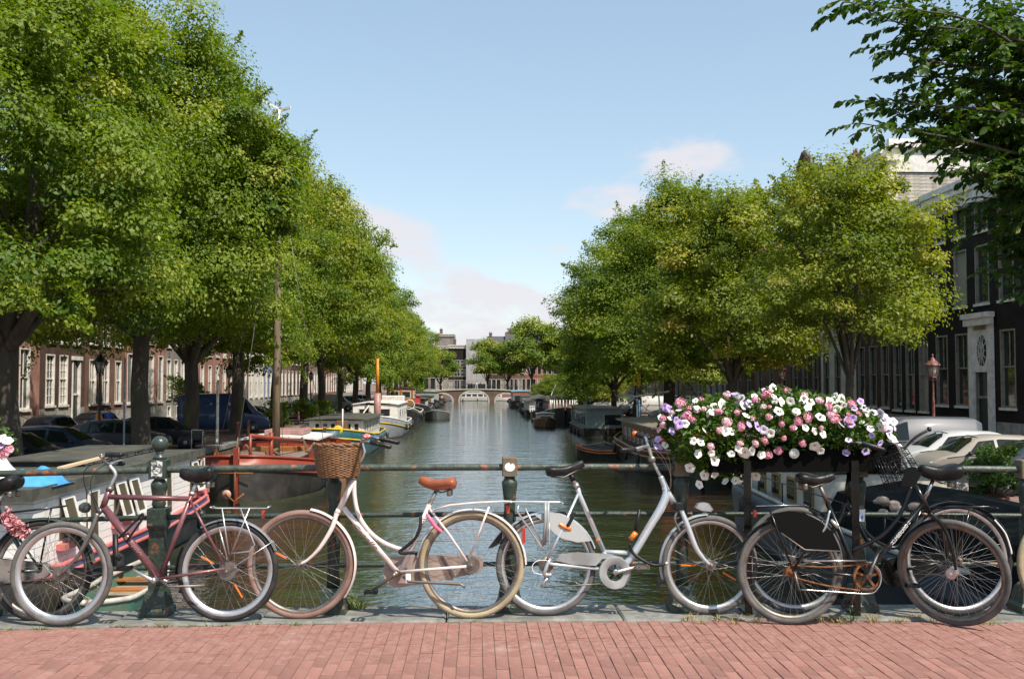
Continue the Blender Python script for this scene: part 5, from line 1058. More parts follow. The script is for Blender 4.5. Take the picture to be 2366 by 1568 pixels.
# ---------------------------------------------------------------- trees
M_bark = mat('elm_bark', (.060,.050,.038), .95, c2=(.075,.085,.03), scale=1.6, lo=.5, hi=.7, bump=.9, bscale=14, var=.35, stretch=(1,1,.25))
LF = leaf_mat('elm_leaf', (.075,.140,.012), (.235,.295,.032), (.42,.40,.09), .42)
LFy = leaf_mat('elm_leaf_yellow', (.100,.155,.014), (.265,.295,.034), (.45,.40,.09), .44)
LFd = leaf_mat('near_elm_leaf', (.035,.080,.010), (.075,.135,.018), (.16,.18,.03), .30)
def crown_points(n, c, rad, nclump, crad, seed, hollow=.48, flat=.85, droop=.14, bias=None):
    """leaf positions: sprays spread through a lumpy ellipsoid, each spray a drooping dome; returns points, tints, spray centres"""
    rg = np.random.default_rng(seed)
    d = rg.normal(size=(nclump,3)); d /= np.linalg.norm(d, axis=1)[:,None]
    d[:,2] = np.where(d[:,2] < -.75, -d[:,2], d[:,2])
    ph = rg.uniform(0,6.28,6)
    lump = 1 + .14*np.sin(3*np.arctan2(d[:,1],d[:,0])+ph[0])*np.cos(2.2*d[:,2]+ph[1]) + .10*np.sin(5*d[:,0]+ph[2])*np.sin(5*d[:,1]+ph[3]) + .08*np.sin(7*d[:,2]+ph[4])
    rr = hollow + (1-hollow)*rg.uniform(0,1,nclump)**.55
    C = np.array(c) + d*np.array(rad)*(lump*rr)[:,None]
    if nclump > 60:
        dm = np.linalg.norm(C[:,None]-C[None], axis=2); np.fill_diagonal(dm, 99); far = np.sort(dm, axis=1)[:,2] > 1.25*crad; C[far] = np.array(c) + (C[far]-np.array(c))*.72
    k = rg.integers(0, nclump, n); cr = crad*rg.uniform(.45,1.45,nclump)
    q = rg.normal(size=(n,3)); q /= np.linalg.norm(q, axis=1)[:,None]; q *= (rg.uniform(0,1,n)**.45)[:,None]; q[:,2] = np.where(q[:,2] < -.2, -q[:,2]*.6, q[:,2])
    r_ = cr[k][:,None]; P = C[k] + q*r_*np.array((1,1,flat)); P[:,2] -= droop*cr[k]*(q[:,0]**2+q[:,1]**2)
    tint = np.clip(.42 + .24*rg.normal(size=nclump)[k] + .10*rg.normal(size=n) + .22*(rg.uniform(size=n) > .97), 0, 1); crown_points.out = q/np.linalg.norm(q, axis=1)[:,None] + .35*(C[k]-np.array(c))/np.array(rad)
    m = int(n*.07); sh = max(8, nclump//3); src_ = rg.integers(0, nclump, sh); od = (C[src_]-np.array(c))/np.array(rad); od /= np.linalg.norm(od, axis=1)[:,None]; od += rg.normal(size=(sh,3))*.28 + np.array((0,0,.02)); ln = crad*rg.uniform(.7,1.35,sh)
    j = rg.integers(0, sh, m); t = rg.uniform(.15,1,m)     # loose shoots that break the outline
    P[:m] = C[src_[j]] + od[j]*(ln[j]*t)[:,None] + rg.normal(size=(m,3))*(crad*.17*(1.15-t))[:,None]; P[:m,2] -= .12*crad*t**2
    return P, tint, C
def limbs(b, base, fork, C, seed, r0, nl=13, spread=.6):
    rg = random.Random(seed); b.tube(spline([base - Vector((0,0,.1)), base.lerp(fork,.15)+Vector((.02,0,0)), base.lerp(fork,.55)+Vector((rg.uniform(-.12,.12),rg.uniform(-.12,.12),0)), fork], 4), list(np.interp(np.linspace(0,1,13),[0,.08,.25,1],[r0*1.55,r0*1.12,r0,r0*.8])), 12)
    idx = rg.sample(range(len(C)), min(nl, len(C)))
    for i in idx:
        e = Vector(C[i]); 
        if e.z < fork.z - .5: continue
        mid = fork.lerp(e, .5) + Vector((0,0, .12*(e-fork).length)) + Vector((rg.uniform(-.5,.5),rg.uniform(-.5,.5),0)); rr = r0*rg.uniform(.18,.36)
        b.tube(spline([fork - Vector((0,0,.3)), fork.lerp(mid,.5)+Vector((rg.uniform(-.2,.2),rg.uniform(-.2,.2),.1)), mid, e], 3), list(np.linspace(rr*1.6, .03, 10)), 7)
        for k in range(2):
            j = rg.randrange(len(C)); f = Vector(C[j])
            if (f-mid).length < 4.5: b.tube([mid, mid.lerp(f,.5)+Vector((0,0,.2)), f], [rr*.45, rr*.3, .02], 5)
TV = {}
def tree_variant(key, n, leaf, rad, zc, nclump, crad, seed, m_, fork_z, r0, **kw):
    P, tint, C = crown_points(n, (0,0,zc), rad, nclump, crad, seed, **kw)
    rg = np.random.default_rng(seed+5); me = foliage_mesh('crown', P, leaf*rg.uniform(.7,1.3,n), tint, m_, .55, crown_points.out)
    b = MB(); limbs(b, Vector((0,0,0)), Vector((.15,.1,fork_z)), C, seed, r0); TV[key] = (me, b.mesh('trunk', M_bark))
tree_variant('A', 170000, .155, (6.2,6.2,7.0), 9.2, 300, 1.35, 1, LF, 4.2, .44)
tree_variant('B', 170000, .155, (6.1,6.3,7.0), 9.0, 290, 1.38, 2, LF, 4.6, .40)
tree_variant('C', 85000, .21, (6.0,6.2,6.9), 8.6, 250, 1.45, 3, LF, 4.0, .36)
tree_variant('D', 85000, .21, (6.2,6.0,6.8), 8.6, 250, 1.45, 4, LFy, 4.0, .36)
tree_variant('S', 56000, .15, (4.9,4.6,5.1), 7.7, 190, 1.0, 6, LFy, 3.4, .20, hollow=.25)
tree_variant('F', 16000, .42, (5.5,5.5,5.5), 8.0, 90, 1.8, 8, LF, 3.0, .30)
def tree(key, x, y, label, s=1, sz=1, rot=0, z=ZS, group=None, lean=(0,0), name='elm_tree'):
    t = thing(name, label, 'tree', (x,y,z), (lean[0],lean[1],rot), group); t.scale = (s,s,s*sz)
    link('trunk', TV[key][1], t); link('crown', TV[key][0], t); return t
GL, GRr = 'elms along the left quay', 'elms along the right quay'
XT = 14.0
for i, (y, k, s, sz, x) in enumerate([(31,'A',.96,1.08,-14.2),(40.5,'B',.97,1.14,-13.4),(51,'A',.92,1.08,-14.4),(60,'B',.95,1.13,-14.3),(70,'D',.99,1.17,-14.0),(80,'C',1.0,1.24,-13.8),(90,'D',1.0,1.2,-13.9),(101,'C',1.0,1.15,-13.8),(114,'C',1.0,1.0,-13.8),(128,'D',1.0,1.0,-13.8),(143,'C',1.0,1.0,-13.8),(158,'C',.98,1.0,-13.8),(175,'D',.96,1.0,-13.8),(193,'C',.95,1.0,-13.8),(212,'D',.9,1.0,-13.8)]):
    lab = ['nearest elm at the left edge with thick mossy trunk','second elm on the left, trunk right of the lantern'][i] if i < 2 else f'{ORD[i]} elm from the near bridge on the left quay'
    tree(k, x, y, lab, s, sz, rot=1.3*i+.4, group=GL, lean=(0, R(-4 if i == 0 else random.uniform(-2,2))))
def bough(t, c, rad, n, root):
    """one long side bough of a tree, leafy at its end, built in world coordinates"""
    bpy.context.view_layer.update(); P, tint, C = crown_points(n, c, rad, 60, .85, 12, hollow=.2); me = foliage_mesh('bough_leaves', P, .155*RNG.uniform(.7,1.3,n), tint, LF, .55, crown_points.out); b = MB(); r_ = Vector(root); e = Vector(c)
    b.tube(spline([r_, r_.lerp(e,.5)+Vector((0,0,.5)), e], 5), list(np.linspace(.14,.04,11)), 7)
    for k in range(14): q = Vector(C[k]); b.tube([e, e.lerp(q,.5)+Vector((0,0,.12)), q], [.03,.02,.008], 5)
    for nm, m_ in (('bough_leaves', me), ('bough', b.mesh('bough', M_bark))): o = link(nm, m_, t); o.matrix_parent_inverse = t.matrix_world.inverted()
bough(next(o for o in bpy.data.objects if str(o.get('label','')).startswith('second elm on the left')), (-8.9, 41.2, 9.3), (1.7, 1.6, 2.7), 19000, (-13.0, 40.6, 6.5))
tree('S', 15.0, 39.5, 'thin yellowish young elm in front of the right houses', 1.0, 1.0, .7, group=GRr)
for i, (y, k, s, sz) in enumerate([(54,'D',.88,1.0),(69,'B',1.16,.86),(84,'D',1.0,1.08),(98,'C',.9,1.0),(114,'D',.66,.8),(133,'C',.55,.7),(152,'C',.5,.7),(172,'D',.5,.7),(207,'D',.45,.6)]):
    tree(k, 14.0 - .4*(i > 0), y, 'big full elm on the right with leaning side limb' if i == 1 else 'smaller full elm between the thin yellowish one and the big one' if i == 0 else f'{ORD[i+1]} elm from the near bridge on the right quay', s, sz*1.05, rot=2.1*i+1, z=ZS-(1.3 if i else .5), group=GRr)
for x, y, s, lab in ((3.2,280,1.05,'loose olive tree beside the grey block beyond the far bridge'),(9,281,1.0,'rounded tree right of the olive one beyond the far bridge'),(15.5,276,1.45,'tall dark tree beyond the right end of the far bridge'),(-10,279,.85,'small tree before the far office block'),(-20,276,1.0,'tree beyond the left end of the far bridge'),(23,272,1.2,'wide tree at the far right behind the bridge')):
    tree('F', x, y, lab, s, 1, x, z=ZS+.3, group='trees beyond the far bridge', name='far_tree')
# near elm on the right bank: trunk outside the frame, limbs reaching in at the top right
def near_tree():
    t = thing('elm_tree', 'near elm reaching in with dark boughs at the top right', 'tree', (9.6, 11.5, hump(9.6)-.5), group=None)
    rg = np.random.default_rng(77); b = MB(); base = Vector((0,0,0)); o = Vector(t.location)
    b.tube(spline([base, Vector((-.1,0,1.5)), Vector((-.3,.05,3.2)), Vector((-.2,.1,5.5)), Vector((0,.2,8))], 4), list(np.linspace(.34,.14,17)), 12)
    tips = [((1960,4),10.8),((2010,12),10.5),((2060,50),10.9),((2110,20),11.2),((2030,112),11.0),((2075,175),11.4),((2005,235),10.9),((2085,240),11.3),((1985,285),10.8),((2040,262),11.2),((2110,330),11.3),((2160,310),11.5),((2210,60),11.6),((2180,140),11.3),((2150,215),11.8),((2240,180),11.9),((2290,80),11.4),((2330,30),11.7),((2340,150),12),((2220,270),11.2),((2300,250),11.6),((2350,240),11.2),((2180,345),11.0),((2250,350),11.6),((2310,330),11.8),((2350,380),11.2),((2270,420),11.9),((2330,460),11.5),((2360,540),11.8),((2240,400),11.0),((2120,85),11.4),((2380,100),11.6),((2420,200),11.5),((2450,330),11.6),((2400,430),11.6),((2440,20),11.5),((2500,120),11.2),((2520,420),11.5),((2345,500),12.5),((2370,640),12.2),((2350,590),12.4),((2290,470),12.6),((2320,560),12.8),((2300,620),13.2),((2250,520),13.0),((2330,400),12.2),((2290,350),12.4),((2260,230),12.6),((2350,320),12.8),((2310,190),12.7),((2270,130),12.2),((2340,90),12.6),((2340,430),13.2),((2280,300),13),((2200,250),12.4)]
    allp = []; tint = []
    Pl, Dl, Nl, Tl = [], [], [], []
    def twig(q, d, L_, r_):
        n = 7; pts = [q]; v = Vector(d).normalized()
        for i in range(n): v = (v + Vector((rg.normal()*.12, rg.normal()*.12, -.07 + rg.normal()*.07))).normalized(); pts.append(pts[-1] + v*(L_/n))
        b.tube(pts, list(np.linspace(r_, .0015, n+1)), 4, caps=False); tn = rg.normal(.42,.2)
        k = int(L_/.026)
        for i in range(k):
            f = (i+.5)/k*n*.98; j = int(f); q_ = pts[j].lerp(pts[j+1], f-j); ax = (pts[j+1]-pts[j]).normalized(); sd_ = ax.cross(Vector((0,0,1))); sd_ = sd_.normalized() if sd_.length > .05 else Vector((1,0,0)); sg = 1 if i % 2 else -1
            dd = sd_*sg*rg.uniform(.5,1) + ax*rg.uniform(.3,.9) + Vector((rg.normal()*.25,rg.normal()*.25,-.35+rg.normal()*.3)); Pl.append(tuple(q_)); Dl.append(tuple(dd)); Nl.append((rg.normal()*.45, rg.normal()*.45, 1)); Tl.append(np.clip(tn+rg.normal()*.17,0,1))
    for (p, Y) in tips:
        e = atY(p[0], p[1], Y) - o; root = Vector((-.2, .1, min(max(e.z-1.2, 2.4), 7))); mid = root.lerp(e, .55) + Vector((0,0,.3))
        wob = lambda a: Vector((rg.normal()*a, rg.normal()*a, rg.normal()*a*.7)); sp = spline([root, root.lerp(mid,.5)+Vector((0,0,.12))+wob(.18), mid+wob(.15), mid.lerp(e,.5)+wob(.12), e], 6); b.tube(sp, list(np.linspace(.04,.006,len(sp))), 6)
        twig(e, e-mid, .35, .006)
        dirm = (e-root).normalized(); m_ = len(sp)
        for i in range(21):
            j = int(m_*(.38 + .60*(i+rg.uniform(0,.9))/21)); j = min(j, m_-2); q = sp[j]; out = Vector((rg.normal()*.9, rg.normal()*.9, rg.normal()*.45)) + dirm*1.1; twig(q, out, rg.uniform(.32,.85)*(1.2 - .55*(j/m_)), .007)
    Pn, D0, N0, S0 = np.array(Pl), np.array(Dl), np.array(Nl), .105*rg.uniform(.65,1.3,len(Pl))
    P, tint, C = crown_points(46000, (2.9,2.2,8.4), (5.0,6.4,4.4), 170, 1.1, 5, hollow=.3)  # crown enlarged beyond the frame so it shades the right-hand barge
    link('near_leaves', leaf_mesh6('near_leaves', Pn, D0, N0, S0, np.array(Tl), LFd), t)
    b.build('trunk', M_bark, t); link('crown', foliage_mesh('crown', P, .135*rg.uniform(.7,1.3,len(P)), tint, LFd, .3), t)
near_tree()
def shrub(label, x, y, z, r, h, n, leaf=.09, m_=None, name='shrub', pot=True):
    t = thing(name, label, 'shrub', (x,y,z)); P, tint, C = crown_points(n, (0,0,h*.6), (r,r,h*.45), 26, r*.4, int(x*10)%97+3, hollow=.2); link('foliage', foliage_mesh('foliage', P, leaf*RNG.uniform(.7,1.3,n), tint, m_ or LF, .4), t)
    b = MB(); b.tube([(0,0,0),(0,0,h*.6)], .03, 6)
    for i in range(8): b.tube([(0,0,h*.2), tuple(C[i])], .012, 5)
    b.build('stem', M_bark, t)
    if pot: b = MB(); b.lathe((0,0,0), [(r*.38,0),(r*.5,.38),(r*.54,.38),(r*.54,.44),(r*.46,.44),(r*.44,.36)], 16); b.build('pot', mat('terracotta', (.30,.12,.07), .85, c2=(.24,.10,.06), scale=8), t)
    return t
# ---------------------------------------------------------------- cars
M_cg = mat('car_glass', (.008,.012,.011), .04, spec=.5); M_tyre = mat('car_tyre', (.02,.02,.02), .85); M_hub = mat('wheel_rim', (.45,.45,.46), .35, .8)
M_trim = mat('car_trim', (.015,.015,.016), .5); M_hl = mat('headlight_glass', (.55,.56,.57), .1, .2, coat=1); M_tl = mat('tail_light', (.30,.012,.01), .15, coat=.8); M_plate = mat('plate_yellow', (.72,.42,.03), .45); M_platec = mat('plate_print', (.02,.02,.02), .5)
def paint(n, c, met=.3): return mat('car_paint_'+n, c, .5, met*.4, coat=.5)
PT = {'black': paint('black', (.008,.009,.011)), 'navy': paint('navy', (.012,.022,.045)), 'silver': paint('silver', (.40,.41,.43), .6), 'white': paint('white', (.46,.46,.45), 0), 'beige': paint('beige', (.30,.265,.22), .1), 'grey': paint('grey', (.085,.088,.10), .3), 'blue': paint('blue', (.018,.045,.12), .3), 'lightblue': paint('lightblue', (.20,.42,.68), .1), 'dark': paint('dark', (.035,.038,.045), .4)}
# profile: (x, z belt, z top, half width belt, half width top)   front at +x
KINDS = {
 'hatch': (4.05, [(-2.02,.62,.63,.70,.68),(-1.98,.88,.95,.80,.72),(-1.72,.94,1.30,.84,.62),(-1.2,.95,1.45,.86,.60),(-.2,.94,1.49,.87,.60),(.45,.93,1.42,.87,.60),(.75,.92,1.24,.87,.63),(1.15,.90,.97,.86,.74),(1.65,.82,.86,.83,.70),(1.95,.66,.69,.76,.65),(2.03,.50,.52,.68,.62)], (-1.25,1.28), (.40,1.12), (-1.95,-1.3)),
 'van': (4.5, [(-2.25,.70,.72,.78,.78),(-2.22,1.0,1.70,.86,.76),(-2.0,1.02,1.82,.88,.74),(-.5,1.02,1.85,.89,.74),(.5,1.02,1.83,.89,.73),(.9,1.02,1.66,.89,.72),(1.45,1.0,1.16,.88,.76),(1.85,.90,.98,.85,.74),(2.12,.74,.78,.78,.68),(2.24,.52,.54,.70,.64)], (-1.45,1.42), (.86,1.48), None),
 'bigvan': (5.4, [(-2.7,.8,.82,.92,.92),(-2.68,1.15,2.25,.98,.88),(-2.4,1.18,2.38,1.0,.86),(0,1.18,2.40,1.0,.86),(.9,1.18,2.34,1.0,.84),(1.3,1.16,2.05,1.0,.84),(1.95,1.12,1.30,.98,.86),(2.4,1.0,1.08,.94,.84),(2.65,.78,.82,.88,.78),(2.72,.55,.57,.80,.74)], (-1.7,1.75), (1.28,1.98), None)}
CP = {}
def car_proto(kind):
    L_, st, (xr, xf), ws, rw = KINDS[kind]; body = MB(); rows = []; base = PT['black']
    for x, zb, zt, wb, wt in st:
        k = .24; half = [(wb*.86,k),(wb*.98,k+.16),(wb*1.02,(k+zb)/2+.05),(wb,zb),(wt*1.02,zt-.05*(zt-zb > .15)),(wt*.86,zt),(0,zt+.03)]
        rows.append([(x,y,z) for y,z in half] + [(x,-y,z) for y,z in reversed(half[:-1])])
    body.grid([r_[:4] for r_ in rows]); body.grid([r_[3:10] for r_ in rows]); body.grid([r_[9:] for r_ in rows]); body.add(rows[0], [tuple(range(13))]); body.add(rows[-1], [tuple(range(13))])
    for i in range(len(rows)-1): body.quad(rows[i][0], rows[i+1][0], rows[i+1][-1], rows[i][-1])
    rows_ = rows
    parts = [('body', body.mesh('body', base), [])]
    S = lambda x: [np.interp(x, [q[0] for q in st], [q[i] for q in st]) for i in range(1,5)]
    def side(x0, x1, x2, x3, lo=.09, hi=.90):
        out = []
        for sg in (1,-1):
            m = MB(); rws = [[],[],[]]
            for q in range(9):
                for r_, (f, xa, xb) in enumerate(((lo,x0,x1),((lo+hi)/2,(x0+x3)/2,(x1+x2)/2),(hi,x3,x2))):
                    x = xa + (xb-xa)*q/8; zb, zt, wb, wt = S(x); zt -= .05; rws[r_].append((x, sg*((wb + (wt*1.02-wb)*f)+.014), zb + (zt-zb)*f + .004))
            m.grid(rws, True); out.append(m.mesh('side_window', M_cg))
        return out
    ww = side(.0,1.0,.48,-.0) + side(-.95,-.1,-.1,-.95) if kind == 'hatch' else side(.42,1.3,.88,.42) if kind == 'van' else side(.7,1.75,1.3,.75)
    if kind == 'hatch': ww += side(-1.55,-1.05,-1.05,-1.42)
    for w in ww: parts.append(('side_window', w, []))
    def screen(xa, xb):
        m = MB(); P = []
        for x, f in ((xa,1),(xb,1),(xb,-1),(xa,-1)): zb, zt, wb, wt = S(x); P.append((x, f*wt*.84, zt+.012))
        n = MB(); zc = .035; 
        for x in (xa, (xa+xb)/2, xb): zb, zt, wb, wt = S(x); n.v += [(x, f*wt*.86, zt+.010+zc*(1-abs(f)**2)) for f in (-1,-.5,0,.5,1)]
        for i in range(2):
            for j in range(4): n.f.append([i*5+j,i*5+j+1,(i+1)*5+j+1,(i+1)*5+j]); n.mi.append(0); n.sm.append(True)
        return n.mesh('windscreen', M_cg)
    parts.append(('windscreen', screen(*ws), []))
    if rw: parts.append(('rear_window', screen(rw[0]+.05, rw[1]-.02), []))
    wr = .31 if kind == 'hatch' else .33; hw = st[4][3]
    wm = MB(); wm.lathe((0,0,0), [(wr*.62,-.10),(wr*.92,-.10),(wr,-.06),(wr,.06),(wr*.92,.10),(wr*.62,.10)], 22, 'y'); tw = wm.mesh('wheel', M_tyre)
    rm = MB(); rm.lathe((0,0,0), [(.03,-.108),(wr*.2,-.106),(wr*.55,-.09),(wr*.64,-.104),(wr*.64,.104),(wr*.55,.09),(.03,.108)], 22, 'y'); rmm = rm.mesh('rim', M_hub)
    for x in (xr, xf):
        for sg in (1,-1): parts.append(('wheel', tw, [('rim', rmm)], (x, sg*(hw-.085), wr)))
    am = MB()
    for x in (xr, xf):
        for sg in (1,-1): am.lathe((x, sg*(hw+.004), wr+.02), [(wr*.5,-.012),(wr*1.16,-.012),(wr*1.16,.012),(wr*.5,.012)], 22, 'y')
    am.box(st[0][0]+.06,st[-1][0]-.1,-hw*.97,hw*.97,.2,.3); parts.append(('wheel_arch_trim', am.mesh('wheel_arch_trim', M_trim), []))
    e = st[-1][0]
    for sg in (1,-1):
        m = MB(); zb, zt, wb, wt = S(e-.22); m.ball((e-.20, sg*wb*.78, zb-.06), .1, 10, 6, (1.3,1.3,.75)); parts.append(('headlight', m.mesh('headlight', M_hl), []))
        m = MB(); z = 1.0 if kind != 'hatch' else .82; m.box(st[0][0]-.02, st[0][0]+.2, *sorted((sg*.60, sg*(st[1][3]+.005))), z-.12, z+.14); parts.append(('tail_light', m.mesh('tail_light', M_tl), []))
        m = MB(); xm = ws[1]-.25 if kind == 'hatch' else ws[1]-.3; zb = S(xm)[0]; m.ball((xm, sg*(hw+.09), zb+.07), .09, 10, 6, (.6,1,.75)); parts.append(('wing_mirror', m.mesh('wing_mirror', M_trim), []))
    for x, d in ((e, 1), (st[0][0], -1)):
        m = MB(); m.box(*sorted((x+d*.0, x+d*.03)), -.26, .26, .36, .47); pl = m.mesh('number_plate', M_plate)
        q = MB()
        for k in range(8):
            if k not in (2,5): q.box(*sorted((x+d*.031, x+d*.033)), -.21+k*.053, -.21+k*.053+.03, .385, .445)
        parts.append(('number_plate', pl, [('plate_print', q.mesh('plate_print', M_platec))]))
    m = MB(); m.box(e-.12,e+.012,-.45,.45,.5,.58); m.box(e-.1,e+.008,-.6,.6,.28,.35); parts.append(('grille', m.mesh('grille', M_trim), []))
    m = MB()
    for sg in (1,-1):
        for x in ((.62,-.12,-1.02) if kind == 'hatch' else (.95,)): m.tube([(x,sg*(S(x)[2]*.985+.006),.46),(x,sg*(S(x)[2]*1.02+.004),(.24+S(x)[0])/2+.05),(x,sg*(S(x)[2]+.004),S(x)[0])], .007, 4)
        m.tube([(x,sg*(S(x)[2]+.006),S(x)[0]+.005) for x in np.linspace(st[2][0],st[-3][0]-.15,14)], .009, 4)
    parts.append(('seam', m.mesh('seam', M_trim), []))
    if kind != 'hatch':
        m = MB()
        for sg in (1,-1):
            y_ = sg*(hw+.012)
            for a, b_ in (((-1.75,.5),(-1.75,1.0)),((-1.75,1.0),(-.0,1.0)),((0,.5),(0,1.0))): m.obox((a[0],y_,a[1]),(b_[0],y_,b_[1]),.012,.012)
        parts.append(('door_seam', m.mesh('door_seam', M_trim), []))
    CP[kind] = parts
for k in KINDS: car_proto(k)
def car(kind, col, x, y, rot, label, z=ZS, group='cars parked along the canal'):
    t = thing('parked_van' if 'van' in kind else 'parked_car', label, 'van' if 'van' in kind else 'car', (x,y,z), (0,0,R(rot)), group)
    for p in CP[kind]:
        o = link(p[0], p[1], t, loc=p[3] if len(p) > 3 else None)
        if p[0] == 'body': o.material_slots[0].link = 'OBJECT'; o.material_slots[0].material = PT[col]
        for n, me in p[2]: link(n, me, o)
    return t
for a in [
 ('van','grey',15.5,35.2,180,'grey delivery van parked side on behind the right flower box'),('hatch','white',15.7,32.4,180,'white hatchback parked in front of the grey van'),('hatch','beige',15.4,29.9,180,'beige car half hidden by the green shrub on the right'),('hatch','navy',15.6,27.4,180,'dark blue car nearest the camera on the right'),
 ('hatch','dark',15.2,42,180,'dark car hidden behind the flower box by the right lamp'),('hatch','black',15.2,62,176,'black car behind the leaning right elm'),('hatch','silver',15.6,78,180,'silver car between the right elms'),('hatch','white',15.0,112,180,'white hatchback by the yellow sign on the right'),('hatch','navy',15.0,118,180,'blue car just beyond the white hatchback on the right'),('van','white',15.6,92,180,'white van seen between trunks on the right'),('hatch','lightblue',15.4,150,180,'pale blue car far along the right quay'),
 ('hatch','black',-14.9,47.6,8,'black hatchback with yellow plate beside the second left elm'),('hatch','navy',-15.3,37.0,0,'dark car with blue sheen on its roof behind the lantern post'),('hatch','black',-15.2,33.2,0,'black car with blue windscreen gleam left of the lantern post'),('hatch','black',-15.0,29.6,0,'black car nearest the white houseboat roof'),('hatch','dark',-15.3,43.6,4,'dark car between the lantern and the second left elm'),
 ('hatch','black',-21.0,50.5,90,'dark car parked beside the left house fronts'),('hatch','dark',-21.0,56.5,90,'dark car in front of the small paned left house'),
 ('bigvan','blue',-15.6,62.5,10,'big blue van under the left elms'),('hatch','dark',-15.0,69,0,'dark car just beyond the blue van'),('hatch','silver',-14.9,86.5,15,'silver car with pale bonnet beyond the wooden mast'),('hatch','lightblue',-15.2,93,15,'light blue car between the left elm trunks'),('hatch','white',-14.9,81.5,10,'white car before the silver one on the left'),('van','beige',-15.3,108,12,'pale gold people carrier on the left quay'),('hatch','navy',-15.2,121,10,'dark blue car far along the left quay'),('hatch','silver',-15.2,134,8,'far silver car on the left quay')]: car(*a)

# ---------------------------------------------------------------- lamps, posts, signs
M_lampred = mat('lamp_oxide', (.15,.05,.045), .45, c2=(.22,.10,.08), scale=9); M_lglass = mat('lantern_glass', (.38,.36,.30), .15, spec=.7); M_pole = mat('pole_grey', (.16,.19,.21), .5); M_polew = mat('pole_white', (.66,.63,.56), .5, c2=(.5,.45,.38), scale=6)
def lamp(label, x, y, h, m_, z=ZS):
    t = thing('street_lamp', label, 'street lamp', (x,y,z), group='crowned canal lamps')
    b = MB(); b.lathe((0,0,0), [(.14,0),(.15,.05),(.11,.12),(.12,.5),(.085,.6),(.09,.65),(.065,.75),(.055,h*.55),(.065,h*.56),(.045,h*.58),(.038,h-1.0),(.06,h-.97),(.04,h-.92),(.05,h-.88)], 14); b.build('lamp_post', m_, t)
    hd = MB(); z0 = h-.85
    for k in range(6):
        a = k*math.pi/3; c, s = math.cos(a), math.sin(a); hd.obox((.14*c,.14*s,z0),(.245*c,.245*s,z0+.47),.025,.025)
        hd.tube(spline([(.05*c,.05*s,z0-.12),(.13*c,.13*s,z0-.1),(.14*c,.14*s,z0)],3), .012, 5)
    hd.lathe((0,0,0), [(.15,z0-.02),(.16,z0),(.15,z0+.02)], 6); hd.build('lantern_frame', m_, t)
    g = MB(); g.lathe((0,0,0), [(.128,z0+.02),(.23,z0+.46)], 6); g.build('lantern_glass', M_lglass, t)
    r_ = MB(); r_.lathe((0,0,0), [(.30,z0+.47),(.30,z0+.50),(.25,z0+.53),(.17,z0+.66),(.10,z0+.69),(.11,z0+.73),(.06,z0+.78),(.025,z0+.82),(.045,z0+.86),(.012,z0+.95)], 12)
    for k in range(6): a = k*math.pi/3; r_.ball((.28*math.cos(a),.28*math.sin(a),z0+.53), .03, 6, 4)
    r_.build('lantern_roof', m_, t); return t
M_lampblk = mat('lamp_black', (.018,.02,.019), .4)
lamp('black crowned lantern in front of the dark left house', -16.2, 43.5, 4.35, M_lampblk)
lamp('reddish crowned lamp standing before the white doorway on the right', 18.6, 40, 4.15, M_lampred)
lamp('reddish crowned lamp just above the right flower box', 17.6, 57, 4.2, M_lampred)
lamp('far black lamp between the left elms', -16.0, 97, 4.2, M_lampblk)
lamp('dark lamp by the blue van on the left', -16.2, 66, 4.3, M_lampblk); lamp('dark lamp before the close windows on the right', 17.0, 74, 4.3, M_lampblk)
def pole(label, x, y, h, r, m_, z=ZS, name='pole', cat='pole', lean=0):
    t = thing(name, label, cat, (x,y,z), (0,lean,0)); b = MB(); b.lathe((0,0,0), [(r*1.3,0),(r,.1),(r*.8,h),(r*.2,h+.02)], 8); b.build('shaft', m_, t); return t
pole('thin grey pole beside the second left elm', *atY(288,900,38).xy, 4.0, .04, M_pole)
pole('white painted pole standing on the left quay edge', *atX(503,900,-13.0).xy, 3.2, .08, M_polew)
pole('slim green pole between the left elms', -13.2, 95, 5.5, .05, mat('pole_green', (.12,.20,.17), .5))
t = pole('post carrying a yellow sign on the right quay', 13.2, atX(1471,900,13.2).y, 3.9, .05, M_pole, name='sign_post', cat='sign'); y_ = t.location.y
m = MB(); m.bbox(-.32,.32,-.05,-.02,2.85,4.05,.01); m.build('sign_board', mat('sign_yellow', (.80,.62,.02), .5), t); m = MB(); m.box(-.12,.0,-.056,-.0501,3.15,3.4); m.box(.02,.1,-.056,-.0501,2.95,3.1); m.build('sign_print', M_platec, t)
t = pole('blue waste post by the right quay', *atX(1476,930,13).xy, 1.7, .12, mat('post_blue', (.03,.09,.16), .5), name='bollard', cat='bollard')
# white swing arm and strut (boom) beside the flower box
t = thing('boom_barrier', 'white angled boom on a post left of the flower box', 'boom', (*atX(1520,960,11.2).xy, ZS-.6)); o = Vector(t.location); Yb = o.y
m = MB(); m.tube([atY(1462,917,Yb)-o, atY(1546,904,Yb)-o], .06, 8); m.build('boom', M_polew, t); m = MB(); m.tube([atY(1521,908,Yb)-o, atY(1527,985,Yb)-o, Vector((0,0,0))], .05, 8); m.build('strut', M_polew, t); m = MB(); m.tube([atY(1464,920,Yb)-o, atY(1519,966,Yb)-o], .022, 6); m.build('rope', M_polew, t)
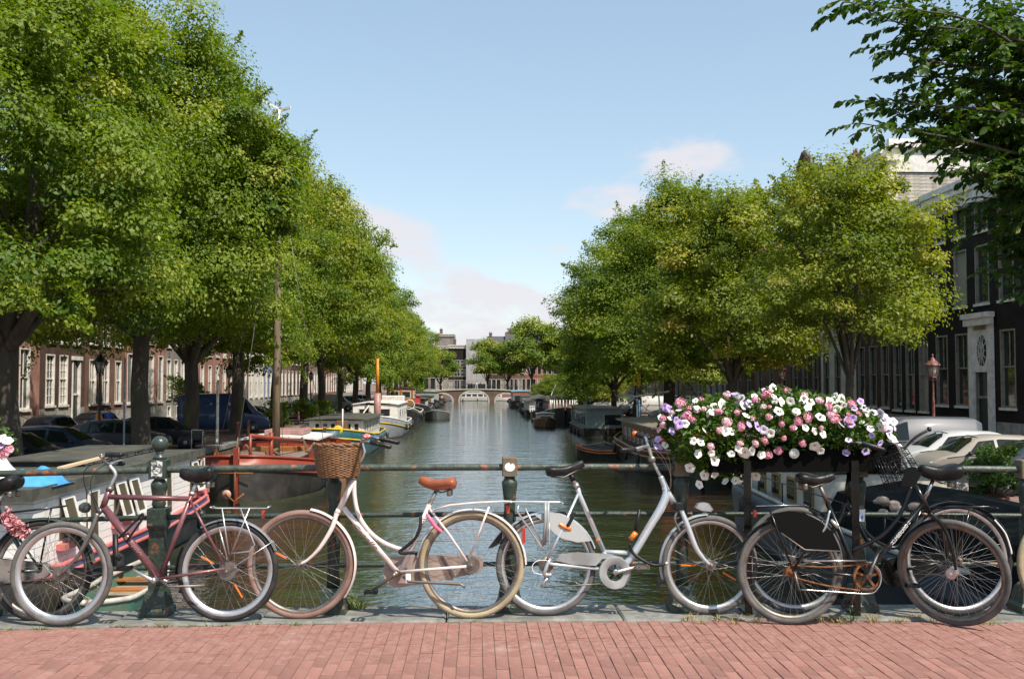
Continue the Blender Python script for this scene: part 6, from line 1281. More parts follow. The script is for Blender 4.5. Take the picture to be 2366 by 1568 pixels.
# quay clutter on the left: low bench, canopy chair, bollards
t = thing('garden_chair', 'small white framed chair on the left quay by the black car', 'chair', (*atX(455,1030,-12.75).xy, ZS+.03), (0,0,.3)); m = MB()
for x in (-.24,.24): m.tube([(x,0,0),(x,0,.9)], .02, 6); m.tube([(x,.42,0),(x,.42,.45)], .02, 6); m.tube([(x,0,.45),(x,.42,.45)], .02, 6)
m.tube([(-.24,0,.88),(.24,0,.88)], .02, 6); m.build('chair_frame', M_polew, t); m = MB(); m.box(-.23,.23,.0,.42,.44,.46); m.box(-.23,.23,-.02,.0-.001,.5,.86); m.build('chair_seat', mat('canvas_dark', (.05,.05,.045), .8), t)
for i, (x, y) in enumerate([(-12.9,54.5),(-12.9,57),(-12.9,73),(12.9,45),(12.9,48),(12.9,51)]):
    t = thing('bollard', f'low brown bollard on the {"left" if x < 0 else "right"} quay edge, {ORD[i%3]} from the near bridge', 'bollard', (x,y,ZS+.03), group='bollards on the quay edges'); m = MB(); m.lathe((0,0,0), [(.12,0),(.10,.1),(.085,.75),(.10,.78),(.09,.9),(.03,.97)], 10); m.build('bollard_post', M_lampred, t)
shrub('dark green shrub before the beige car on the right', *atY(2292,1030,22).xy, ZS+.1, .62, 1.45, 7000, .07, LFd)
shrub('bushy plant on the left quay behind the red barge', -13.0, 66, ZS, .9, 1.7, 3500, .12); shrub('green bush on the left quay beyond the wooden mast', -13.1, 76, ZS, 1.1, 1.6, 3500, .13, pot=False); shrub('leafy hedge plant by the teal barge', -13.0, 84, ZS, 1.2, 1.5, 3000, .15, pot=False)
shrub('green bush under the left elms near the house front', -21.5, 75, ZS, 1.6, 3.6, 5000, .14, pot=False)
shrub('rounded bush on the right quay beside the gabled houseboat', 13.2, 135, ZS, 2.6, 4.2, 4000, .3, pot=False); shrub('low bush on the right quay before the railed boat', 13.0, 116, ZS, 1.4, 2.4, 2500, .22, pot=False); shrub('bright bush at the far end of the left quay', -13.0, 205, ZS, 2.5, 4, 2500, .4, pot=False)

# ---------------------------------------------------------------- people (small, far): one skinned body each
def person(label, loc, rot, shirt, legs, pose=0, s=1, shadow=None):
    t = thing('person', label, 'person', loc, (0,0,rot)); t.scale = (s,s,s)
    J = [(0,0,.95,.14),(0,0,1.18,.135),(0,.01,1.38,.15),(0,.01,1.48,.055),(0,-.01,1.57,.075),(0,-.01,1.68,.085),(.09,0,.86,.095),(.11,.06*pose,.48,.065),(.11,-.08*pose,.07,.045),(.11,-.20-.05*pose,.035,.035),(-.09,0,.86,.095),(-.11,-.10*pose,.48,.065),(-.11,.16*pose,.07,.045),(-.11,.04,.035,.035),(.19,.01,1.40,.06),(.25,.05,1.13,.045),(.24,-.08,.88,.033),(-.19,.01,1.40,.06),(-.25,.04,1.13,.045),(-.24,-.06,.88,.033)]
    E = [(0,1),(1,2),(2,3),(3,4),(4,5),(0,6),(6,7),(7,8),(8,9),(0,10),(10,11),(11,12),(12,13),(2,14),(14,15),(15,16),(2,17),(17,18),(18,19)]
    me = bpy.data.meshes.new('body'); me.from_pydata([j[:3] for j in J], E, []); o = link('body', me, t)
    sk = o.modifiers.new('skin', 'SKIN'); sv = me.skin_vertices[0].data
    for i, j in enumerate(J): sv[i].radius = (j[3], j[3])
    sv[0].use_root = True; o.modifiers.new('sub', 'SUBSURF').levels = 1; o.modifiers['sub'].render_levels = 1
    dg = bpy.context.evaluated_depsgraph_get(); nm = bpy.data.meshes.new_from_object(o.evaluated_get(dg)); o.modifiers.clear(); o.data = nm
    for m_ in (shirt, legs, mat('skin', (.45,.27,.20), .6)): nm.materials.append(m_)
    for p in nm.polygons:
        z = p.center.z; p.material_index = 2 if z > 1.46 or (abs(p.center.x) > .2 and z < 1.05) else 0 if z > .9 else 1; p.use_smooth = True
    h = MB(); h.ball((0,.012,1.70), .098, 10, 8, (1,1,.85)); h.build('hair', mat('hair_brown', (.06,.035,.02), .7), t); return t
CL = lambda n, c: mat('cloth_'+n, c, .8)
zb = lambda x: ZW + 3.15 - .0042*x*x
for i, (px, sh, lg, lab) in enumerate([(1090,(.65,.30,.12),(.10,.12,.2),'person in orange top walking on the far bridge'),(1098,(.70,.70,.68),(.05,.06,.1),'person in white top on the far bridge'),(1107,(.03,.03,.035),(.03,.03,.04),'person in black on the far bridge, right of the white top')]):
    x = (px-1098)/2300*242; person(lab, (x, 242, zb(x)), 1.4*(1 if i % 2 else -1), CL(f'b{i}', sh), CL(f'l{i}', lg), 1)
person('person in blue top by the parked cars on the left', (*atX(252,990,-19.8).xy, ZS), .5, CL('blue', (.05,.12,.45)), CL('navy', (.03,.04,.07)))
person('person in orange top by the parked cars on the left', (*atX(227,990,-19.6).xy, ZS), -.6, CL('orange', (.75,.28,.03)), CL('dark', (.03,.03,.035)))
# ---------------------------------------------------------------- boats (local: x towards the bow, z = 0 at the waterline)
def BM(n, c, c2=None, r=.45): return mat('boat_'+n, c, r, c2=c2 or tuple(v*.7 for v in c), scale=2.2, lo=.5, hi=.7, var=.12)
M_tar = BM('tar', (.022,.021,.019), (.06,.05,.035)); M_bred = BM('red', (.25,.042,.022), (.19,.04,.024)); M_bwhite = BM('white', (.72,.70,.66), (.58,.54,.48)); M_teal = BM('teal', (.02,.085,.10)); M_yel = BM('yellow', (.62,.42,.03)); M_bgrey = BM('grey', (.25,.27,.29)); M_deck = BM('deck', (.30,.25,.18)); M_wood = BM('varnish', (.36,.14,.035), (.26,.10,.03), .3); M_brownw = BM('brown', (.15,.085,.055)); M_mast = mat('mast_wood', (.20,.145,.09), .7, c2=(.13,.09,.055), scale=3, stretch=(1,1,.15), var=.2); M_felt = mat('roof_felt', (.05,.05,.043), .9, c2=(.08,.08,.06), scale=2, bump=.3, bscale=30, var=.15); M_gg = BM('greygreen', (.25,.31,.31), (.19,.24,.24)); M_omast = BM('orange_mast', (.62,.24,.02)); M_pinkb = BM('pinkred', (.52,.13,.12), (.45,.16,.14)); M_bblue = BM('blue', (.018,.04,.11)); M_mint = BM('mint', (.30,.55,.46))
M_slime = BM('slime', (.030,.036,.014), (.05,.045,.02), .7); M_fend = BM('fender_black', (.02,.02,.022)); M_rope = mat('rope', (.38,.32,.22), .9)
class Boat:
    def __init__(s, label, x, y, bow, L, B, zs, cat='boat', name='moored_boat', group='boats moored along the canal', hull=M_tar, band=None, rail=None, bandh=.4, tb=.22, ts=.18, full=.5, deck=M_deck, yaw=0, strake=None, hullname='hull'):
        """bow = +1 away from the near bridge, -1 towards it; zs = (stern, middle, bow) sheer heights"""
        s.t = thing(name, label, cat, (x, y, ZW), (0,0,R(90*bow+yaw)), group); s.L, s.B = L, B
        s.zs = lambda t: np.interp(t, [0,.25,.5,.75,1], [zs[0], zs[0]*.3+zs[1]*.7, zs[1], zs[1]*.72+zs[2]*.28, zs[2]])
        s.b = lambda t: B/2*min(1, (max(t,0.0001)/ts)**full if t < ts else 1, (max(1-t,.0001)/tb)**full if 1-t < tb else 1)
        T = np.array([0,.008,.03,.06,.1,.15,.2,.3,.4,.5,.6,.7,.78,.84,.89,.93,.96,.98,.992,1.0]); lo = MB(); up = MB(); dk = MB(); r1, r2, r3 = [], [], []; edge = {1:[], -1:[]}
        for t in T:
            x_ = (t-.5)*L; b = max(s.b(t), .03); z = s.zs(t); zb = z-bandh if band else z; fl = .90
            h = [(0,-.7),(b*.80,-.6),(b*fl,-.12),(b*.97,.12),(b*1.02,zb)]
            r1.append([(x_,y_,zz) for y_,zz in h[::-1]]+[(x_,-y_,zz) for y_,zz in h[1:]])
            if band: r2.append([(x_,b*1.02+.01,zb),(x_,b*1.0,z),(x_,b*.96,z),(x_,b*.96,zb+.01)]); r3.append([(x_,-b*1.02-.01,zb),(x_,-b*1.0,z),(x_,-b*.96,z),(x_,-b*.96,zb+.01)])
            for sg in (1,-1): edge[sg].append((x_, sg*b*1.0, z))
        lo.grid(r1); lo.build(hullname, hull, s.t)
        if band: up.grid(r2); up.grid(r3); up.build('bulwark', band, s.t)
        dk.grid([[(p[0],q*p[1],p[2]-min(.3,bandh*.8)) for q in (1,.5,0,-.5,-1)] for p in edge[1]], False); dk.build('deck', deck, s.t)
        m = MB(); m.tube(edge[1], .055, 6); m.tube(edge[-1], .055, 6); m.build('gunwale', rail or band or hull, s.t)
        if strake:
            m = MB()
            for sg in (1,-1): m.tube([(p[0], sg*(abs(p[1])*1.02+.03), p[2]-bandh) for p in edge[1]], .05, 6)
            m.build('rubbing_strake', strake, s.t)
        s.edge = edge
        m = MB(); ra, rb = [], []
        for t in T:
            x_ = (t-.5)*L; b = max(s.b(t), .03)*.985+.014; ra.append([(x_,b,.10),(x_,b-.012,-.06)]); rb.append([(x_,-b,.10),(x_,-b+.012,-.06)])
        m.grid(ra); m.grid(rb); m.build('waterline_slime', M_slime, s.t)
        if L > 12:
            for k, t in enumerate((.24,.46,.70)):
                for sg in (1,-1):
                    q = Vector(((t-.5)*L, sg*(s.b(t)*1.02+.14), 0)); zt_ = s.zs(t); fm = MB(); fm.tube([q+Vector((0,0,zt_-.75)), q+Vector((0,0,zt_-.70)), q+Vector((0,0,zt_-.25)), q+Vector((0,0,zt_-.2))], [.05,.11,.11,.05], 10); f = fm.build('fender', M_fend, s.t)
                    rp = MB(); rp.tube([q+Vector((0,0,zt_-.2)), Vector(((t-.5)*L, sg*s.b(t), zt_+.03))], .014, 5); rp.build('fender_rope', M_rope, f)
            for t, sg_ in ((.06, 1), (.94, -1)):
                yq = (1 if x > 0 else -1)*(-bow)
                p0 = Vector(((t-.5)*L, yq*s.b(t)*.8, s.zs(t)+.05)); p1 = Vector(((t-.5)*L - sg_*2.2, yq*(abs(12.7-abs(x))), 1.55)); mid_ = (p0+p1)/2 - Vector((0,0,.18)); rp = MB(); rp.tube(spline([p0, mid_, p1], 5), .022, 5)
                if abs(yaw) < 5: rp.build('mooring_rope', M_rope, s.t)
    def cabin(s, x0, x1, w, z0, z1, wall, roof, wins=(), over=.12, front=(), camber=.08, fr=None, name='cabin', back=()):
        """box cabin with a cambered roof; wins = [(x0,x1,z0,z1)] on both long sides, front/back = [(y0,y1,z0,z1)] on the ends"""
        m = MB(); m.bbox(x0,x1,-w/2,w/2,z0,z1,.02); c = m.build(name, wall, s.t)
        m = MB(); rows = []
        for x in (x0-over, x1+over): rows.append([(x, w/2*k*(1+2*over/w), z1+.004+camber*(1-k*k)) for k in (-1,-.6,-.2,.2,.6,1)] + [(x, w/2*k*(1+2*over/w), z1+.08+camber*(1-k*k)) for k in (1,.6,.2,-.2,-.6,-1)])
        m.grid(rows, False, True); m.add(rows[0], [tuple(range(12))]); m.add(rows[1], [tuple(range(12))]); m.build('cabin_roof', roof, s.t)
        fr = fr or M_bwhite
        def win(p, q, d):
            fm = MB(); fm.box(*p); f = fm.build('window', fr, s.t); pm = MB(); pm.box(*q); pm.build('pane', M_pane, f)
        for a,b,c0,c1 in wins:
            for sg in (1,-1): win((a,b,*sorted((sg*(w/2+.003),sg*(w/2+.04))),c0,c1), (a+.06,b-.06,*sorted((sg*(w/2+.041),sg*(w/2+.045))),c0+.06,c1-.06), sg)
        for xx, lst, sg in ((x1, front, 1), (x0, back, -1)):
            for a,b,c0,c1 in lst: win((*sorted((xx+sg*.003,xx+sg*.04)),a,b,c0,c1), (*sorted((xx+sg*.041,xx+sg*.045)),a+.06,b-.06,c0+.06,c1-.06), sg)
        return c
    def part(s, name, mb, m): return mb.build(name, m, s.t)
    def tube(s, name, items, m, n=8):
        b = MB()
        for pts, r in items: b.tube(pts, r, n)
        return b.build(name, m, s.t)

# ---- white clapboard houseboat at the left, near the bridge
H = Boat('white clapboard houseboat with tilted windows and red deck edge', -10.25, 26.3, 1, 14.4, 4.3, (1.02,.98,1.55), 'houseboat', 'houseboat', hull=M_tar, band=M_bblue, rail=M_pinkb, strake=M_pinkb, bandh=.17, tb=.2, ts=.04, full=.6, deck=M_pinkb)
x0, x1, w, z0, z1 = -6.75, 4.35, 3.5, .70, 2.42
m = MB(); m.box(x0,x1,-w/2,w/2,z0,z1); H.part('cabin', m, M_bwhite)
M_brownpane = glass_mat('brown_pane', (.10,.085,.06), .08)
M_plank = mat('clapboard', (.76,.74,.71), .55, c2=(.62,.59,.54), scale=3, lo=.55, hi=.75, var=.04, rand=.035)
ph = .172
sp = MB(); sp.prism([(0,0,0),(0,-.030,.008),(0,-.026,ph-.010),(0,-.004,ph)], (x1-x0+.03,0,0)); me_s = sp.mesh('plank', M_plank)
ep = MB(); ep.prism([(0,0,0),(-.030,0,.008),(-.026,0,ph-.010),(-.004,0,ph)], (0,w+.06,0)); me_e = ep.mesh('plank', M_plank)
for k in range(10):
    link('plank', me_s, H.t, loc=(x0-.015,-w/2-.002,z0+k*ph)); link('plank', me_e, H.t, loc=(x0-.002,-w/2-.03,z0+k*ph))
m = MB(); m.box(x0-.45,x1+.4,-w/2-.12,w/2+.3,z1,z1+.11); m.box(x0-.5,x1+.42,-w/2-.17,-w/2-.121,z1-.07,z1+.15); m.box(x0-.5,x0-.451,-w/2-.121,w/2+.3,z1-.07,z1+.15); H.part('flat_roof', m, M_felt)
m = MB(); m.box(-1.5,4.0,-.6,1.3,z1+.112,z1+.24); H.part('roof_light', m, M_felt)
for k in range(9):
    m = MB(); m.box(-1.3+k*.6,-.85+k*.6,-.645,-.602,z1+.125,z1+.235); f = m.build('window', M_bwhite, H.t); m = MB(); m.box(-1.25+k*.6,-.90+k*.6,-.65,-.646,z1+.145,z1+.215); m.build('pane', M_curt if k % 2 else M_pane, f)
m = MB(); m.box(-1.7,4.2,-.75,1.45,z1+.241,z1+.28); H.part('light_roof', m, M_felt)
wx = [atX(px,1180,-8.4).y-26.3 for px in (158,218,279,309,390,449,468)]
for i, x in enumerate(wx):
    tall = i in (1,4); ww = .62 if i not in (6,) else .4; a, b_ = (.95 if tall else 1.35), 2.25
    m = MB(); m.box(x-ww/2+.04,x+ww/2-.04,-w/2-.05,-w/2-.031,a+.04,b_-.02); op = m.build('window_opening', M_brownpane, H.t)
    # casement frame hinged at the top or side and pushed open
    fr = MB(); t_ = .075
    fr.box(-ww/2,-ww/2+t_,-.04,0,-(b_-a),0); fr.box(ww/2-t_,ww/2,-.04,0,-(b_-a),0); fr.box(-ww/2+t_,ww/2-t_,-.04,0,-t_,0); fr.box(-ww/2+t_,ww/2-t_,-.04,0,-(b_-a),-(b_-a)+t_)
    f = fr.build('window_frame', M_bwhite, H.t, loc=(x,-w/2-.056,b_), rot=(R(-16 if i in (0,2,3,5) else -2),0,0)); g = MB(); g.box(-ww/2+t_,ww/2-t_,-.025,-.015,-(b_-a)+t_,-t_); g.build('pane', M_brownpane, f)
    m = MB(); m.box(x-ww/2-.1,x+ww/2+.1,-w/2-.22,-w/2-.031,a-.16,a-.04); H.part('flower_shelf', m, M_pinkb)
m = MB()
for x in (wx[0]+.5, -5.9): m.lathe((x,-w/2-.32,.72), [(.09,0),(.13,.22),(.14,.22),(.12,.25)], 12)
H.part('plant_pot', m, mat('terracotta', (.30,.12,.07), .85, c2=(.24,.10,.06), scale=8))
H.tube('fore_rail', [([(x1+.1,-1.7,1.0),(x1+.1,-1.7,1.7),(6.6,-.5,2.0)], .03)], M_bwhite)
m = MB(); m.obox((-4.2,-1.2,z1+.30),(-1.9,-1.5,z1+.42),.14,.05); H.part('roof_plank', m, mat('pale_plank', (.62,.45,.28), .7))
t = thing('tarpaulin', 'heap of white and blue sheeting on the houseboat roof', 'tarpaulin', (-9.6,20.6,ZW+z1+.115)); random.seed(2)
def heap(mb, cx, cy, rx, ry, h, seed):
    rg = random.Random(seed); rows = []
    ph = [rg.uniform(0,6) for _ in range(6)]
    for i in range(15):
        row = []
        for j in range(15):
            u, v = i/7-1, j/7-1; rr = max(0, 1-(u*u+v*v)); z = h*rr**.6*(1+.35*math.sin(5*u+ph[0])*math.cos(4*v+ph[1])+.2*math.sin(9*u+ph[2]+3*v)); row.append((cx+u*rx, cy+v*ry, max(0,z)))
        rows.append(row)
    mb.grid(rows)
m = MB(); heap(m, -.35, 0, .95, .7, .45, 1); m.build('white_sheet', BM('sheet', (.78,.78,.77), (.7,.7,.7)), t); m = MB(); heap(m, .75, -.1, .55, .55, .30, 2); heap(m, -1.45, -.2, .45, .5, .34, 4); m.build('blue_sheet', BM('bluesheet', (.06,.30,.62), (.05,.24,.5)), t)
Bt = Boat('small green rowing boat tied beside the white houseboat', -7.35, 21.4, 1, 4.2, 1.35, (.42,.36,.55), 'rowing boat', 'rowing_boat', hull=BM('oldgreen', (.06,.15,.11), (.10,.12,.08)), rail=BM('paleedge', (.45,.42,.36)), tb=.4, ts=.12)
for x in (-1.2,0,1.1): m = MB(); m.box(x-.14,x+.14,-.55,.55,.22,.26); Bt.part('thwart', m, M_wood)
# ---- red sailing barge, bow towards the camera
H = Boat('red and black sailing barge with tall wooden mast', -9.0, 47.2, -1, 18.6, 5.0, (1.5,1.05,1.82), 'barge', 'sailing_barge', band=M_bred, bandh=.52, tb=.20, ts=.16, full=.42, strake=M_bred, hull=mat('boat_tarred', (.022,.020,.018), .6, c2=(.050,.043,.034), scale=1.2, lo=.4, hi=.7, var=.3))
m = MB(); m.obox((9.32,0,-.3),(9.42,0,2.15),.16,.16,Vector((1,0,0))); H.part('stem_post', m, M_bred)
H.tube('anchor', [([(9.5,0,1.45),(9.55,0,.15)], .035), ([(9.5,-.65,1.2),(9.5,.65,1.2)], .03), ([(9.55,-.35,.45),(9.58,0,.15),(9.55,.35,.45)], .04)], M_rust); m = MB(); m.lathe((9.52,-.30,.42), [(.02,-.02),(.17,-.015),(.17,.015),(.02,.02)], 16, 'x'); H.part('anchor_fluke', m, BM('flukepink', (.45,.25,.20)))
m = MB(); m.bbox(2.0,5.4,-1.5,1.5,.9,1.42,.05); H.part('hatch', m, M_bred); m = MB(); m.bbox(1.9,5.5,-1.58,1.58,1.421,1.50,.02); H.part('hatch_cover', m, BM('hatchgrey', (.24,.20,.17)))
H.cabin(-3.0,1.3,3.4,.8,1.95,M_bred,M_bwhite,[(-2.4,-1.8,1.25,1.65),(-1.3,-.7,1.25,1.65),(0,.6,1.25,1.65)],fr=M_wood,camber=.12,front=[(-1.2,-.6,1.3,1.7),(.6,1.2,1.3,1.7)]); m = MB(); m.bbox(-2.2,.2,-.9,.9,2.16,2.38,.03); H.part('skylight', m, BM('mauve', (.36,.20,.18)))
m = MB(); m.bbox(1.31,1.6,-1.2,1.2,.85,1.7,.03); H.part('wood_front', m, M_wood)
H.tube('boom', [([(8.6,.35,2.55),(2.2,1.2,1.95)], .085)], M_bred); H.tube('davit', [([(6.2,.65,1.0),(6.2,.65,2.55)], .09), ([(8.6,.35,1.4),(8.6,.35,2.6)], .06), ([(5.2,-.9,1.0),(5.2,-.9,1.9)], .05)], M_bred)
m = MB(); m.lathe((7.2,0,1.2), [(.3,-.6),(.3,-.5),(.16,-.45),(.16,.45),(.3,.5),(.3,.6)], 12, 'y'); m.box(7.0,7.4,-.75,-.61,1.0,1.7); m.box(7.0,7.4,.61,.75,1.0,1.7); H.part('windlass', m, M_bred)
b = MB(); b.tube([(2.9,.2,.8),(2.95,.2,6),(3.0,.2,15.0)], [.175,.155,.10], 14); H.part('mast', b, M_mast); b = MB(); b.tube([(3.0,.2,14.9),(3.0,.2,16.7)], .045, 8); b.obox((2.75,-.15,16.6),(3.25,.75,16.75),.05,.12); b.obox((3,.2,16.75),(3.15,-.75,17.15),.05,.10); H.part('wind_vane', b, M_bwhite)
H.tube('stay', [([(9.3,0,1.9),(3.0,.2,14.6)], .014), ([(2.9,2.4,1.2),(3.0,.2,14.2)], .012), ([(2.9,-2.4,1.2),(3.0,.2,14.2)], .012), ([(5.5,1.0,1.4),(3.0,.2,11)], .010)], M_dull)
m = MB(); m.obox((2.4,2.62,1.0),(-.8,2.75,.2),.08,1.3); m.obox((2.4,-2.62,1.0),(-.8,-2.75,.2),.08,1.3); H.part('leeboard', m, M_wood)
m = MB(); random.seed(8)
for k in range(9): x = random.uniform(1.5,7); y_ = random.uniform(-1.6,1.6); m.obox((x,y_,1.55),(x+random.uniform(-1.4,1.4),y_+random.uniform(-.5,.5),1.65+random.uniform(0,.5)),.08,.08)
H.part('spars', m, M_mast)
# ---- teal barge with yellow edge
H = Boat('teal barge with yellow edge and row of white windows', -9.0, 68.2, -1, 17.5, 4.7, (1.3,1.15,1.85), 'barge', 'barge', hull=BM('paleteal', (.07,.15,.17), (.05,.11,.13)), band=M_teal, rail=M_yel, bandh=.55, strake=M_yel, full=.42, tb=.22)
H.cabin(-7.2,3.6,3.5,.9,2.15,M_bwhite,M_felt,[(-6.6+k*1.0,-5.9+k*1.0,1.35,1.95) for k in range(10)],over=.3,front=[(-1.4+k*.5,-1.02+k*.5,1.2,2.0) for k in range(6)]); m = MB(); m.lathe((8.35,.75,1.75), [(.05,-.04),(.27,-.03),(.30,0),(.27,.03),(.05,.04)], 16, 'x'); H.part('bow_emblem', m, M_yel)
m = MB(); m.bbox(4.6,5.2,.2,.9,1.1,2.2,.03); H.part('wooden_box', m, M_brownw); m = MB()
for x in (5.9,6.4):
    for y_ in (-.25,.25): m.tube([(x,y_-.7,1.0),(x,y_-.7,1.7)], .03, 5)
for k in range(5): m.box(5.88,6.42,-1.0+k*.12,-.92+k*.12,1.5,1.53)
H.part('deck_chair', m, M_wood)
H.tube('flag_staff', [([(7.4,.9,1.2),(7.4,.9,3.0)], .04)], M_bwhite); m = MB(); m.obox((7.0,-1.6,1.55),(5.2,.5,1.6),.6,.22); H.part('varnished_hatch', m, M_wood)
m = MB()
for (x, y_) in ((6.7,-.4),(6.2,-1.5)): m.lathe((x,y_,1.3), [(.25,0),(.34,.5),(.36,.55),(.3,.6)], 14)
H.part('planter_tub', m, BM('tub', (.13,.06,.05)))
# ---- white cabin barge with orange mast
H = Boat('grey barge with white cabin and orange mast', -8.6, 90, -1, 18.5, 4.8, (1.3,1.1,1.9), 'barge', 'barge', hull=M_bgrey, band=BM('slate', (.18,.20,.23)), rail=M_bwhite, bandh=.5, full=.42, strake=M_yel)
H.cabin(-6.5,4.8,3.8,.9,2.7,M_bwhite,M_bwhite,[(-5.5,-4.5,1.6,2.3),(-3.5,-2.5,1.6,2.3),(-1,0,1.6,2.3),(2,3.2,1.6,2.3)],camber=.15,front=[(-1.4,-.5,1.7,2.4),(.4,1.3,1.7,2.4)]); m = MB(); m.box(4.845,4.86,-.45,.35,1.65,1.72); H.part('cabin_stripe', m, M_mint)
b = MB(); b.tube([(5.9,.3,.9),(5.95,.3,3.7)], .30, 10); H.part('mast_case', b, BM('mauve', (.36,.20,.18))); b = MB(); b.tube([(5.95,.3,3.7),(6.0,.3,6.6)], [.16,.12], 10); H.part('mast', b, M_omast)
H.tube('fore_spar', [([(8.4,-1.2,1.3),(6.9,-.3,2.7)], .05), ([(8.0,.9,1.6),(6.4,1.6,1.7)], .12)], M_bwhite)
# ---- dark barge with white stripe, wheelhouse, bicycle ring
H = Boat('black barge with white sheer stripe and orange wheelhouse', -8.9, 114, -1, 21, 5.0, (1.6,1.2,2.3), 'barge', 'barge', band=M_tar, rail=M_bwhite, bandh=.35, full=.4)
H.cabin(-7,-3.2,3.0,1.0,3.9,M_wood,M_felt,[(-6.6,-5.2,2.8,3.6),(-4.9,-3.5,2.8,3.6)],front=[(-1.2,-.15,2.8,3.6),(.15,1.2,2.8,3.6)],name='wheelhouse'); H.cabin(-2.5,5.5,3.4,.9,2.0,M_brownw,M_felt,[(-1.5,-.6,1.2,1.7),(1,1.9,1.2,1.7),(3.4,4.3,1.2,1.7)])
m = MB(); m.bbox(6.0,7.6,-1.2,1.2,1.5,3.2,.06); H.part('white_locker', m, M_bwhite); m = MB(); m.tube([(9.2,1.9+.5*math.cos(a),2.3+.5*math.sin(a)) for a in np.linspace(0,6.28,20)[:-1]], .05, 6, closed=True); H.part('hoop', m, M_bwhite)
b = MB(); b.ball((8.6,-2.45,1.9), .62, 14, 10); H.part('fender_buoy', b, BM('buoy', (.70,.06,.04)))
H = Boat('flat dark work boat moored outside the left barges', -4.9, 126, -1, 8.5, 3.0, (.9,.7,1.2), 'work boat', 'work_boat', hull=BM('worn', (.08,.085,.08)), rail=M_bgrey); m = MB(); m.bbox(-2.5,0,-.9,.9,.5,1.2,.05); H.part('engine_box', m, M_felt)
H = Boat('dark barge with red canopy and white rail on the left', -8.7, 138, -1, 20, 4.8, (1.5,1.2,2.0), 'barge', 'barge', rail=M_bgrey); H.cabin(-5,5,3.6,.9,2.4,M_tar,M_felt,[(-4+k*2,-3+k*2,1.3,2.0) for k in range(4)]); H.cabin(6,8,2.6,1.2,2.8,BM('canopyred', (.55,.05,.05)),BM('canopyred', (.55,.05,.05)),name='canopy')
for i, (y, lab, c, rc, hh) in enumerate([(162,'long dark barge with brown cabin far along the left','tar',M_brownw,2.4),(184,'grey houseboat far along the left quay','tar',M_gg,2.8),(206,'last barge on the left before the far bridge','tar',M_bred,2.2)]):
    H = Boat(lab, -9.0, y, -1, 18, 4.8, (1.4,1.1,1.8), 'barge', 'barge'); H.cabin(-6,4.5,3.7,.9,hh,rc,M_felt,[(-5+k*1.6,-4+k*1.6,1.3,hh-.35) for k in range(6)])
# ---- right side
H = Boat('long dark blue barge with white cabin below the flower box', 9.7, 23.5, 1, 20, 4.3, (1.5,1.55,2.0), 'barge', 'barge', hull=BM('ink', (.010,.016,.026), (.02,.02,.02)), band=BM('ink2', (.014,.03,.05)), bandh=.5, rail=BM('cream', (.42,.40,.34)), full=.45)
H.cabin(-.6,5.2,3.5,1.3,2.45,BM('ivory', (.60,.56,.48)),M_felt,[(-.2+k*1.3,.5+k*1.3,1.6,2.2) for k in range(4)],fr=BM('ochre', (.30,.20,.06)))
for k in range(7): H.tube('rail_post', [([(-7+k*2.1,2.02,1.5),(-7+k*2.1,2.02,2.05)], .02)], M_iron)
H.tube('side_rail', [([(-7.5,2.02,2.05),(6,2.02,2.05)], .015)], M_iron)
m = MB(); m.prism([(-8.5,-1.9,1.35),(-8.5,1.9,1.35),(-8.5,1.5,2.1),(-8.5,0,2.35),(-8.5,-1.5,2.1)], (7.5,0,0)); H.part('added_dark_cover', m, mat('painted_shade', (.007,.009,.009), .9, spec=.08))  # added near-black cover, standing in for shade over the barge's near end
random.seed(4)
for k in range(14): m = MB(); m.ball((-5.2+random.uniform(-1.2,1.2), 1.75+random.uniform(-.2,.2), 2.1+random.uniform(0,.2)), random.uniform(.07,.15), 8, 6, (random.uniform(.8,1.5),1,random.uniform(.5,.8))); H.part('deck_bundle', m, BM('bundles', (.45,.33,.25), (.25,.2,.14)))
H = Boat('varnished brown cabin boat with rounded stern and red awning', 10.35, 54.5, 1, 18, 4.2, (1.3,1.15,1.6), 'cabin boat', 'cabin_boat', rail=BM('orangewood', (.42,.16,.05)), strake=BM('orangewood', (.42,.16,.05)), bandh=.25, full=.42, hull=M_tar)
H.cabin(-6.5,5.2,3.2,.9,2.35,M_brownw,BM('tanroof', (.24,.20,.155)),[(-5.6+k*1.5,-5.0+k*1.5,1.3,2.0) for k in range(7)],over=.35,back=[(-1.2,-.5,1.3,2.0),(.5,1.2,1.3,2.0)],front=[(-1.2,-.8,1.2,2.1),(-.4,0,1.2,2.1)]); m = MB(); m.obox((-6.9,1.0,2.05),(-2.0,1.9,1.7),.9,.06); m.bbox(-6.95,-6.55,-1.5,1.5,1.55,2.2,.03); H.part('awning', m, BM('awning', (.62,.06,.025)))
H = Boat('small orange edged skiff lying in front of the brown cabin boat', 7.75, 60.2, 1, 3.6, 1.5, (.62,.5,.75), 'skiff', 'skiff', rail=BM('skiff_edge', (.55,.17,.05)), yaw=62, tb=.4, ts=.15, strake=BM('skiff_edge', (.55,.17,.05)), bandh=.14)
m = MB(); m.tube([(-1.2,0,.75),(0,0,.98),(1.3,0,.75)], .03, 6); m.lathe((0,0,.95), [(.05,0),(.05,.12),(.01,.14)], 8); H.part('cover_pole', m, BM('coverpole', (.45,.36,.30))); m = MB(); m.prism([(-1.3,-.6,.55),(-1.3,.6,.55),(-1.3,0,.75)], (2.7,0,.02)); H.part('boat_cover', m, M_felt)
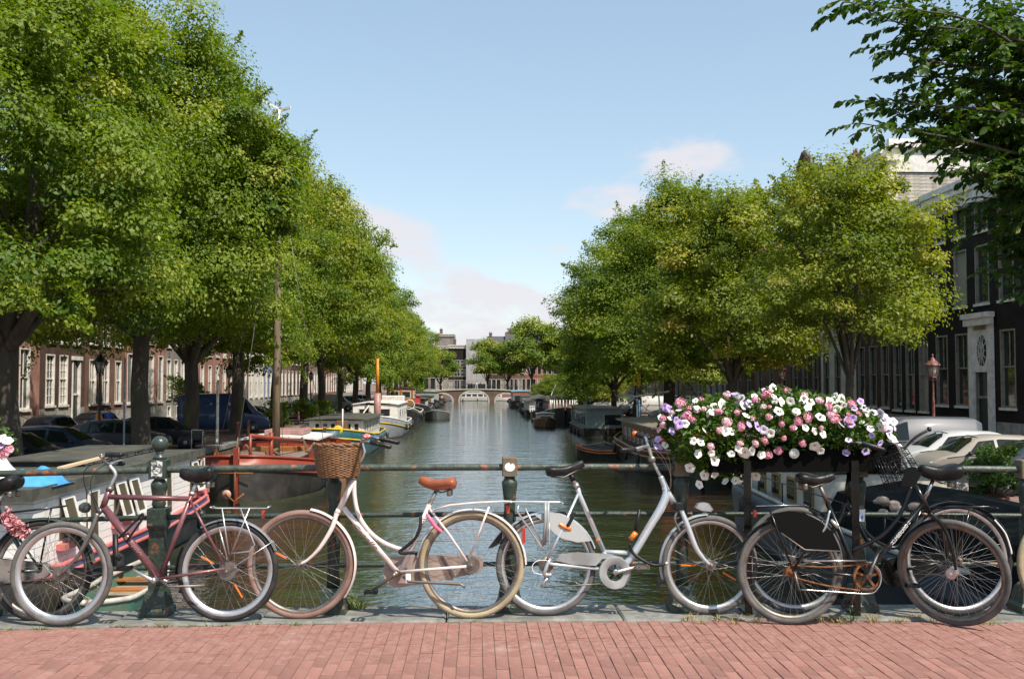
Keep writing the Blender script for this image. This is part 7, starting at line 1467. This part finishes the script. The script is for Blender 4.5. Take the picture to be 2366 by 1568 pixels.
b = MB(); b.lathe((0,0,0), [(.02,0),(.28,.06),(.30,.10),(.26,.10)], 14, 'y'); t = thing('life_ring', 'pale round life ring hanging on the green houseboat side', 'life ring', atY(1419,1006,83.6)); b2 = MB(); b2.tube([(.27*math.cos(a),0,.27*math.sin(a)) for a in np.linspace(0,6.28,18)[:-1]], .06, 6, closed=True); b2.build('ring', BM('ringgrey', (.45,.46,.47)), t)
H = Boat('grey green houseboat with flat roof on the right', 10.8, 90.5, 1, 14.5, 3.5, (.72,.7,.75), 'houseboat', 'houseboat', ts=.03, tb=.05, full=.8); H.cabin(-6.9,6.6,3.1,.6,2.35,M_gg,BM('palefelt', (.30,.30,.27)),[(-6+k*1.3,-5.2+k*1.3,.95,2.1) for k in range(9)],over=.2,camber=.02,back=[(-1.4,.1,.95,1.95)],fr=BM('ggframe', (.35,.40,.40)))
H.tube('roof_pole', [([(-3,.8,2.4),(-3,.8,3.6)], .035), ([(-6.8,1.5,2.4),(-6.8,1.5,3.3)], .03)], M_pole)
H = Boat('boat with white railed bow and cluttered roof on the right', 9.6, 115, -1, 15, 4.0, (1.3,1.2,1.9), 'boat', 'moored_boat', rail=BM('cream', (.42,.40,.34)), full=.45); H.cabin(-5.5,3.5,3.2,.9,2.5,M_brownw,M_felt,[(-4.8+k*1.2,-4.0+k*1.2,1.3,2.1) for k in range(6)]); m = MB()
for k in range(14): a = math.pi*(k/13-.5); m.tube([(5.6+1.4*math.cos(a),1.5*math.sin(a),1.4),(5.6+1.4*math.cos(a),1.5*math.sin(a),2.7)], .06, 5)
H.part('bow_rail', m, M_bwhite); m = MB(); random.seed(6)
for k in range(12): x = random.uniform(-4.5,3); y_ = random.uniform(-1.2,1.2); h = random.uniform(.15,.6); m.bbox(x-.3,x+.3,y_-.25,y_+.25,2.6,2.6+h,.03)
H.part('roof_clutter', m, BM('clutter', (.42,.33,.24), (.3,.18,.1))); m = MB(); m.obox((5,1.5,2.9),(1,-.5,3.9),.14,.14); H.part('gangplank', m, BM('palewood', (.6,.52,.42)))
H = Boat('small dark motor launch with cream cockpit on the right', 7.1, 103.5, -1, 5.6, 2.2, (.85,.75,1.05), 'launch', 'motor_launch', hull=M_brownw, rail=M_wood, tb=.35); H.cabin(-.9,1.2,1.7,.7,1.35,BM('creamcabin', (.60,.55,.46)),BM('creamcabin', (.60,.55,.46)),[(-.7,.0,.95,1.2)],front=[(-.6,.6,.95,1.2)])
H = Boat('white gabled houseboat with front veranda on the right', 9.0, 139, -1, 17, 4.8, (.9,.85,1.0), 'houseboat', 'houseboat', ts=.04, tb=.06, full=.7)
m = MB(); m.prism([(7.2,-2.1,.8),(7.2,2.1,.8),(7.2,2.1,2.1),(7.2,0,2.75),(7.2,-2.1,2.1)], (-13,0,0)); H.part('cabin', m, M_bwhite); m = MB(); m.prism([(7.9,-2.5,2.03),(7.9,0,2.80),(7.9,2.5,2.03),(7.9,2.5,2.14),(7.9,0,2.92),(7.9,-2.5,2.14)], (-14,0,0)); H.part('gable_roof', m, M_felt)
m = MB(); m.box(7.203,7.25,-.1,.55,1.0,1.95); f = m.build('window', M_brownw, H.t); m = MB(); m.box(7.251,7.26,0,.45,1.1,1.85); m.build('pane', M_pane, f)
m = MB()
for k in range(14): m.box(8.1,8.16,-2.0+k*.3,-1.88+k*.3,.75,1.5)
m.box(8.08,8.18,-2.05,2.0,1.5,1.58); H.part('veranda_rail', m, M_bwhite)
H.tube('white_ladder', [([(3,1.6,2.7),(1.5,2.4,4.2)], .07), ([(2.6,1.2,2.8),(1.1,2.0,4.3)], .07)], M_bwhite)
H = Boat('black tug with dark wheelhouse before the gabled houseboat', 8.2, 121, -1, 9, 3.0, (1.0,.9,1.5), 'tug', 'tug_boat'); H.cabin(-1.5,1.5,2.0,.8,2.6,M_tar,M_tar,[(-1.2,-.2,1.7,2.3),(.2,1.2,1.7,2.3)],front=[(-.8,-.1,1.7,2.3),(.1,.8,1.7,2.3)],fr=M_bgrey,over=.35)
H = Boat('turquoise framed boat with red boxes far along the right', 8.2, 186, -1, 12, 4.0, (1.2,1.0,1.4), 'boat', 'moored_boat'); H.cabin(-4,4.2,3.2,.8,2.9,BM('brickbox', (.30,.10,.06)),BM('turquoise', (.04,.34,.48)),[(-3+k*1.6,-2+k*1.6,1.3,2.3) for k in range(4)],front=[(-1.3,-.2,1.2,2.3),(.2,1.3,1.2,2.3)],fr=BM('turquoise', (.04,.34,.48)))
for y, lab, c in ((165,'low dark barge between the gabled and the turquoise boats',M_gg),(212,'last barge on the right before the far bridge',M_brownw)):
    H = Boat(lab, 9.2, y, -1, 17, 4.6, (1.2,1.0,1.6), 'barge', 'barge'); H.cabin(-6,4,3.5,.8,2.3,c,M_felt,[(-5+k*1.6,-4+k*1.6,1.2,1.9) for k in range(5)])
H = Boat('long white tour boat seen through the middle arch', 1.0, 257.0, 1, 17, 3.6, (.8,.75,.9), 'tour boat', 'tour_boat', hull=M_bwhite, rail=BM('tourred', (.35,.10,.08)), yaw=-90, ts=.08, tb=.12); H.cabin(-7,5.5,3.0,.7,1.9,M_bwhite,M_bwhite,[(-6.6+k*1.5,-5.3+k*1.5,1.05,1.7) for k in range(8)],fr=M_bwhite)
